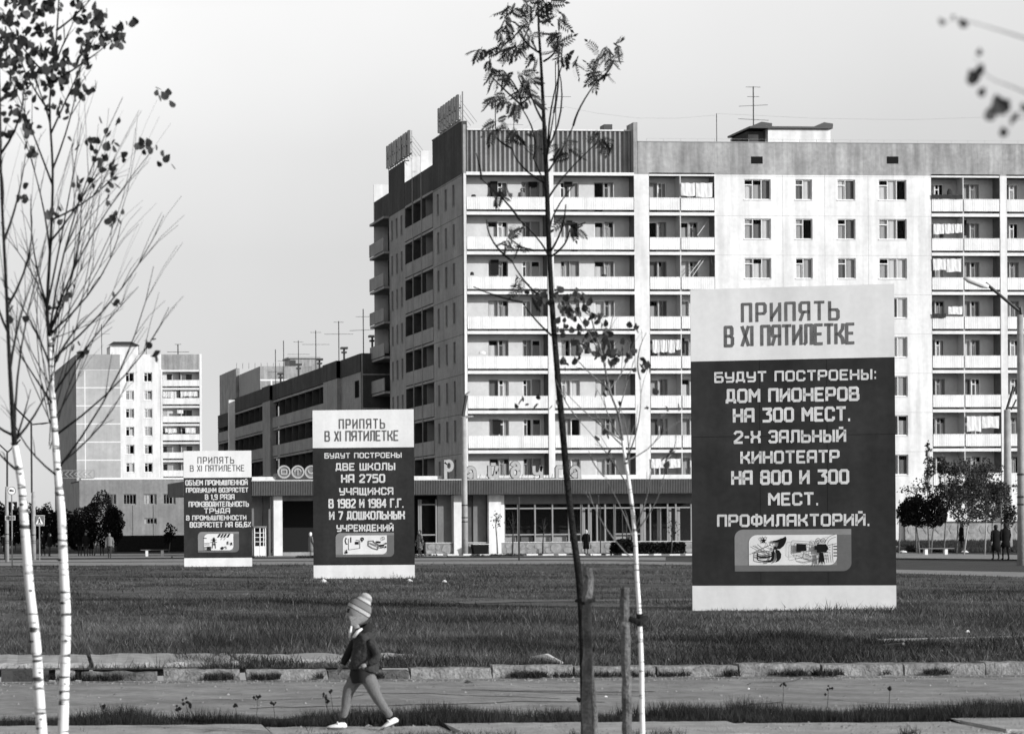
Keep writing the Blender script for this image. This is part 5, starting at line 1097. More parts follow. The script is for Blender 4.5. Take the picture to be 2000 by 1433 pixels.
# ================================================================ RIGHT-HAND LAWN, PLINTH
mb = MB(); a_ = PY(1700, 1040, Y0-.1); b_ = PY(2300, 1040, Y0-.1)
lawn = MB()
for i in range(20):
    ua = fx(1690)+i*1.4; lawn.quad((ua, Y0-14, .02), (ua+1.4, Y0-14, .02), (ua+1.4, Y0-.5, .55), (ua, Y0-.5, .55))
struct('lawn_bank', lawn, 'soild')  # shade on the lawn is put into the bank's dark colour
n = 26000; U_ = NR.uniform(fx(1690), fx(2200), n); V_ = NR.uniform(0, 1, n); Yv = Y0-14+13.4*V_; zv = .02+.53*V_
V3 = np.zeros((n, 3, 3), np.float32); hh_ = NR.uniform(.1, .35, n); V3[:, 0] = np.stack([U_-.04, Yv, zv], 1); V3[:, 1] = np.stack([U_+.04, Yv, zv], 1); V3[:, 2] = np.stack([U_+NR.normal(0, .08, n), Yv, zv+hh_], 1)
o = fast_mesh('lawn_grass', V3.reshape(-1, 3), np.arange(n*3).reshape(-1, 3), 'grassd'); tag(o, 'dark long grass on the lawn bank below the block', None, None, 'stuff')
pz0 = fz(1850, 1045); pz1 = fz(1850, 1021)
part('plinth', MB().pbox(FP, d0-2.2, xend, .25, 0, 0, pz1), 'stone', big)
part('plinth_ledge', MB().pbox(FP, d0-2.2, xend, .3, .0, pz1+.002, pz1+.12), 'metal', big)
rs = random.Random(4); u = d0-2.1
while u < fx(2050):
    w = rs.uniform(.5, 1.1); k = 6; cz = (pz0+pz1)/2; mb = MB(); h_ = (pz1-pz0)*.9
    ring = [(u+w/2+w*.48*rs.uniform(.8, 1)*math.cos(2*pi*i/k), cz+h_*.5*rs.uniform(.8, 1)*math.sin(2*pi*i/k)) for i in range(k)]
    mb.quad(*[FP(a, .28, b) for a, b in ring])
    for i in range(k): (a, b), (c, d) = ring[i], ring[(i+1) % k]; mb.quad(FP(a, .28, b), FP(c, .28, d), FP(c, .24, d), FP(a, .24, b))
    part('plinth_stone', mb, 'stone', big); u += w

# ================================================================ TREES
LEAFM = {}
def leaf_mesh(kind, size, m_):
    key = (kind, size, m_)
    if key in LEAFM: return LEAFM[key]
    mb = MB()
    if kind == 'birch':
        s = size; o = [(0, -.5), (.3, -.38), (.42, -.1), (.25, .25), (0, .55), (-.25, .25), (-.42, -.1), (-.3, -.38)]
        c = (0, 0, .05*s)
        for i in range(8): a, b = o[i], o[(i+1) % 8]; mb.quad(c, (a[0]*s, -.06*s*abs(a[0]), a[1]*s), (b[0]*s, -.06*s*abs(b[0]), b[1]*s))
    else:   # pinnate rowan leaf
        s = size; k = 6
        mb.tube([(0, 0, 0), (0, .1*s, -.45*s), (0, .3*s, -.9*s)], .012*s+.001, 3)
        for i in range(k):
            t = .15+.8*i/k; y = .3*s*t*t; z = -.95*s*t; l_ = .32*s*(1-.3*abs(t-.45)*2); w_ = .085*s
            for sg_ in (-1, 1):
                mb.quad((0, y, z), (sg_*l_*.45, y-.02*s, z-w_-.05*s), (sg_*l_, y+.02*s, z-.16*s), (sg_*l_*.5, y+.03*s, z+w_*.6-.05*s))
        mb.quad((0, .3*s, -.85*s), (w_, .31*s, -1.0*s), (0, .34*s, -1.2*s), (-w_, .31*s, -1.0*s))
    me = bpy.data.meshes.new('leaf'); me.from_pydata(mb.v, [], mb.f); me.materials.append(M[m_]); LEAFM[key] = me; return me
def put_leaf(tree, pos, kind, size, m_, rnd, pitch=.6):
    o = bpy.data.objects.new('leaf', leaf_mesh(kind, size, m_)); COL.objects.link(o); o.parent = tree
    o.location = Vector(pos)-ORG[tree.name]; o.rotation_euler = (rnd.gauss(0, pitch), rnd.gauss(0, pitch), rnd.uniform(0, 2*pi)); k = rnd.uniform(.7, 1.25); o.scale = (k, k, k)
def pl_pts(pts, D, dd=0.0):
    """picture-measured stem or twig: points at one distance, radii in photograph pixels; dd = how far it drifts away"""
    n = len(pts); return [PD(p[0], p[1], D+dd*i/max(1, n-1)) for i, p in enumerate(pts)], [p[2]*D/F for p in pts]
def smooth_path(P, Rr, sub=3):
    out, ro = [], []
    for i in range(len(P)-1):
        p0, p1, p2, p3 = P[max(i-1, 0)], P[i], P[i+1], P[min(i+2, len(P)-1)]
        for k in range(sub):
            t = k/sub; out.append(.5*((2*p1)+(p2-p0)*t+(2*p0-5*p1+4*p2-p3)*t*t+(3*p1-p0-3*p2+p3)*t**3)); ro.append(Rr[i]*(1-t)+Rr[i+1]*t)
    return out+[P[-1]], ro+[Rr[-1]]
def stem(name, tree, pts, D, m_, dd=0, sub=3, n=9):
    P, Rr = pl_pts(pts, D, dd); Rr = [r*.87 for r in Rr]; P, Rr = smooth_path(P, Rr, sub); return part(name, MB().tube(P, Rr, n), m_, tree, smooth=True), P
def twig_fan(name, tree, D, starts_ends, m_, rnd, r0=2.0, r1=.5, forks=2):
    mb = MB(); tips = []
    for (x0, y0, x1, y1) in starts_ends:
        dd = rnd.uniform(-.6, .8); A_ = PD(x0, y0, D); B_ = PD(x1, y1, D+dd); L_ = (B_-A_).length
        side = rnd.uniform(-.17, .17)*L_; C_ = A_.lerp(B_, .55)+CR*side+Vector((0, 0, -.06*L_)); pts = [A_.lerp(C_, t)*(1-t)+C_.lerp(B_, t)*t for t in np.linspace(0, 1, 7)]
        k = D/F; rad = [k*(r0*(1-t)+r1*t) for t in np.linspace(0, 1, 7)]; mb.tube(pts, rad, 5); tips.append(pts)
        for _ in range(forks):
            t = rnd.randint(2, 5); p = pts[t]; d = (B_-A_).normalized(); q = p+(d+Vector((rnd.uniform(-.5, .5), rnd.uniform(-.5, .5), rnd.uniform(-.1, .4)))).normalized()*L_*rnd.uniform(.2, .4)
            mp = [p, p.lerp(q, .5)+Vector((0, 0, .02)), q]; mb.tube(mp, [rad[t]*.7, rad[t]*.5, k*r1*.7], 4); tips.append(mp)
    part(name, mb, m_, tree, smooth=True); return tips
# ---- near left: two birches
D1 = 14.6; rb = random.Random(31)
t1 = thing('birch_tree', PD(122, 1545, D1), 'young birch with white trunk, right one of the pair at the left edge', 'tree'); 
stem('trunk', t1, [(121, 1545, 13), (123, 1433, 12), (127, 1300, 11.2), (129, 1200, 11), (124, 1100, 10.4), (120, 1000, 9.4), (113, 930, 8.6), (108, 860, 8.2), (103, 780, 6.8), (99, 700, 5.6), (97, 655, 5)], D1, 'birch', n=12)
stem('upper_stem', t1, [(97, 656, 4.6), (92, 600, 4), (100, 450, 3.2), (103, 330, 2.8), (97, 200, 2.3), (110, 80, 2), (118, -60, 1.5)], D1, 'bark')
for (x, y, w) in ((95, 788, 5), (97, 655, 6), (101, 733, 4), (111, 962, 5), (113, 916, 7), (116, 1093, 6), (122, 1177, 7), (128, 1250, 4), (127, 1335, 3)):
    p = PD(x, y, D1-.07); part('branch_scar', MB().tube([p-CR*(w*.9*D1/F), p, p+CR*(w*.9*D1/F)], [.001, w*.45*D1/F, .001], 6), 'bark', t1)
tips1 = twig_fan('branches', t1, D1, [(97, 655, 180, 500), (100, 650, 238, 430), (98, 640, 240, 190), (100, 640, 300, 290), (104, 770, 270, 560), (108, 850, 330, 600), (97, 650, 155, 350), (92, 600, 160, 240), (93, 600, 60, 380), (98, 500, 40, 250), (100, 470, 200, 300),
    (100, 430, 230, 330), (102, 360, 20, 150), (103, 330, 160, 120), (100, 260, 190, 60), (98, 220, 30, 90), (104, 160, 230, 70), (106, 130, 150, 30), (113, 916, 300, 520), (112, 910, 250, 740), (105, 700, 320, 420), (104, 160, 10, 40), (110, 60, 190, -20), (98, 240, 60, 140),
    (113, 930, 20, 800), (104, 790, 10, 640), (99, 720, 0, 540), (96, 640, 10, 460)], 'bark', rb, 2.3, .6, 5)
rt_ = random.Random(77); twig_fan('fine_twigs', t1, D1, [(98+rt_.uniform(-2, 10), 640+rt_.uniform(0, 240), 98+rt_.uniform(-120, 190), rt_.uniform(200, 640)) for _ in range(24)], 'bark', rt_, 1.1, .35, 3)
twig_fan('fine_twigs', t2, D2, [(24+rt_.uniform(-4, 4), 700+rt_.uniform(0, 170), rt_.uniform(-60, 130), rt_.uniform(300, 640)) for _ in range(16)], 'bark', rt_, 1.1, .35, 2) if False else None
LC = [(290, 285, 4), (215, 345, 3), (225, 290, 2), (210, 385, 2), (222, 430, 5), (210, 320, 4), (185, 285, 6), (110, 417, 3), (45, 385, 4), (70, 300, 3), (60, 250, 6), (30, 225, 5), (222, 243, 2), (325, 300, 2), (320, 187, 1), (135, 567, 2), (100, 600, 2), (230, 585, 2), (305, 690, 3), (160, 685, 2),
      (150, 360, 2), (168, 360, 2), (140, 275, 2), (105, 205, 4), (120, 200, 3), (150, 170, 2), (172, 175, 2), (60, 170, 4), (40, 110, 5), (75, 100, 5), (45, 75, 6), (100, 130, 5), (130, 120, 2), (160, 125, 3), (85, 60, 5), (165, 80, 3), (185, 65, 2), (205, 80, 4), (195, 45, 2), (240, 55, 2), (225, 75, 2), (160, 40, 3), (90, 150, 4),
      (20, 60, 5), (15, 130, 4), (55, 140, 4), (25, 40, 5), (70, 40, 4), (100, 85, 3), (185, 35, 2), (90, 110, 3), (118, 150, 3), (165, 105, 3), (20, 165, 3), (10, 100, 4), (60, 15, 5), (100, 10, 5), (150, 0, 4), (30, 0, 5)]
for (x, y, c_) in LC:
    for _ in range(c_*2+(6 if y < 190 else 1)): put_leaf(t1, PD(x+rb.gauss(0, 10), y+rb.gauss(0, 11), D1+rb.uniform(-.6, .6)), 'birch', .052, 'leaf', rb)
D2 = 13.8
t2 = thing('birch_tree', PD(88, 1540, D2), 'young birch with white trunk leaning left, at the left edge', 'tree')
stem('trunk', t2, [(90, 1545, 13), (82, 1433, 12.5), (76, 1350, 12), (70, 1250, 11), (58, 1150, 10.5), (50, 1050, 10.5), (43, 960, 9), (36, 910, 8.5), (29, 870, 7.5)], D2, 'birch', n=12)
stem('upper_stem', t2, [(29, 872, 7), (24, 800, 5.5), (18, 700, 4.5), (14, 600, 4), (8, 480, 3.5), (2, 350, 3), (0, 200, 2.4), (-5, 60, 1.8), (-8, -60, 1.4)], D2, 'bark')
for (x, y, w) in ((28, 866, 9), (40, 925, 5), (34, 911, 5), (42, 985, 6), (60, 1153, 5), (44, 1193, 4), (61, 1252, 6), (78, 1313, 4), (80, 1404, 4)):
    p = PD(x, y, D2-.07); part('branch_scar', MB().tube([p-CR*(w*.9*D2/F), p, p+CR*(w*.9*D2/F)], [.001, w*.5*D2/F, .001], 6), 'bark', t2)
tips2 = twig_fan('branches', t2, D2, [(28, 862, 110, 700), (26, 850, -30, 780), (20, 720, 75, 520), (16, 650, -20, 500), (14, 600, 60, 400), (28, 868, 60, 760), (35, 920, -20, 860), (8, 470, 50, 300), (5, 400, -20, 260), (2, 300, 45, 150), (29, 868, 90, 480), (110, 705, 200, 590)], 'bark', rb, 3.0, .7, 2)
for (x, y, c_) in [(20, 620, 1), (8, 250, 4), (15, 200, 3), (40, 180, 3), (-10, 120, 4), (10, 75, 4), (18, 580, 1), (5, 30, 5)]:
    for _ in range(c_*2): put_leaf(t2, PD(x+rb.gauss(0, 9), y+rb.gauss(0, 9), D2+rb.uniform(-.4, .4)), 'birch', .050, 'leaf', rb)
# ---- rowan tied to stakes
DR = 17.6; rr2 = random.Random(5)
tr = thing('rowan_tree', PD(1140, 1450, DR), 'tall thin rowan with dark stem and feathery leaves tied to a stake', 'tree')
stem('trunk', tr, [(1142, 1460, 8), (1140, 1350, 8), (1138, 1240, 8.5), (1131, 1130, 8), (1118, 1030, 7.5), (1107, 930, 7.3), (1098, 830, 7.2), (1089, 730, 6.6), (1080, 620, 6.2), (1074, 520, 5.8), (1070, 420, 5.5), (1067, 330, 5), (1062, 230, 4.2), (1057, 130, 3.2), (1052, 50, 2.6), (1050, -40, 2)], DR, 'bark', n=10)
br = [(1070, 395, 1042, 310), (1042, 310, 1018, 210), (1018, 210, 985, 140), (1066, 320, 1082, 220), (1082, 220, 1086, 60), (1073, 460, 1122, 360), (1060, 215, 1012, 150), (1071, 335, 1120, 245), (1120, 245, 1165, 160), (1165, 160, 1200, 115), (1072, 385, 1165, 280), (1069, 360, 1000, 290), (1000, 290, 962, 255),
      (1062, 120, 1088, 70), (1057, 105, 1012, 60), (1076, 515, 1015, 430), (1015, 430, 940, 350), (940, 350, 930, 300), (1078, 500, 1112, 450), (1065, 300, 1090, 130), (1070, 300, 1100, 120), (1080, 600, 1000, 510), (1000, 510, 950, 430), (1018, 205, 955, 145), (1076, 490, 1105, 400), (1062, 240, 1030, 160), (1083, 660, 1020, 590), (1020, 590, 925, 560)]
twig_fan('branches', tr, DR, br, 'bark', rr2, 2.4, 1.1, 0)
RC = [(985, 50, 3), (1010, 60, 2), (1045, 35, 4), (1092, 40, 4), (1090, 75, 4), (1092, 95, 3), (1000, 75, 3), (1025, 55, 3), (985, 80, 2), (1008, 92, 2), (1030, 75, 2), (942, 105, 2), (957, 125, 3), (975, 110, 2), (958, 140, 2), (990, 105, 2), (1010, 105, 3), (1030, 85, 2), (985, 160, 3), (1000, 155, 3), (1020, 150, 3), (1035, 165, 3),
      (1025, 180, 3), (1045, 120, 2), (1070, 90, 2), (1100, 115, 2), (1118, 125, 2), (975, 155, 2), (1185, 105, 3), (1205, 100, 2), (1195, 125, 4), (1175, 115, 2), (1160, 145, 3), (1182, 150, 4), (1170, 160, 2), (965, 200, 3), (985, 200, 3), (1005, 205, 3), (1020, 200, 2), (1035, 195, 1), (970, 240, 3), (985, 255, 3), (1005, 262, 4), (960, 262, 2),
      (1168, 270, 2), (1178, 285, 3), (1195, 278, 1), (1098, 290, 3), (1115, 305, 2), (1040, 275, 1), (985, 375, 2), (965, 385, 1), (1108, 440, 2), (1120, 455, 1), (985, 480, 4), (1005, 485, 2), (1018, 560, 3), (1040, 575, 2), (1000, 455, 1), (1030, 300, 1), (1080, 15, 4), (1030, 15, 4), (1000, 20, 3), (1060, 0, 4)]
for (x, y, c_) in RC:
    for _ in range(c_+2): put_leaf(tr, PD(x+rr2.gauss(0, 5), y-8+rr2.gauss(0, 5), DR+rr2.uniform(-.3, .3)), 'rowan', .115, 'leaf', rr2, .8)
# stakes
def stake(pts, D, label, seed):
    P, Rr = pl_pts(pts, D); rn = random.Random(seed); P, Rr = smooth_path(P, Rr, 4)
    P = [p+CR*rn.gauss(0, .0035) for p in P]; Rr = [r*rn.uniform(.93, 1.07) for r in Rr]
    b = P[0]; mb = MB().tube(P, Rr, 11); nV = len(mb.v)
    for i in range(nV): v = Vector(mb.v[i]); mb.v[i] = tuple(v+Vector((rn.gauss(0, .0016), rn.gauss(0, .0016), 0)))
    t = thing('tree_stake', (b.x, b.y, b.z), label, 'stake', 'rough wooden stakes by the young trees'); part('post', mb, 'stake', t, smooth=False); return t
s1 = stake([(1147, 1465, 10), (1146, 1350, 10), (1148, 1280, 9.5), (1146, 1200, 9), (1149, 1140, 9.3), (1147, 1108, 9.5)], 17.4, 'tallest rough stake, tied against the dark rowan stem', 1)
part('tie', MB().tube([PD(1125, 1172, 17.2), PD(1140, 1178, 17.1), PD(1160, 1172, 17.35)], .012, 5), 'bark', s1)
stake([(1161, 1465, 7), (1160, 1390, 6.5), (1156, 1320, 5), (1153, 1290, 4)], 17.9, 'thin slanting stake just behind the tallest one', 2)
stake([(1226, 1465, 10), (1224, 1370, 9.5), (1222, 1290, 9.5), (1220, 1200, 9), (1222, 1147, 8)], 17.2, 'stout rough stake left of the white birch sapling', 3)
stake([(1215, 1200, 3), (1215, 1172, 3.5), (1216, 1148, 3)], 17.35, 'split sliver standing beside the stout stake', 4)
# ---- birch sapling right of the stakes
DB = 17.0; rb3 = random.Random(8)
t3 = thing('birch_tree', PD(1256, 1460, DB), 'thin white birch sapling beside the stout stake, leaves at its crown', 'tree')
stem('trunk', t3, [(1256, 1465, 5.8), (1254, 1380, 5.6), (1253, 1300, 5.4), (1249, 1200, 5), (1244, 1120, 4.6), (1240, 1040, 4.6), (1231, 960, 4.2), (1222, 900, 3.8), (1216, 860, 3.4)], DB, 'birch', n=9)
stem('upper_stem', t3, [(1216, 862, 3), (1208, 810, 2.6), (1190, 760, 2.3), (1178, 700, 2), (1160, 640, 1.6), (1150, 600, 1.2)], DB, 'barkg')
part('tie', MB().tube([PD(1229, 1208, DB-.12), PD(1248, 1214, DB-.12), PD(1262, 1206, DB-.05)], .022, 6), 'bark', t3)
part('bark_wrap', MB().tube([PD(1250, 1198, DB), PD(1251, 1222, DB)], .026, 9), 'bark', t3)
twig_fan('branches', t3, DB, [(1240, 1040, 1300, 900), (1300, 900, 1320, 850), (1222, 900, 1250, 740), (1250, 740, 1262, 650), (1216, 860, 1180, 740), (1231, 960, 1130, 820), (1130, 820, 1085, 740), (1216, 860, 1100, 760), (1208, 810, 1240, 700), (1190, 760, 1110, 680), (1178, 700, 1200, 600), (1244, 1080, 1180, 930), (1180, 930, 1150, 880), (1222, 900, 1290, 820), (1240, 1030, 1270, 900), (1190, 760, 1230, 660), (1244, 1100, 1150, 960), (1216, 870, 1160, 800), (1178, 700, 1120, 600), (1225, 920, 1205, 780)], 'barkg', rb3, 1.7, .5, 2)
for (x, y, c_) in [(1055, 575, 5), (1075, 590, 4), (1095, 575, 4), (1110, 600, 7), (1130, 580, 5), (1145, 590, 5), (1120, 615, 6), (1150, 610, 6), (1100, 610, 4), (1165, 620, 4), (1175, 625, 3), (1105, 635, 3), (1140, 640, 4), (1160, 650, 5), (1185, 650, 5), (1120, 665, 4), (1145, 668, 4), (1105, 655, 2), (1180, 670, 6), (1190, 685, 6), (1175, 695, 5),
     (1200, 695, 4), (1215, 690, 3), (1100, 705, 4), (1130, 710, 2), (1165, 690, 3), (1195, 710, 3), (1220, 670, 3), (1230, 695, 3), (1255, 705, 3), (1262, 720, 2), (1225, 730, 2), (1010, 785, 3), (1022, 792, 2), (1058, 778, 2), (1090, 795, 2), (1172, 858, 3), (1180, 875, 2), (1300, 805, 2), (1285, 830, 1), (1305, 885, 4), (1295, 910, 3), (1240, 645, 2), (1270, 770, 1), (1155, 780, 1), (1180, 760, 2), (1330, 800, 1), (1205, 780, 1), (1262, 800, 2), (1025, 565, 2)]:
    for _ in range(c_+(2 if y < 730 else 0)): put_leaf(t3, PD(x+rb3.gauss(0, 7), y+rb3.gauss(0, 7), DB+rb3.uniform(-.6, .6)), 'birch', .054, rb3.choice(['leaf', 'leaf', 'leafl']), rb3)
# ---- overhanging branch at the upper right, very close to the camera
DN = 4.6; rn4 = random.Random(6)
t4 = thing('tree_branch', PD(2150, 200, DN), 'out of focus branch with hanging leaves at the upper right', 'branch')
mb = MB()
for pts in ([(2150, 120, 6), (2050, 90, 4), (1960, 62, 2.5), (1880, 40, 1.2), (1840, 45, .8)], [(2150, 260, 6), (2060, 210, 4), (1990, 175, 2.5), (1930, 150, 1.5), (1905, 110, .8)], [(2150, 240, 4), (2050, 235, 2.5), (1990, 230, 1.6), (1965, 260, .8)]):
    P, Rr = pl_pts(pts, DN); P, Rr = smooth_path(P, Rr, 3); mb.tube(P, [r*.6 for r in Rr], 6)
part('stem', mb, 'barkg', t4, smooth=True)
for (x, y, k) in [(1838, 45, .6), (1877, 46, .8), (1862, 35, .3), (1914, 105, .5), (1901, 152, 1), (1912, 140, .8), (1920, 182, .7), (1952, 205, 1.4), (1935, 220, 1.0), (1965, 205, 1), (1975, 235, .7), (1962, 258, .7), (1985, 228, .5), (1998, 208, .7), (2040, 215, 1.2), (2060, 120, 1.3), (2030, 60, 1.0), (2080, 240, 1.2)]:
    for _ in range(2 if k > .9 else 1):
        o = bpy.data.objects.new('leaf', leaf_mesh('birch', .029, rn4.choice(['leaf', 'leafl', 'leafl']))); COL.objects.link(o); o.parent = t4; o.location = PD(x+rn4.gauss(0, 2), y+rn4.gauss(0, 2), DN)-ORG[t4.name]
        o.rotation_euler = (rn4.uniform(-.4, .4), rn4.uniform(-.7, .7), rn4.uniform(-.8, .8)); o.scale = (k, k, k)

# ---- generic far trees
def far_tree(px, yb, crown, label, m_='leafl', trunk='barkg', D=None, leaf=.11, n=1400, name='young_tree', lean=0, twigs=True, hard=False, cat='tree', fork=5):
    b = G(px, yb) if D is None else PD(px, yb, D); b.z = 0; D_ = (b-EYE).dot(FW); s = F/D_; rn = np.random.RandomState(int(px)*3+int(yb)); rp = random.Random(int(px))
    t = thing(name, b, label, cat); cpts = [(PD(x, y, D_), rx/s, ry/s) for x, y, rx, ry in crown]
    c0 = cpts[0][0]; topz = max(c.z for c, _, _ in cpts)
    tb = b+Vector((0, 0, -.1)); tt = Vector((c0.x, c0.y, c0.z-cpts[0][2]*.6)) if not hard else Vector((c0.x, c0.y, c0.z-cpts[0][2]*.5))
    mb = MB().tube([tb, tb.lerp(tt, .5)+CR*rp.uniform(-.05, .05), tt], [.055, .045, .035], 6)
    part('trunk', mb, trunk, t, smooth=True)
    if twigs:
        mb = MB()
        for c, rx, ry in cpts:
            for _ in range(fork): q = c+Vector((rp.uniform(-.7, .7)*rx, rp.uniform(-.7, .7)*rx, rp.uniform(0, .9)*ry)); mb.tube([tt, tt.lerp(q, .5)+Vector((0, 0, .1)), q], [.025, .016, .006], 4)
        part('branches', mb, trunk, t)
    tot = sum(rx*ry for _, rx, ry in cpts); Vs = []
    for c, rx, ry in cpts:
        k = int(n*rx*ry/tot); d = rn.normal(size=(k, 3)); d /= np.linalg.norm(d, axis=1)[:, None]
        rad = rn.uniform(0, 1, k)**(.33 if not hard else .18); 
        fr = 1+.16*np.sin(d[:, 0]*5+px)+.13*np.sin(d[:, 2]*7+2*d[:, 1]); P = d*rad[:, None]*np.array([rx, rx, ry])*fr[:, None]+np.array(c)
        cl = np.sin(P[:, 0]*3.1+px)+np.sin(P[:, 2]*3.7)+np.sin(P[:, 1]*3.3); P = P[(cl > -.9) | hard]; k = len(P)
        e1 = rn.normal(size=(k, 3)); e1 /= np.linalg.norm(e1, axis=1)[:, None]; e2_ = np.cross(e1, rn.normal(size=(k, 3))); e2_ /= np.linalg.norm(e2_, axis=1)[:, None]; L_ = leaf*rn.uniform(.6, 1.3, (k, 1))
        V = np.stack([P-e1*L_*.5, P+e2_*L_*.4, P+e1*L_*.5, P-e2_*L_*.4], 1); Vs.append(V.reshape(-1, 3))
    V = np.concatenate(Vs); fast_mesh('crown', V, np.arange(len(V)).reshape(-1, 4), m_, t, per=4)
    return t
far_tree(1796, 1082, [(1787, 998, 27, 31), (1775, 1002, 16, 24)], 'clipped dark round tree nearest the big sign', 'leafk', D=146, hard=True, n=5200, leaf=.13, name='clipped_tree')
far_tree(1818, 1083, [(1826, 997, 24, 31), (1838, 1004, 10, 22)], 'second clipped dark round tree from the big sign', 'leafk', D=147, hard=True, n=4200, leaf=.13, name='clipped_tree')
far_tree(1815, 1078, [(1812, 940, 11, 25), (1817, 905, 10, 28), (1812, 878, 5, 18)], 'narrow upright tree reaching above the round clipped ones', 'leaf', D=152, n=900, leaf=.13)
far_tree(1790, 1078, [(1790, 955, 24, 20), (1765, 958, 14, 10)], 'sparse small-leaved sapling behind the clipped round trees', 'leaf', D=150, n=170, leaf=.14)
far_tree(1882, 1085, [(1893, 985, 34, 42), (1880, 930, 24, 36), (1905, 950, 28, 30)], 'leaning sapling with loose leafy crown and pale forked stem', 'leafl', trunk='pole', D=141, n=4600, leaf=.13, fork=8)
far_tree(1923, 1085, [(1927, 985, 30, 34), (1925, 930, 20, 34), (1945, 960, 22, 28)], 'slim sapling with loose crown between the leaning one and the post', 'leafl', trunk='pole', D=143, n=4200, leaf=.13, fork=6)
far_tree(1955, 1080, [(1955, 960, 20, 44), (1970, 1000, 16, 30)], 'leafy sapling in front of the leaning lamp post', 'leafl', D=150, n=3400, leaf=.13)
far_tree(1843, 1083, [(1850, 960, 24, 34), (1842, 915, 12, 24), (1862, 930, 12, 26)], 'leafy dark sapling right of the clipped round trees', 'leaf', D=148, n=3200, leaf=.13)
far_tree(2030, 1085, [(2030, 960, 40, 60), (2010, 1000, 26, 30)], 'bushy tree cut by the right border of the view', 'leaf', D=150, n=3200, leaf=.14)
far_tree(1868, 1080, [(1872, 975, 30, 36), (1895, 925, 26, 26)], 'dim leafy sapling deeper behind the leaning one', 'leaf', D=154, n=3000, leaf=.13)
far_tree(1938, 1078, [(1938, 985, 26, 34), (1915, 940, 20, 26)], 'dim leafy sapling deeper before the block wall', 'leaf', D=155, n=2600, leaf=.13)
far_tree(1755, 1078, [(1757, 1000, 9, 22)], 'small dark sapling half hidden by the big sign', 'leaf', D=153, n=260, leaf=.13)
far_tree(183, 1078, [(196, 1015, 46, 48), (222, 1028, 22, 34), (166, 1032, 24, 34)], 'wide dark dome-shaped clipped tree above the walkers', 'leafk', D=172, hard=True, n=9000, leaf=.16, name='clipped_tree', twigs=False)
for i, (px, yc, r, D_) in enumerate(((118, 1030, 34, 230), (88, 1022, 28, 260), (60, 1018, 30, 250), (30, 1026, 34, 240), (-10, 1010, 40, 220), (145, 1040, 22, 240), (-60, 1000, 50, 230))):
    far_tree(px, 1070, [(px, yc, r, 36), (px+10, yc+12, r*.8, 26)], ['dark street tree left of the dome-shaped tree', 'second dark street tree beyond the white trunks', 'dark tree behind the double armed lamp', 'dark tree behind the arrow sign', 'dark tree cut by the left border', 'dark bush low behind the dome-shaped tree', 'big dark tree just outside the left border'][i], 'leafk', D=D_, n=2400, leaf=.26, name='street_tree', twigs=False, hard=True)
far_tree(330, 1078, [(332, 1038, 12, 16), (326, 1052, 10, 12)], 'dark small shrub before the low annex left of the left sign', 'leafk', D=210, n=420, leaf=.2, name='shrub', cat='shrub', twigs=False)
far_tree(1000, 1082, [(1002, 1020, 16, 26)], 'thin bare sapling before the first shop window', 'leafk', trunk='metal', D=157, n=60, leaf=.1)
far_tree(972, 1080, [(968, 1014, 10, 18), (974, 1006, 8, 12)], 'tiny drooping sapling before the white shop column', 'leaf', trunk='barkg', D=157.5, n=75, leaf=.13)
far_tree(1060, 1082, [(1062, 1025, 20, 20)], 'almost leafless sapling before the middle shop windows', 'leafk', trunk='metal', D=157, n=60, leaf=.1)
far_tree(1310, 1082, [(1312, 1030, 16, 22)], 'thin dark sapling before the last shop windows', 'leafk', trunk='metal', D=157, n=110, leaf=.11)
for i, (px, yt, yb) in enumerate(((1014, 970, 1094), (1173, 988, 1084), (1216, 1000, 1083), (1224, 1010, 1082))):
    b = G(px, yb); q = PD(px, yt, (b-EYE).dot(FW)); solo('thin_pole', MB().tube([b-Vector((0, 0, .1)), Vector((b.x, b.y, q.z))], .05 if i == 0 else .035, 6), 'metal', ['thin dark pole standing at the meadow edge before the shop', 'thin dark pole right of the woman in the pale headscarf', 'thin pole by the hedge before the shop', 'second thin pole by the hedge before the shop'][i], 'pole')
def hedge(px0, px1, y0, yb, D, label):
    a, b = PD(px0, yb, D), PD(px1, yb, D); zt = PD(px0, y0, D).z; k = int((b.x-a.x)*900); rn = np.random.RandomState(int(px0))
    P = np.stack([rn.uniform(a.x, b.x, k), a.y+rn.uniform(0, .8, k), rn.uniform(.02, 1, k)**.7*zt*(1+.15*np.sin(rn.uniform(a.x, b.x, k)))], 1)
    e1 = rn.normal(size=(k, 3)); e1 /= np.linalg.norm(e1, axis=1)[:, None]; e2_ = np.cross(e1, rn.normal(size=(k, 3))); e2_ /= np.linalg.norm(e2_, axis=1)[:, None]
    V = np.stack([P-e1*.08, P+e2_*.06, P+e1*.08, P-e2_*.06], 1).reshape(-1, 3); t = thing('hedge', (a.x, a.y, 0), label, 'hedge'); fast_mesh('foliage', V, np.arange(len(V)).reshape(-1, 4), 'leafk', t, per=4)
    mb = MB()
    for i in range(int((b.x-a.x)/.3)): mb.tube([(a.x+i*.3, a.y+.4, 0), (a.x+i*.3+.05, a.y+.4, zt*.8)], .015, 4)
    part('stems', mb, 'bark', t)
hedge(1197, 1345, 1062, 1082, 157, 'low dark hedge in front of the shop plinth')
hedge(1210, 1236, 1055, 1082, 156.5, 'taller clump of hedge between the two thin poles')
# long low weeds on the pavement edge
n = 16000; A = NR.uniform(8, 36, n); D = NR.uniform(149, 155, n); k = lump(A, D*.8) > .3; blades('pavement_weeds', A[k], D[k], .14, .06, 'grassd', .05, 'patchy dark weeds at the foot of the shop front', .4)

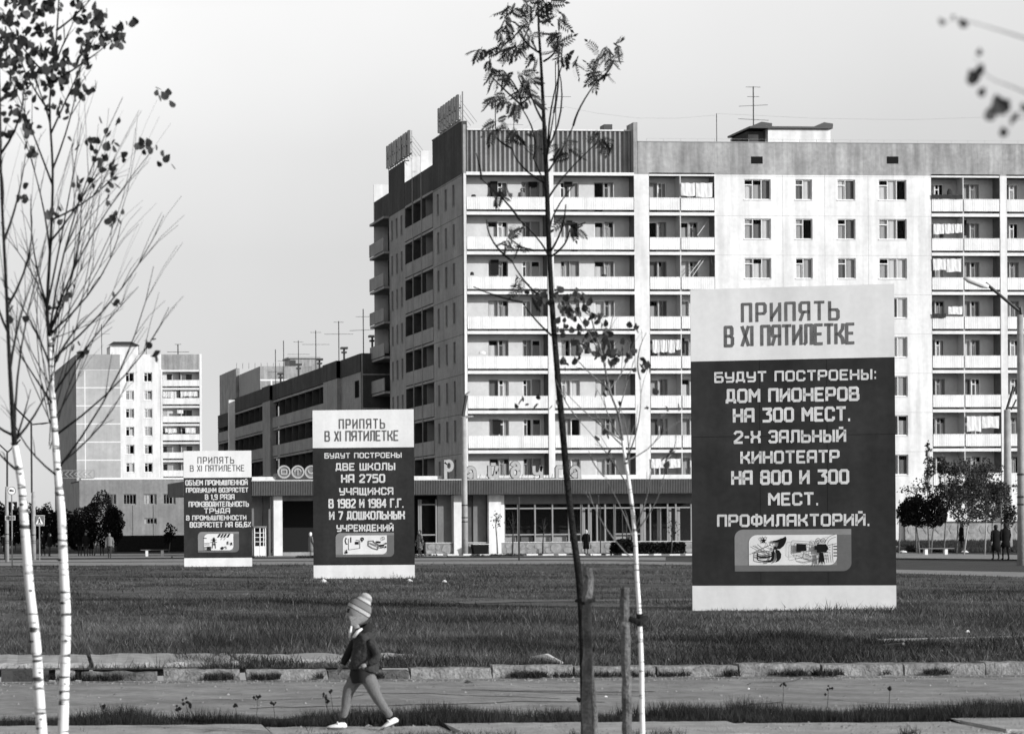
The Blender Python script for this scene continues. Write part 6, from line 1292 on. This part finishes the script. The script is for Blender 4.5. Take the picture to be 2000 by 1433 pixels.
# ================================================================ PEOPLE
def skin(name, J, E_, m_, parent, sub=1):
    """J: name -> (x, y, z, r); one continuous surface grown round the joints"""
    names = list(J); me = bpy.data.meshes.new(name); me.from_pydata([J[k][:3] for k in names], [(names.index(a), names.index(b)) for a, b in E_], []); me.materials.append(M[m_])
    o = bpy.data.objects.new(name, me); COL.objects.link(o); o.parent = parent; ORG[o.name] = ORG.get(parent.name, Vector())
    md = o.modifiers.new('skin', 'SKIN'); md.use_smooth_shade = True
    for i, k in enumerate(names):
        sv = me.skin_vertices[0].data[i]; sv.radius = (J[k][3], J[k][4] if len(J[k]) > 4 else J[k][3]); sv.use_root = (i == 0)
    if sub: s_ = o.modifiers.new('sub', 'SUBSURF'); s_.levels = sub; s_.render_levels = sub
    return o
def lpart(name, mb, m_, parent, smooth=True):   # local coordinates
    me = bpy.data.meshes.new(name); me.from_pydata(mb.v, [], mb.f); me.materials.append(M[m_]); 
    if smooth: me.shade_smooth()
    o = bpy.data.objects.new(name, me); COL.objects.link(o); o.parent = parent; return o
def person(px, yb, h, label, coat='black', legs='black', head='hair', heading=0, stride=.18, coatlen=.42, D=None, scarf=False, z=0, group=None, bag=False, hatm=None):
    """standing or walking adult; local +x is where they walk, heading in degrees from camera right, counter-clockwise"""
    b = G(px, yb, z) if D is None else PD(px, yb, D)
    if D is not None: b.z = z
    t = thing('person', b, label, 'person', group); t.rotation_euler = (0, 0, R(heading)-YAW); k = h/1.7; st = stride*k
    J = {'pelvis': (0, 0, .92*k, .12*k), 'waist': (0, 0, 1.08*k, .11*k), 'chest': (0, 0, 1.30*k, .13*k), 'neck': (.01, 0, 1.46*k, .055*k), 'head': (.02*k, 0, 1.57*k, .085*k), 'crown': (.01*k, 0, 1.66*k, .07*k), 'nose': (.105*k, 0, 1.57*k, .018*k)}
    E_ = [('pelvis', 'waist'), ('waist', 'chest'), ('chest', 'neck'), ('neck', 'head'), ('head', 'crown'), ('head', 'nose')]
    for s_, sg_ in (('l', 1), ('r', -1)):
        J.update({'hip'+s_: (.0, .09*k*sg_, .86*k, .085*k), 'knee'+s_: (st*.55*sg_+.02, .09*k*sg_, .48*k, .055*k), 'ankle'+s_: (st*sg_-.03*k, .09*k*sg_, .08*k, .038*k), 'toe'+s_: (st*sg_+.13*k, .095*k*sg_, .03*k, .03*k)})
        E_ += [('pelvis', 'hip'+s_), ('hip'+s_, 'knee'+s_), ('knee'+s_, 'ankle'+s_), ('ankle'+s_, 'toe'+s_)]
    skin('body', J, E_, legs, t, 1)
    # head skin over neck
    lpart('head', MB().loft([((.02*k, 0, 1.46*k), .05*k, .045*k), ((.025*k, 0, 1.50*k), .075*k, .06*k), ((.03*k, 0, 1.57*k), .098*k, .078*k), ((.02*k, 0, 1.64*k), .092*k, .078*k), ((.01*k, 0, 1.69*k), .05*k, .045*k)], 12), 'skind', t)
    if scarf: lpart('headscarf', MB().loft([((-.02*k, 0, 1.44*k), .07*k, .07*k), ((-.02*k, 0, 1.50*k), .09*k, .085*k), ((-.015*k, 0, 1.58*k), .105*k, .095*k), ((-.01*k, 0, 1.67*k), .10*k, .09*k), ((-.01*k, 0, 1.72*k), .045*k, .04*k)], 12), scarf, t)
    else: lpart('hair', MB().loft([((-.03*k, 0, 1.50*k), .06*k, .06*k), ((-.025*k, 0, 1.58*k), .092*k, .085*k), ((-.01*k, 0, 1.66*k), .10*k, .088*k), ((-.005*k, 0, 1.715*k), .05*k, .045*k)], 12), hatm or head, t)
    cz = (1.46-coatlen*2)*k if False else (.95-coatlen)*k
    lpart('coat', MB().loft([((0, 0, cz), .17*k, .22*k), ((0, 0, (cz+.95*k)/2), .165*k, .205*k), ((0, 0, 1.0*k), .145*k, .18*k), ((0, 0, 1.2*k), .15*k, .20*k), ((0, 0, 1.36*k), .14*k, .21*k), ((0, 0, 1.43*k), .10*k, .15*k), ((0, 0, 1.48*k), .065*k, .07*k)], 14), coat, t)
    for s_, sg_ in (('l', 1), ('r', -1)):
        a_ = -sg_*st*.8
        mb = MB().tube([(0, .17*k*sg_, 1.39*k), (a_*.3, .235*k*sg_, 1.15*k), (a_+.03, .23*k*sg_, .90*k)], [.065*k, .055*k, .045*k], 8); lpart('sleeve', mb, coat, t)
        hb = MB(); hx_ = a_+.035; hy = .23*k*sg_; hb.loft([((hx_, hy, .90*k), .025*k, .03*k), ((hx_, hy, .85*k), .022*k, .04*k), ((hx_+.01, hy, .81*k), .018*k, .038*k)], 8)
        for f in range(4): hb.tube([(hx_+.01, hy+(f-1.5)*.018*k, .815*k), (hx_+.02, hy+(f-1.5)*.018*k, .775*k), (hx_+.005, hy+(f-1.5)*.017*k, (.745-.008*abs(f-1.5))*k)], [.009*k, .008*k, .006*k], 5)
        hb.tube([(hx_+.02*k, hy, .875*k), (hx_+.05*k, hy, .84*k), (hx_+.05*k, hy, .80*k)], [.011*k, .009*k, .007*k], 5); lpart('hand', hb, 'skind', t)
    if bag: lpart('bag', MB().box(.0, .16, -.34*k, -.28*k, .42*k, .68*k), 'metal', t)
    return t
M['check'] = mat('dark_checked_coat', .05); 
def _chk():
    X = M['check']; n = X.node_tree.nodes; l = X.node_tree.links; tc_ = n.new('ShaderNodeTexCoord'); mp = n.new('ShaderNodeMapping'); mp.inputs['Scale'].default_value = (1, 1, 1); ck = n.new('ShaderNodeTexChecker'); ck.inputs['Scale'].default_value = 11
    ck.inputs[1].default_value = (.2,)*3+(1,); ck.inputs[2].default_value = (.02,)*3+(1,); l.new(tc_.outputs['Object'], mp.inputs[0]); l.new(mp.outputs[0], ck.inputs[0]); l.new(ck.outputs[0], n['Principled BSDF'].inputs['Base Color'])
_chk()
M['coatd'] = mat('dark_wool_coat', .012, noise=.2, scale=6, spec=.05); M['coatg'] = mat('grey_coat', .15, noise=.15, scale=6); M['coatl'] = mat('light_jacket', .6); M['trous'] = mat('dark_trousers', .035); M['stock'] = mat('grey_stockings', .12); M['scarfw'] = mat('white_headscarf', .75)
person(1145, 1083, 1.66, 'woman in a pale headscarf and long dark coat before the shop, seen from behind', 'coatd', 'stock', heading=80, stride=.05, coatlen=.55, scarf='scarfw', bag=True)
person(607, 1087, 1.62, 'woman in white headscarf and long grey coat left of the middle sign', 'coatg', 'stock', heading=20, stride=.08, coatlen=.58, scarf='scarfw')
person(820, 1090, 1.7, 'person in a checked coat striding out behind the middle sign', 'check', 'trous', heading=200, stride=.16, coatlen=.45)
gl = 'group of walkers on the far left pavement'
person(214, 1091, 1.68, 'walker with light jacket and dark trousers, nearest of the left group', 'coatg', 'trous', heading=-100, stride=.16, coatlen=.12, group=gl)
person(199, 1079, 1.62, 'walker in a white jacket beneath the dome-shaped tree', 'coatl', 'trous', heading=100, stride=.1, coatlen=.12, D=175, group=gl)
person(156, 1080, 1.7, 'leftmost dark walker of the group beneath the clipped tree', 'coatd', 'trous', heading=90, stride=.1, coatlen=.15, D=172, group=gl)
person(168, 1081, 1.72, 'dark walker in the middle of the group beneath the clipped tree', 'coatd', 'trous', heading=95, stride=.12, coatlen=.15, D=170, group=gl, hatm='coatg')
person(178, 1079, 1.68, 'dark coated walker between the group and the white jacket', 'coatd', 'trous', heading=85, stride=.08, coatlen=.4, D=173, group=gl)
person(97, 1082, 1.7, 'dark figure at the roadside right of the crossing sign', 'coatd', 'trous', heading=30, stride=.1, coatlen=.2, D=170)
person(84, 1082, 1.65, 'dim figure close behind the crossing sign post', 'coatd', 'trous', heading=160, stride=.1, coatlen=.35, D=174)
person(12, 1083, 1.7, 'dim dark figure under the trees at the left border', 'coatd', 'trous', heading=90, stride=.1, coatlen=.4, D=150)
person(1945, 1099, 1.74, 'dark coated left one of two walkers near the right lamp', 'coatd', 'coatd', heading=100, stride=.10, coatlen=.5, D=118)
person(1964, 1094, 1.82, 'taller dark walker, right one of two near the right lamp', 'coatd', 'coatd', heading=95, stride=.10, coatlen=.35, D=116.5)
person(1878, 1066, 1.6, 'dark figure on the lawn behind the leaning sapling', 'coatd', 'coatd', heading=180, stride=.08, coatlen=.45, D=152, z=.30)
# balcony figures: stand on the loggia floor behind the panel
zf_ = CE[0]-FH+.22
for px, lab, c_ in ((1019, 'person in a grey jacket at the rail of the top loggia', 'coatg'), (977, 'dark haired person leaning in the top loggia beside an open door', 'coatd')):
    p = PY(px, 375, Y0+.45); t_ = person(px, 400, 1.72, lab, c_, 'trous', heading=-90, stride=.02, coatlen=.2, D=(p-EYE).dot(FW), z=zf_)
# dark box under the ceiling of some loggias (blinds)
# ---------------------------------------------------------------- the walking child
KZ = G(707, 1421, -.058)
cb = Vector((KZ.x, KZ.y, -.058)); sC = SCL(cb)
ch = thing('person', cb, 'small child in striped knit hat and dark jacket walking along the footpath', 'person'); ch.rotation_euler = (0, 0, -YAW)
q = lambda px, py, y=0.0: ((px-707)/sC, y, (1421-py)/sC)
def qs(px, py, y, r, r2=None): a = q(px, py, y); return (*a, r/sC) if r2 is None else (*a, r/sC, r2/sC)
# near leg = camera side (y negative).  body: one surface of skin under the clothes
J = {'pelvis': qs(709, 1312, 0, 10), 'belly': qs(709, 1290, 0, 12), 'chest': qs(710, 1260, 0, 13), 'neck': qs(700, 1232, 0, 8), 'chin': qs(692, 1214, 0, 7), 'head': qs(695, 1200, 0, 17), 'crown': qs(701, 1186, 0, 13), 'nose': qs(675, 1205, 0, 2.4), 'lips': qs(681, 1212, 0, 2.4),
     'hipn': qs(718, 1325, -.05, 9), 'kneen': qs(733, 1362, -.055, 8.5), 'anklen': qs(762, 1398, -.055, 5.5),
     'hipf': qs(700, 1325, .05, 9), 'kneef': qs(682, 1356, .055, 8.5), 'anklef': qs(671, 1402, .055, 5.5)}
E_ = [('pelvis', 'belly'), ('belly', 'chest'), ('chest', 'neck'), ('neck', 'chin'), ('chin', 'head'), ('head', 'crown'), ('head', 'nose'), ('chin', 'lips'), ('pelvis', 'hipn'), ('hipn', 'kneen'), ('kneen', 'anklen'), ('pelvis', 'hipf'), ('hipf', 'kneef'), ('kneef', 'anklef')]
J.update({'shn': qs(716, 1250, -.07, 5), 'eln': qs(734, 1279, -.125, 4), 'wrn': qs(712, 1295, -.12, 4), 'shf': qs(701, 1252, .07, 5), 'elf': qs(685, 1277, .115, 4), 'wrf': qs(670, 1303, .10, 4)})
E_ += [('chest', 'shn'), ('shn', 'eln'), ('eln', 'wrn'), ('chest', 'shf'), ('shf', 'elf'), ('elf', 'wrf')]
skin('body', J, E_, 'skin', ch, 2)
M['tights'] = mat('ribbed_grey_tights', .18, noise=.1, scale=60, bump=.6, bscale=180)
M['jacket'] = mat('dark_jacket_cloth', .035, noise=.35, scale=14, bump=.8, bscale=30); M['jackb'] = mat('black_jacket_back', .012)
TJ = {'pelvis': qs(709, 1313, 0, 17), 'hipn': qs(721, 1327, -.05, 16), 'thn': qs(728, 1345, -.053, 13.5), 'kneen': qs(736, 1362, -.055, 11), 'caln': qs(749, 1381, -.055, 9.5), 'anklen': qs(763, 1399, -.055, 7),
      'hipf': qs(697, 1326, .05, 15), 'thf': qs(686, 1342, .053, 13.5), 'kneef': qs(680, 1358, .055, 11), 'calf': qs(677, 1382, .055, 9), 'anklef': qs(671, 1403, .055, 7)}
skin('tights', TJ, [('pelvis', 'hipn'), ('hipn', 'thn'), ('thn', 'kneen'), ('kneen', 'caln'), ('caln', 'anklen'), ('pelvis', 'hipf'), ('hipf', 'thf'), ('thf', 'kneef'), ('kneef', 'calf'), ('calf', 'anklef')], 'tights', ch, 2)
# jacket body: tilted oval rings, hem flared at the back
def ring_loft(rings, n=20):
    mb = MB(); base = 0
    for (px, py, rx, ry, tilt) in rings:
        c_ = Vector(q(px, py)); rx, ry = rx/sC, ry/sC
        for j in range(n): a = 2*pi*j/n; mb.v.append((c_.x+rx*math.cos(a), ry*math.sin(a), c_.z+rx*math.cos(a)*math.tan(R(tilt))+.006*math.sin(a*3+py)))
        for j in range(n): a = 2*pi*j/n; v_ = mb.v[-n+j]; w_ = .006*math.sin(a*5+px*1.3)+.004*math.sin(a*9+py*.7); mb.v[-n+j] = (v_[0]+w_*math.cos(a), v_[1]+w_*math.sin(a), v_[2])
    for k in range(len(rings)-1):
        for j in range(n): a = k*n+j; b = k*n+(j+1) % n; mb.f.append((a, b, b+n, a+n))
    return mb
lpart('jacket', ring_loft([(711, 1308, 29, 25, -6), (712, 1300, 29, 26, -6), (712, 1285, 27, 25, -4), (713, 1270, 24, 24, 0), (713, 1252, 22, 25, 4), (709, 1240, 19, 23, 8), (705, 1230, 13, 15, 14), (702, 1226, 9, 10, 14)]), 'jacket', ch)
lpart('shorts', ring_loft([(709, 1332, 20, 22, 0), (709, 1318, 24, 24, 0), (709, 1302, 22, 21, 0)]), 'jackb', ch)
lpart('hood', ring_loft([(711, 1236, 17, 18, 24), (712, 1229, 18, 19, 28), (709, 1222, 14, 15, 30)]), 'jackb', ch)
SJ = {'shn': qs(720, 1247, -.085, 10), 'mid': qs(729, 1264, -.115, 9), 'eln': qs(736, 1280, -.13, 9.5), 'for': qs(725, 1290, -.135, 8), 'wrn': qs(714, 1295, -.13, 7)}
skin('sleeve', SJ, [('shn', 'mid'), ('mid', 'eln'), ('eln', 'for'), ('for', 'wrn')], 'jacket', ch, 2)
SJ = {'shf': qs(698, 1249, .085, 10), 'elf': qs(685, 1277, .115, 8.5), 'wrf': qs(672, 1300, .10, 7)}
skin('sleeve', SJ, [('shf', 'elf'), ('elf', 'wrf')], 'jackb', ch, 2)
def folds(o_, seed, amp, sc=38):
    tx = bpy.data.textures.new('cloth_folds', 'CLOUDS'); tx.noise_scale = .035; md_ = o_.modifiers.new('folds', 'DISPLACE'); md_.texture = tx; md_.strength = amp; md_.mid_level = .5
for o_ in list(ch.children):
    if o_.name.split('.')[0] in ('tights', 'sleeve', 'jacket'):
        if o_.name.startswith('jacket'): s_ = o_.modifiers.new('sub', 'SUBSURF'); s_.levels = 2; s_.render_levels = 2
        folds(o_, 1, .013 if not o_.name.startswith('tights') else .012)
lpart('collar', MB().tube([q(690, 1243, -.07), q(697, 1232, -.09), q(706, 1226, -.09)], [3/sC, 3.4/sC, 2/sC], 8), 'scarfw', ch)
def hand(px, py, y, dirx, dirz, m_='skin'):
    mb = MB(); c_ = Vector(q(px, py, y)); d = Vector((dirx, 0, dirz)).normalized(); w = Vector((0, 1, 0)); u = .011
    mb.tube([c_-d*.012, c_+d*.010, c_+d*.030], [.014, .019, .017], 9)
    for i, L_ in enumerate((.024, .029, .027, .020)):
        o_ = w*((i-1.5)*.0095); p0 = c_+d*.028+o_; p1 = p0+d*L_*.5+Vector((.002, 0, 0)); mb.tube([p0, p1, p1+(d+Vector((-.5*dirx+.3, 0, .2))).normalized()*L_*.5], [.006, .0055, .0045], 6)
    mb.tube([c_-w*.014, c_-w*.024+d*.016, c_-w*.022+d*.030], [.007, .006, .005], 6); return lpart('hand', mb, m_, ch)
hand(709, 1297, -.13, -1, -.35); hand(668, 1306, .10, -.5, -1)
# knit hat: bonnet with stripes, pompom-like folded crown, ear flap and ribbon
def hat_mat():
    X = mat('striped_knit', .6, rough=.9, bump=.9, bscale=150); n = X.node_tree.nodes; l = X.node_tree.links; g_ = n.new('ShaderNodeAttribute'); g_.attribute_name = 'band'
    r = n.new('ShaderNodeValToRGB'); r.color_ramp.interpolation = 'CONSTANT'; els = [(0, .40), (.30, .10), (.335, .66), (.44, .10), (.475, .26), (.66, .12), (.70, .68), (.80, .36), (.88, .6)]
    r.color_ramp.elements[0].position = 0; r.color_ramp.elements[0].color = (.40,)*3+(1,); r.color_ramp.elements[1].position = .30; r.color_ramp.elements[1].color = (.10,)*3+(1,)
    for p_, v_ in els[2:]: e = r.color_ramp.elements.new(p_); e.color = (v_,)*3+(1,)
    l.new(g_.outputs['Fac'], r.inputs[0]); l.new(r.outputs[0], n['Principled BSDF'].inputs['Base Color']); return X
M['knit'] = hat_mat()
ax_d = Vector((.50, 0, .86)).normalized(); sd = Vector((.86, 0, -.50)).normalized(); c0_ = Vector(q(690, 1210)); mb = MB(); n_ = 22; Rg = []; bands = []
prof = [(0, 15, 0), (5, 19, 0), (11, 22, .2), (18, 24, .34), (25, 24.5, .5), (32, 23, .66), (38, 19.5, .8), (43, 15, .9), (47, 13, .95), (52, 12.5, 1), (57, 9, 1), (59.5, 4, 1)]
for (t_, r_, _) in prof:
    cc = c0_+ax_d*(t_/sC)+sd*(1.5/sC)
    for j in range(n_): a = 2*pi*j/n_; mb.v.append(tuple(cc+sd*(math.cos(a)*r_/sC)+Vector((0, 1, 0))*(math.sin(a)*r_*.86/sC))); bands.append(t_/60)
for k in range(len(prof)-1):
    for j in range(n_): a = k*n_+j; b = k*n_+(j+1) % n_; mb.f.append((a, b, b+n_, a+n_))
mb.f.append(tuple((len(prof)-1)*n_+j for j in range(n_)))
ho = lpart('knit_hat', mb, 'knit', ch); at_ = ho.data.attributes.new('band', 'FLOAT', 'POINT'); at_.data.foreach_set('value', bands)
lpart('ear_flap', MB().loft([(Vector(q(692, 1221, -.062)), 3/sC, 2/sC), (Vector(q(692, 1212, -.064)), 8/sC, 2.5/sC), (Vector(q(696, 1200, -.068)), 13/sC, 3/sC)], 10), 'coatl', ho) if False else None
fl = MB(); 
for k_, (x0_, x1_, yy_) in enumerate(((686, 697, 1220), (684, 706, 1211), (681, 714, 1202))): fl.v += [q(x0_, yy_, -.066), q((x0_+x1_)/2, yy_, -.078), q(x1_, yy_, -.070)]
for k_ in range(2):
    for j in range(2): a = k_*3+j; fl.f.append((a, a+1, a+4, a+3))
M['knitg'] = mat('plain_pale_knit', .33, bump=.8, bscale=150); lpart('ear_flap', fl, 'knitg', ho)
lpart("ribbon", MB().tube([q(686, 1221, -.06), q(684, 1232, -.05), q(683, 1244, -.04)], [1.8/sC, 2.8/sC, 1.5/sC], 6), 'scarfw', ho)
lpart('fringe', MB().loft([(Vector(q(683, 1199, 0)), 1.5/sC, 9/sC), (Vector(q(681, 1194, 0)), 3.5/sC, 12/sC), (Vector(q(684, 1187, 0)), 5/sC, 13/sC)], 12), 'hair', ch)
for yv in (-.028, .028): lpart('eye', MB().loft([(Vector(q(680, 1204, yv)), .3/sC, .3/sC), (Vector(q(680, 1203, yv)), 1/sC, 1.6/sC), (Vector(q(680, 1202, yv)), .3/sC, .3/sC)], 8), 'black', ch)
lpart('ear', MB().loft([(Vector(q(698, 1208, -.07)), 1/sC, 1/sC), (Vector(q(698, 1203, -.072)), 3/sC, 1.5/sC), (Vector(q(698, 1198, -.07)), 1.5/sC, 1/sC)], 8), 'skin', ch)
def shoe(cx, cy, y, tilt, name='shoe'):
    mb = MB(); c_ = Vector(q(cx, cy, y)); a = R(tilt); fx_ = Vector((-math.cos(a), 0, -math.sin(a))); up_ = Vector((-math.sin(a), 0, math.cos(a))); n2 = 14
    prof = [(0, .0, 1.0), (.009, .001, 1.03), (.022, .004, .96), (.034, .010, .80), (.042, .020, .55)]
    for (h_, sh2, k_) in prof:
        for j in range(n2):
            t_ = 2*pi*j/n2; lx_ = math.cos(t_); hw = .030*(1-.22*lx_*(lx_ > 0)); hh2 = h_*(1-.45*max(0, lx_))
            mb.v.append(tuple(c_+fx_*(.082*lx_*k_-sh2)+up_*hh2+Vector((0, 1, 0))*(hw*math.sin(t_)*k_)))
    for k in range(len(prof)-1):
        for j in range(n2): a_ = k*n2+j; b_ = k*n2+(j+1) % n2; mb.f.append((a_, b_, b_+n2, a_+n2))
    ss = MB(); ss.v = [tuple(Vector(v_)+up_*-.001) for v_ in mb.v[:n2]]+[tuple(Vector(v_)-up_*.007) for v_ in mb.v[:n2]]; ss.f = [(j, (j+1) % n2, n2+(j+1) % n2, n2+j) for j in range(n2)]+[tuple(range(n2, 2*n2))]; lpart('sole', ss, 'stock', ch)
    mb.f.append(tuple(range(n2))[::-1]); o = lpart(name, mb, 'scarfw', ch)
    s2 = MB(); s2.tube([tuple(c_-fx_*.008+up_*.030+Vector((0, -.030, 0))), tuple(c_-fx_*.004+up_*.046), tuple(c_-fx_*.008+up_*.030+Vector((0, .030, 0)))], .006, 6); lpart('strap', s2, 'scarfw', o); return o
shoe(659.5, 1420.5, .055, 0); shoe(759, 1414.5, -.055, 24)
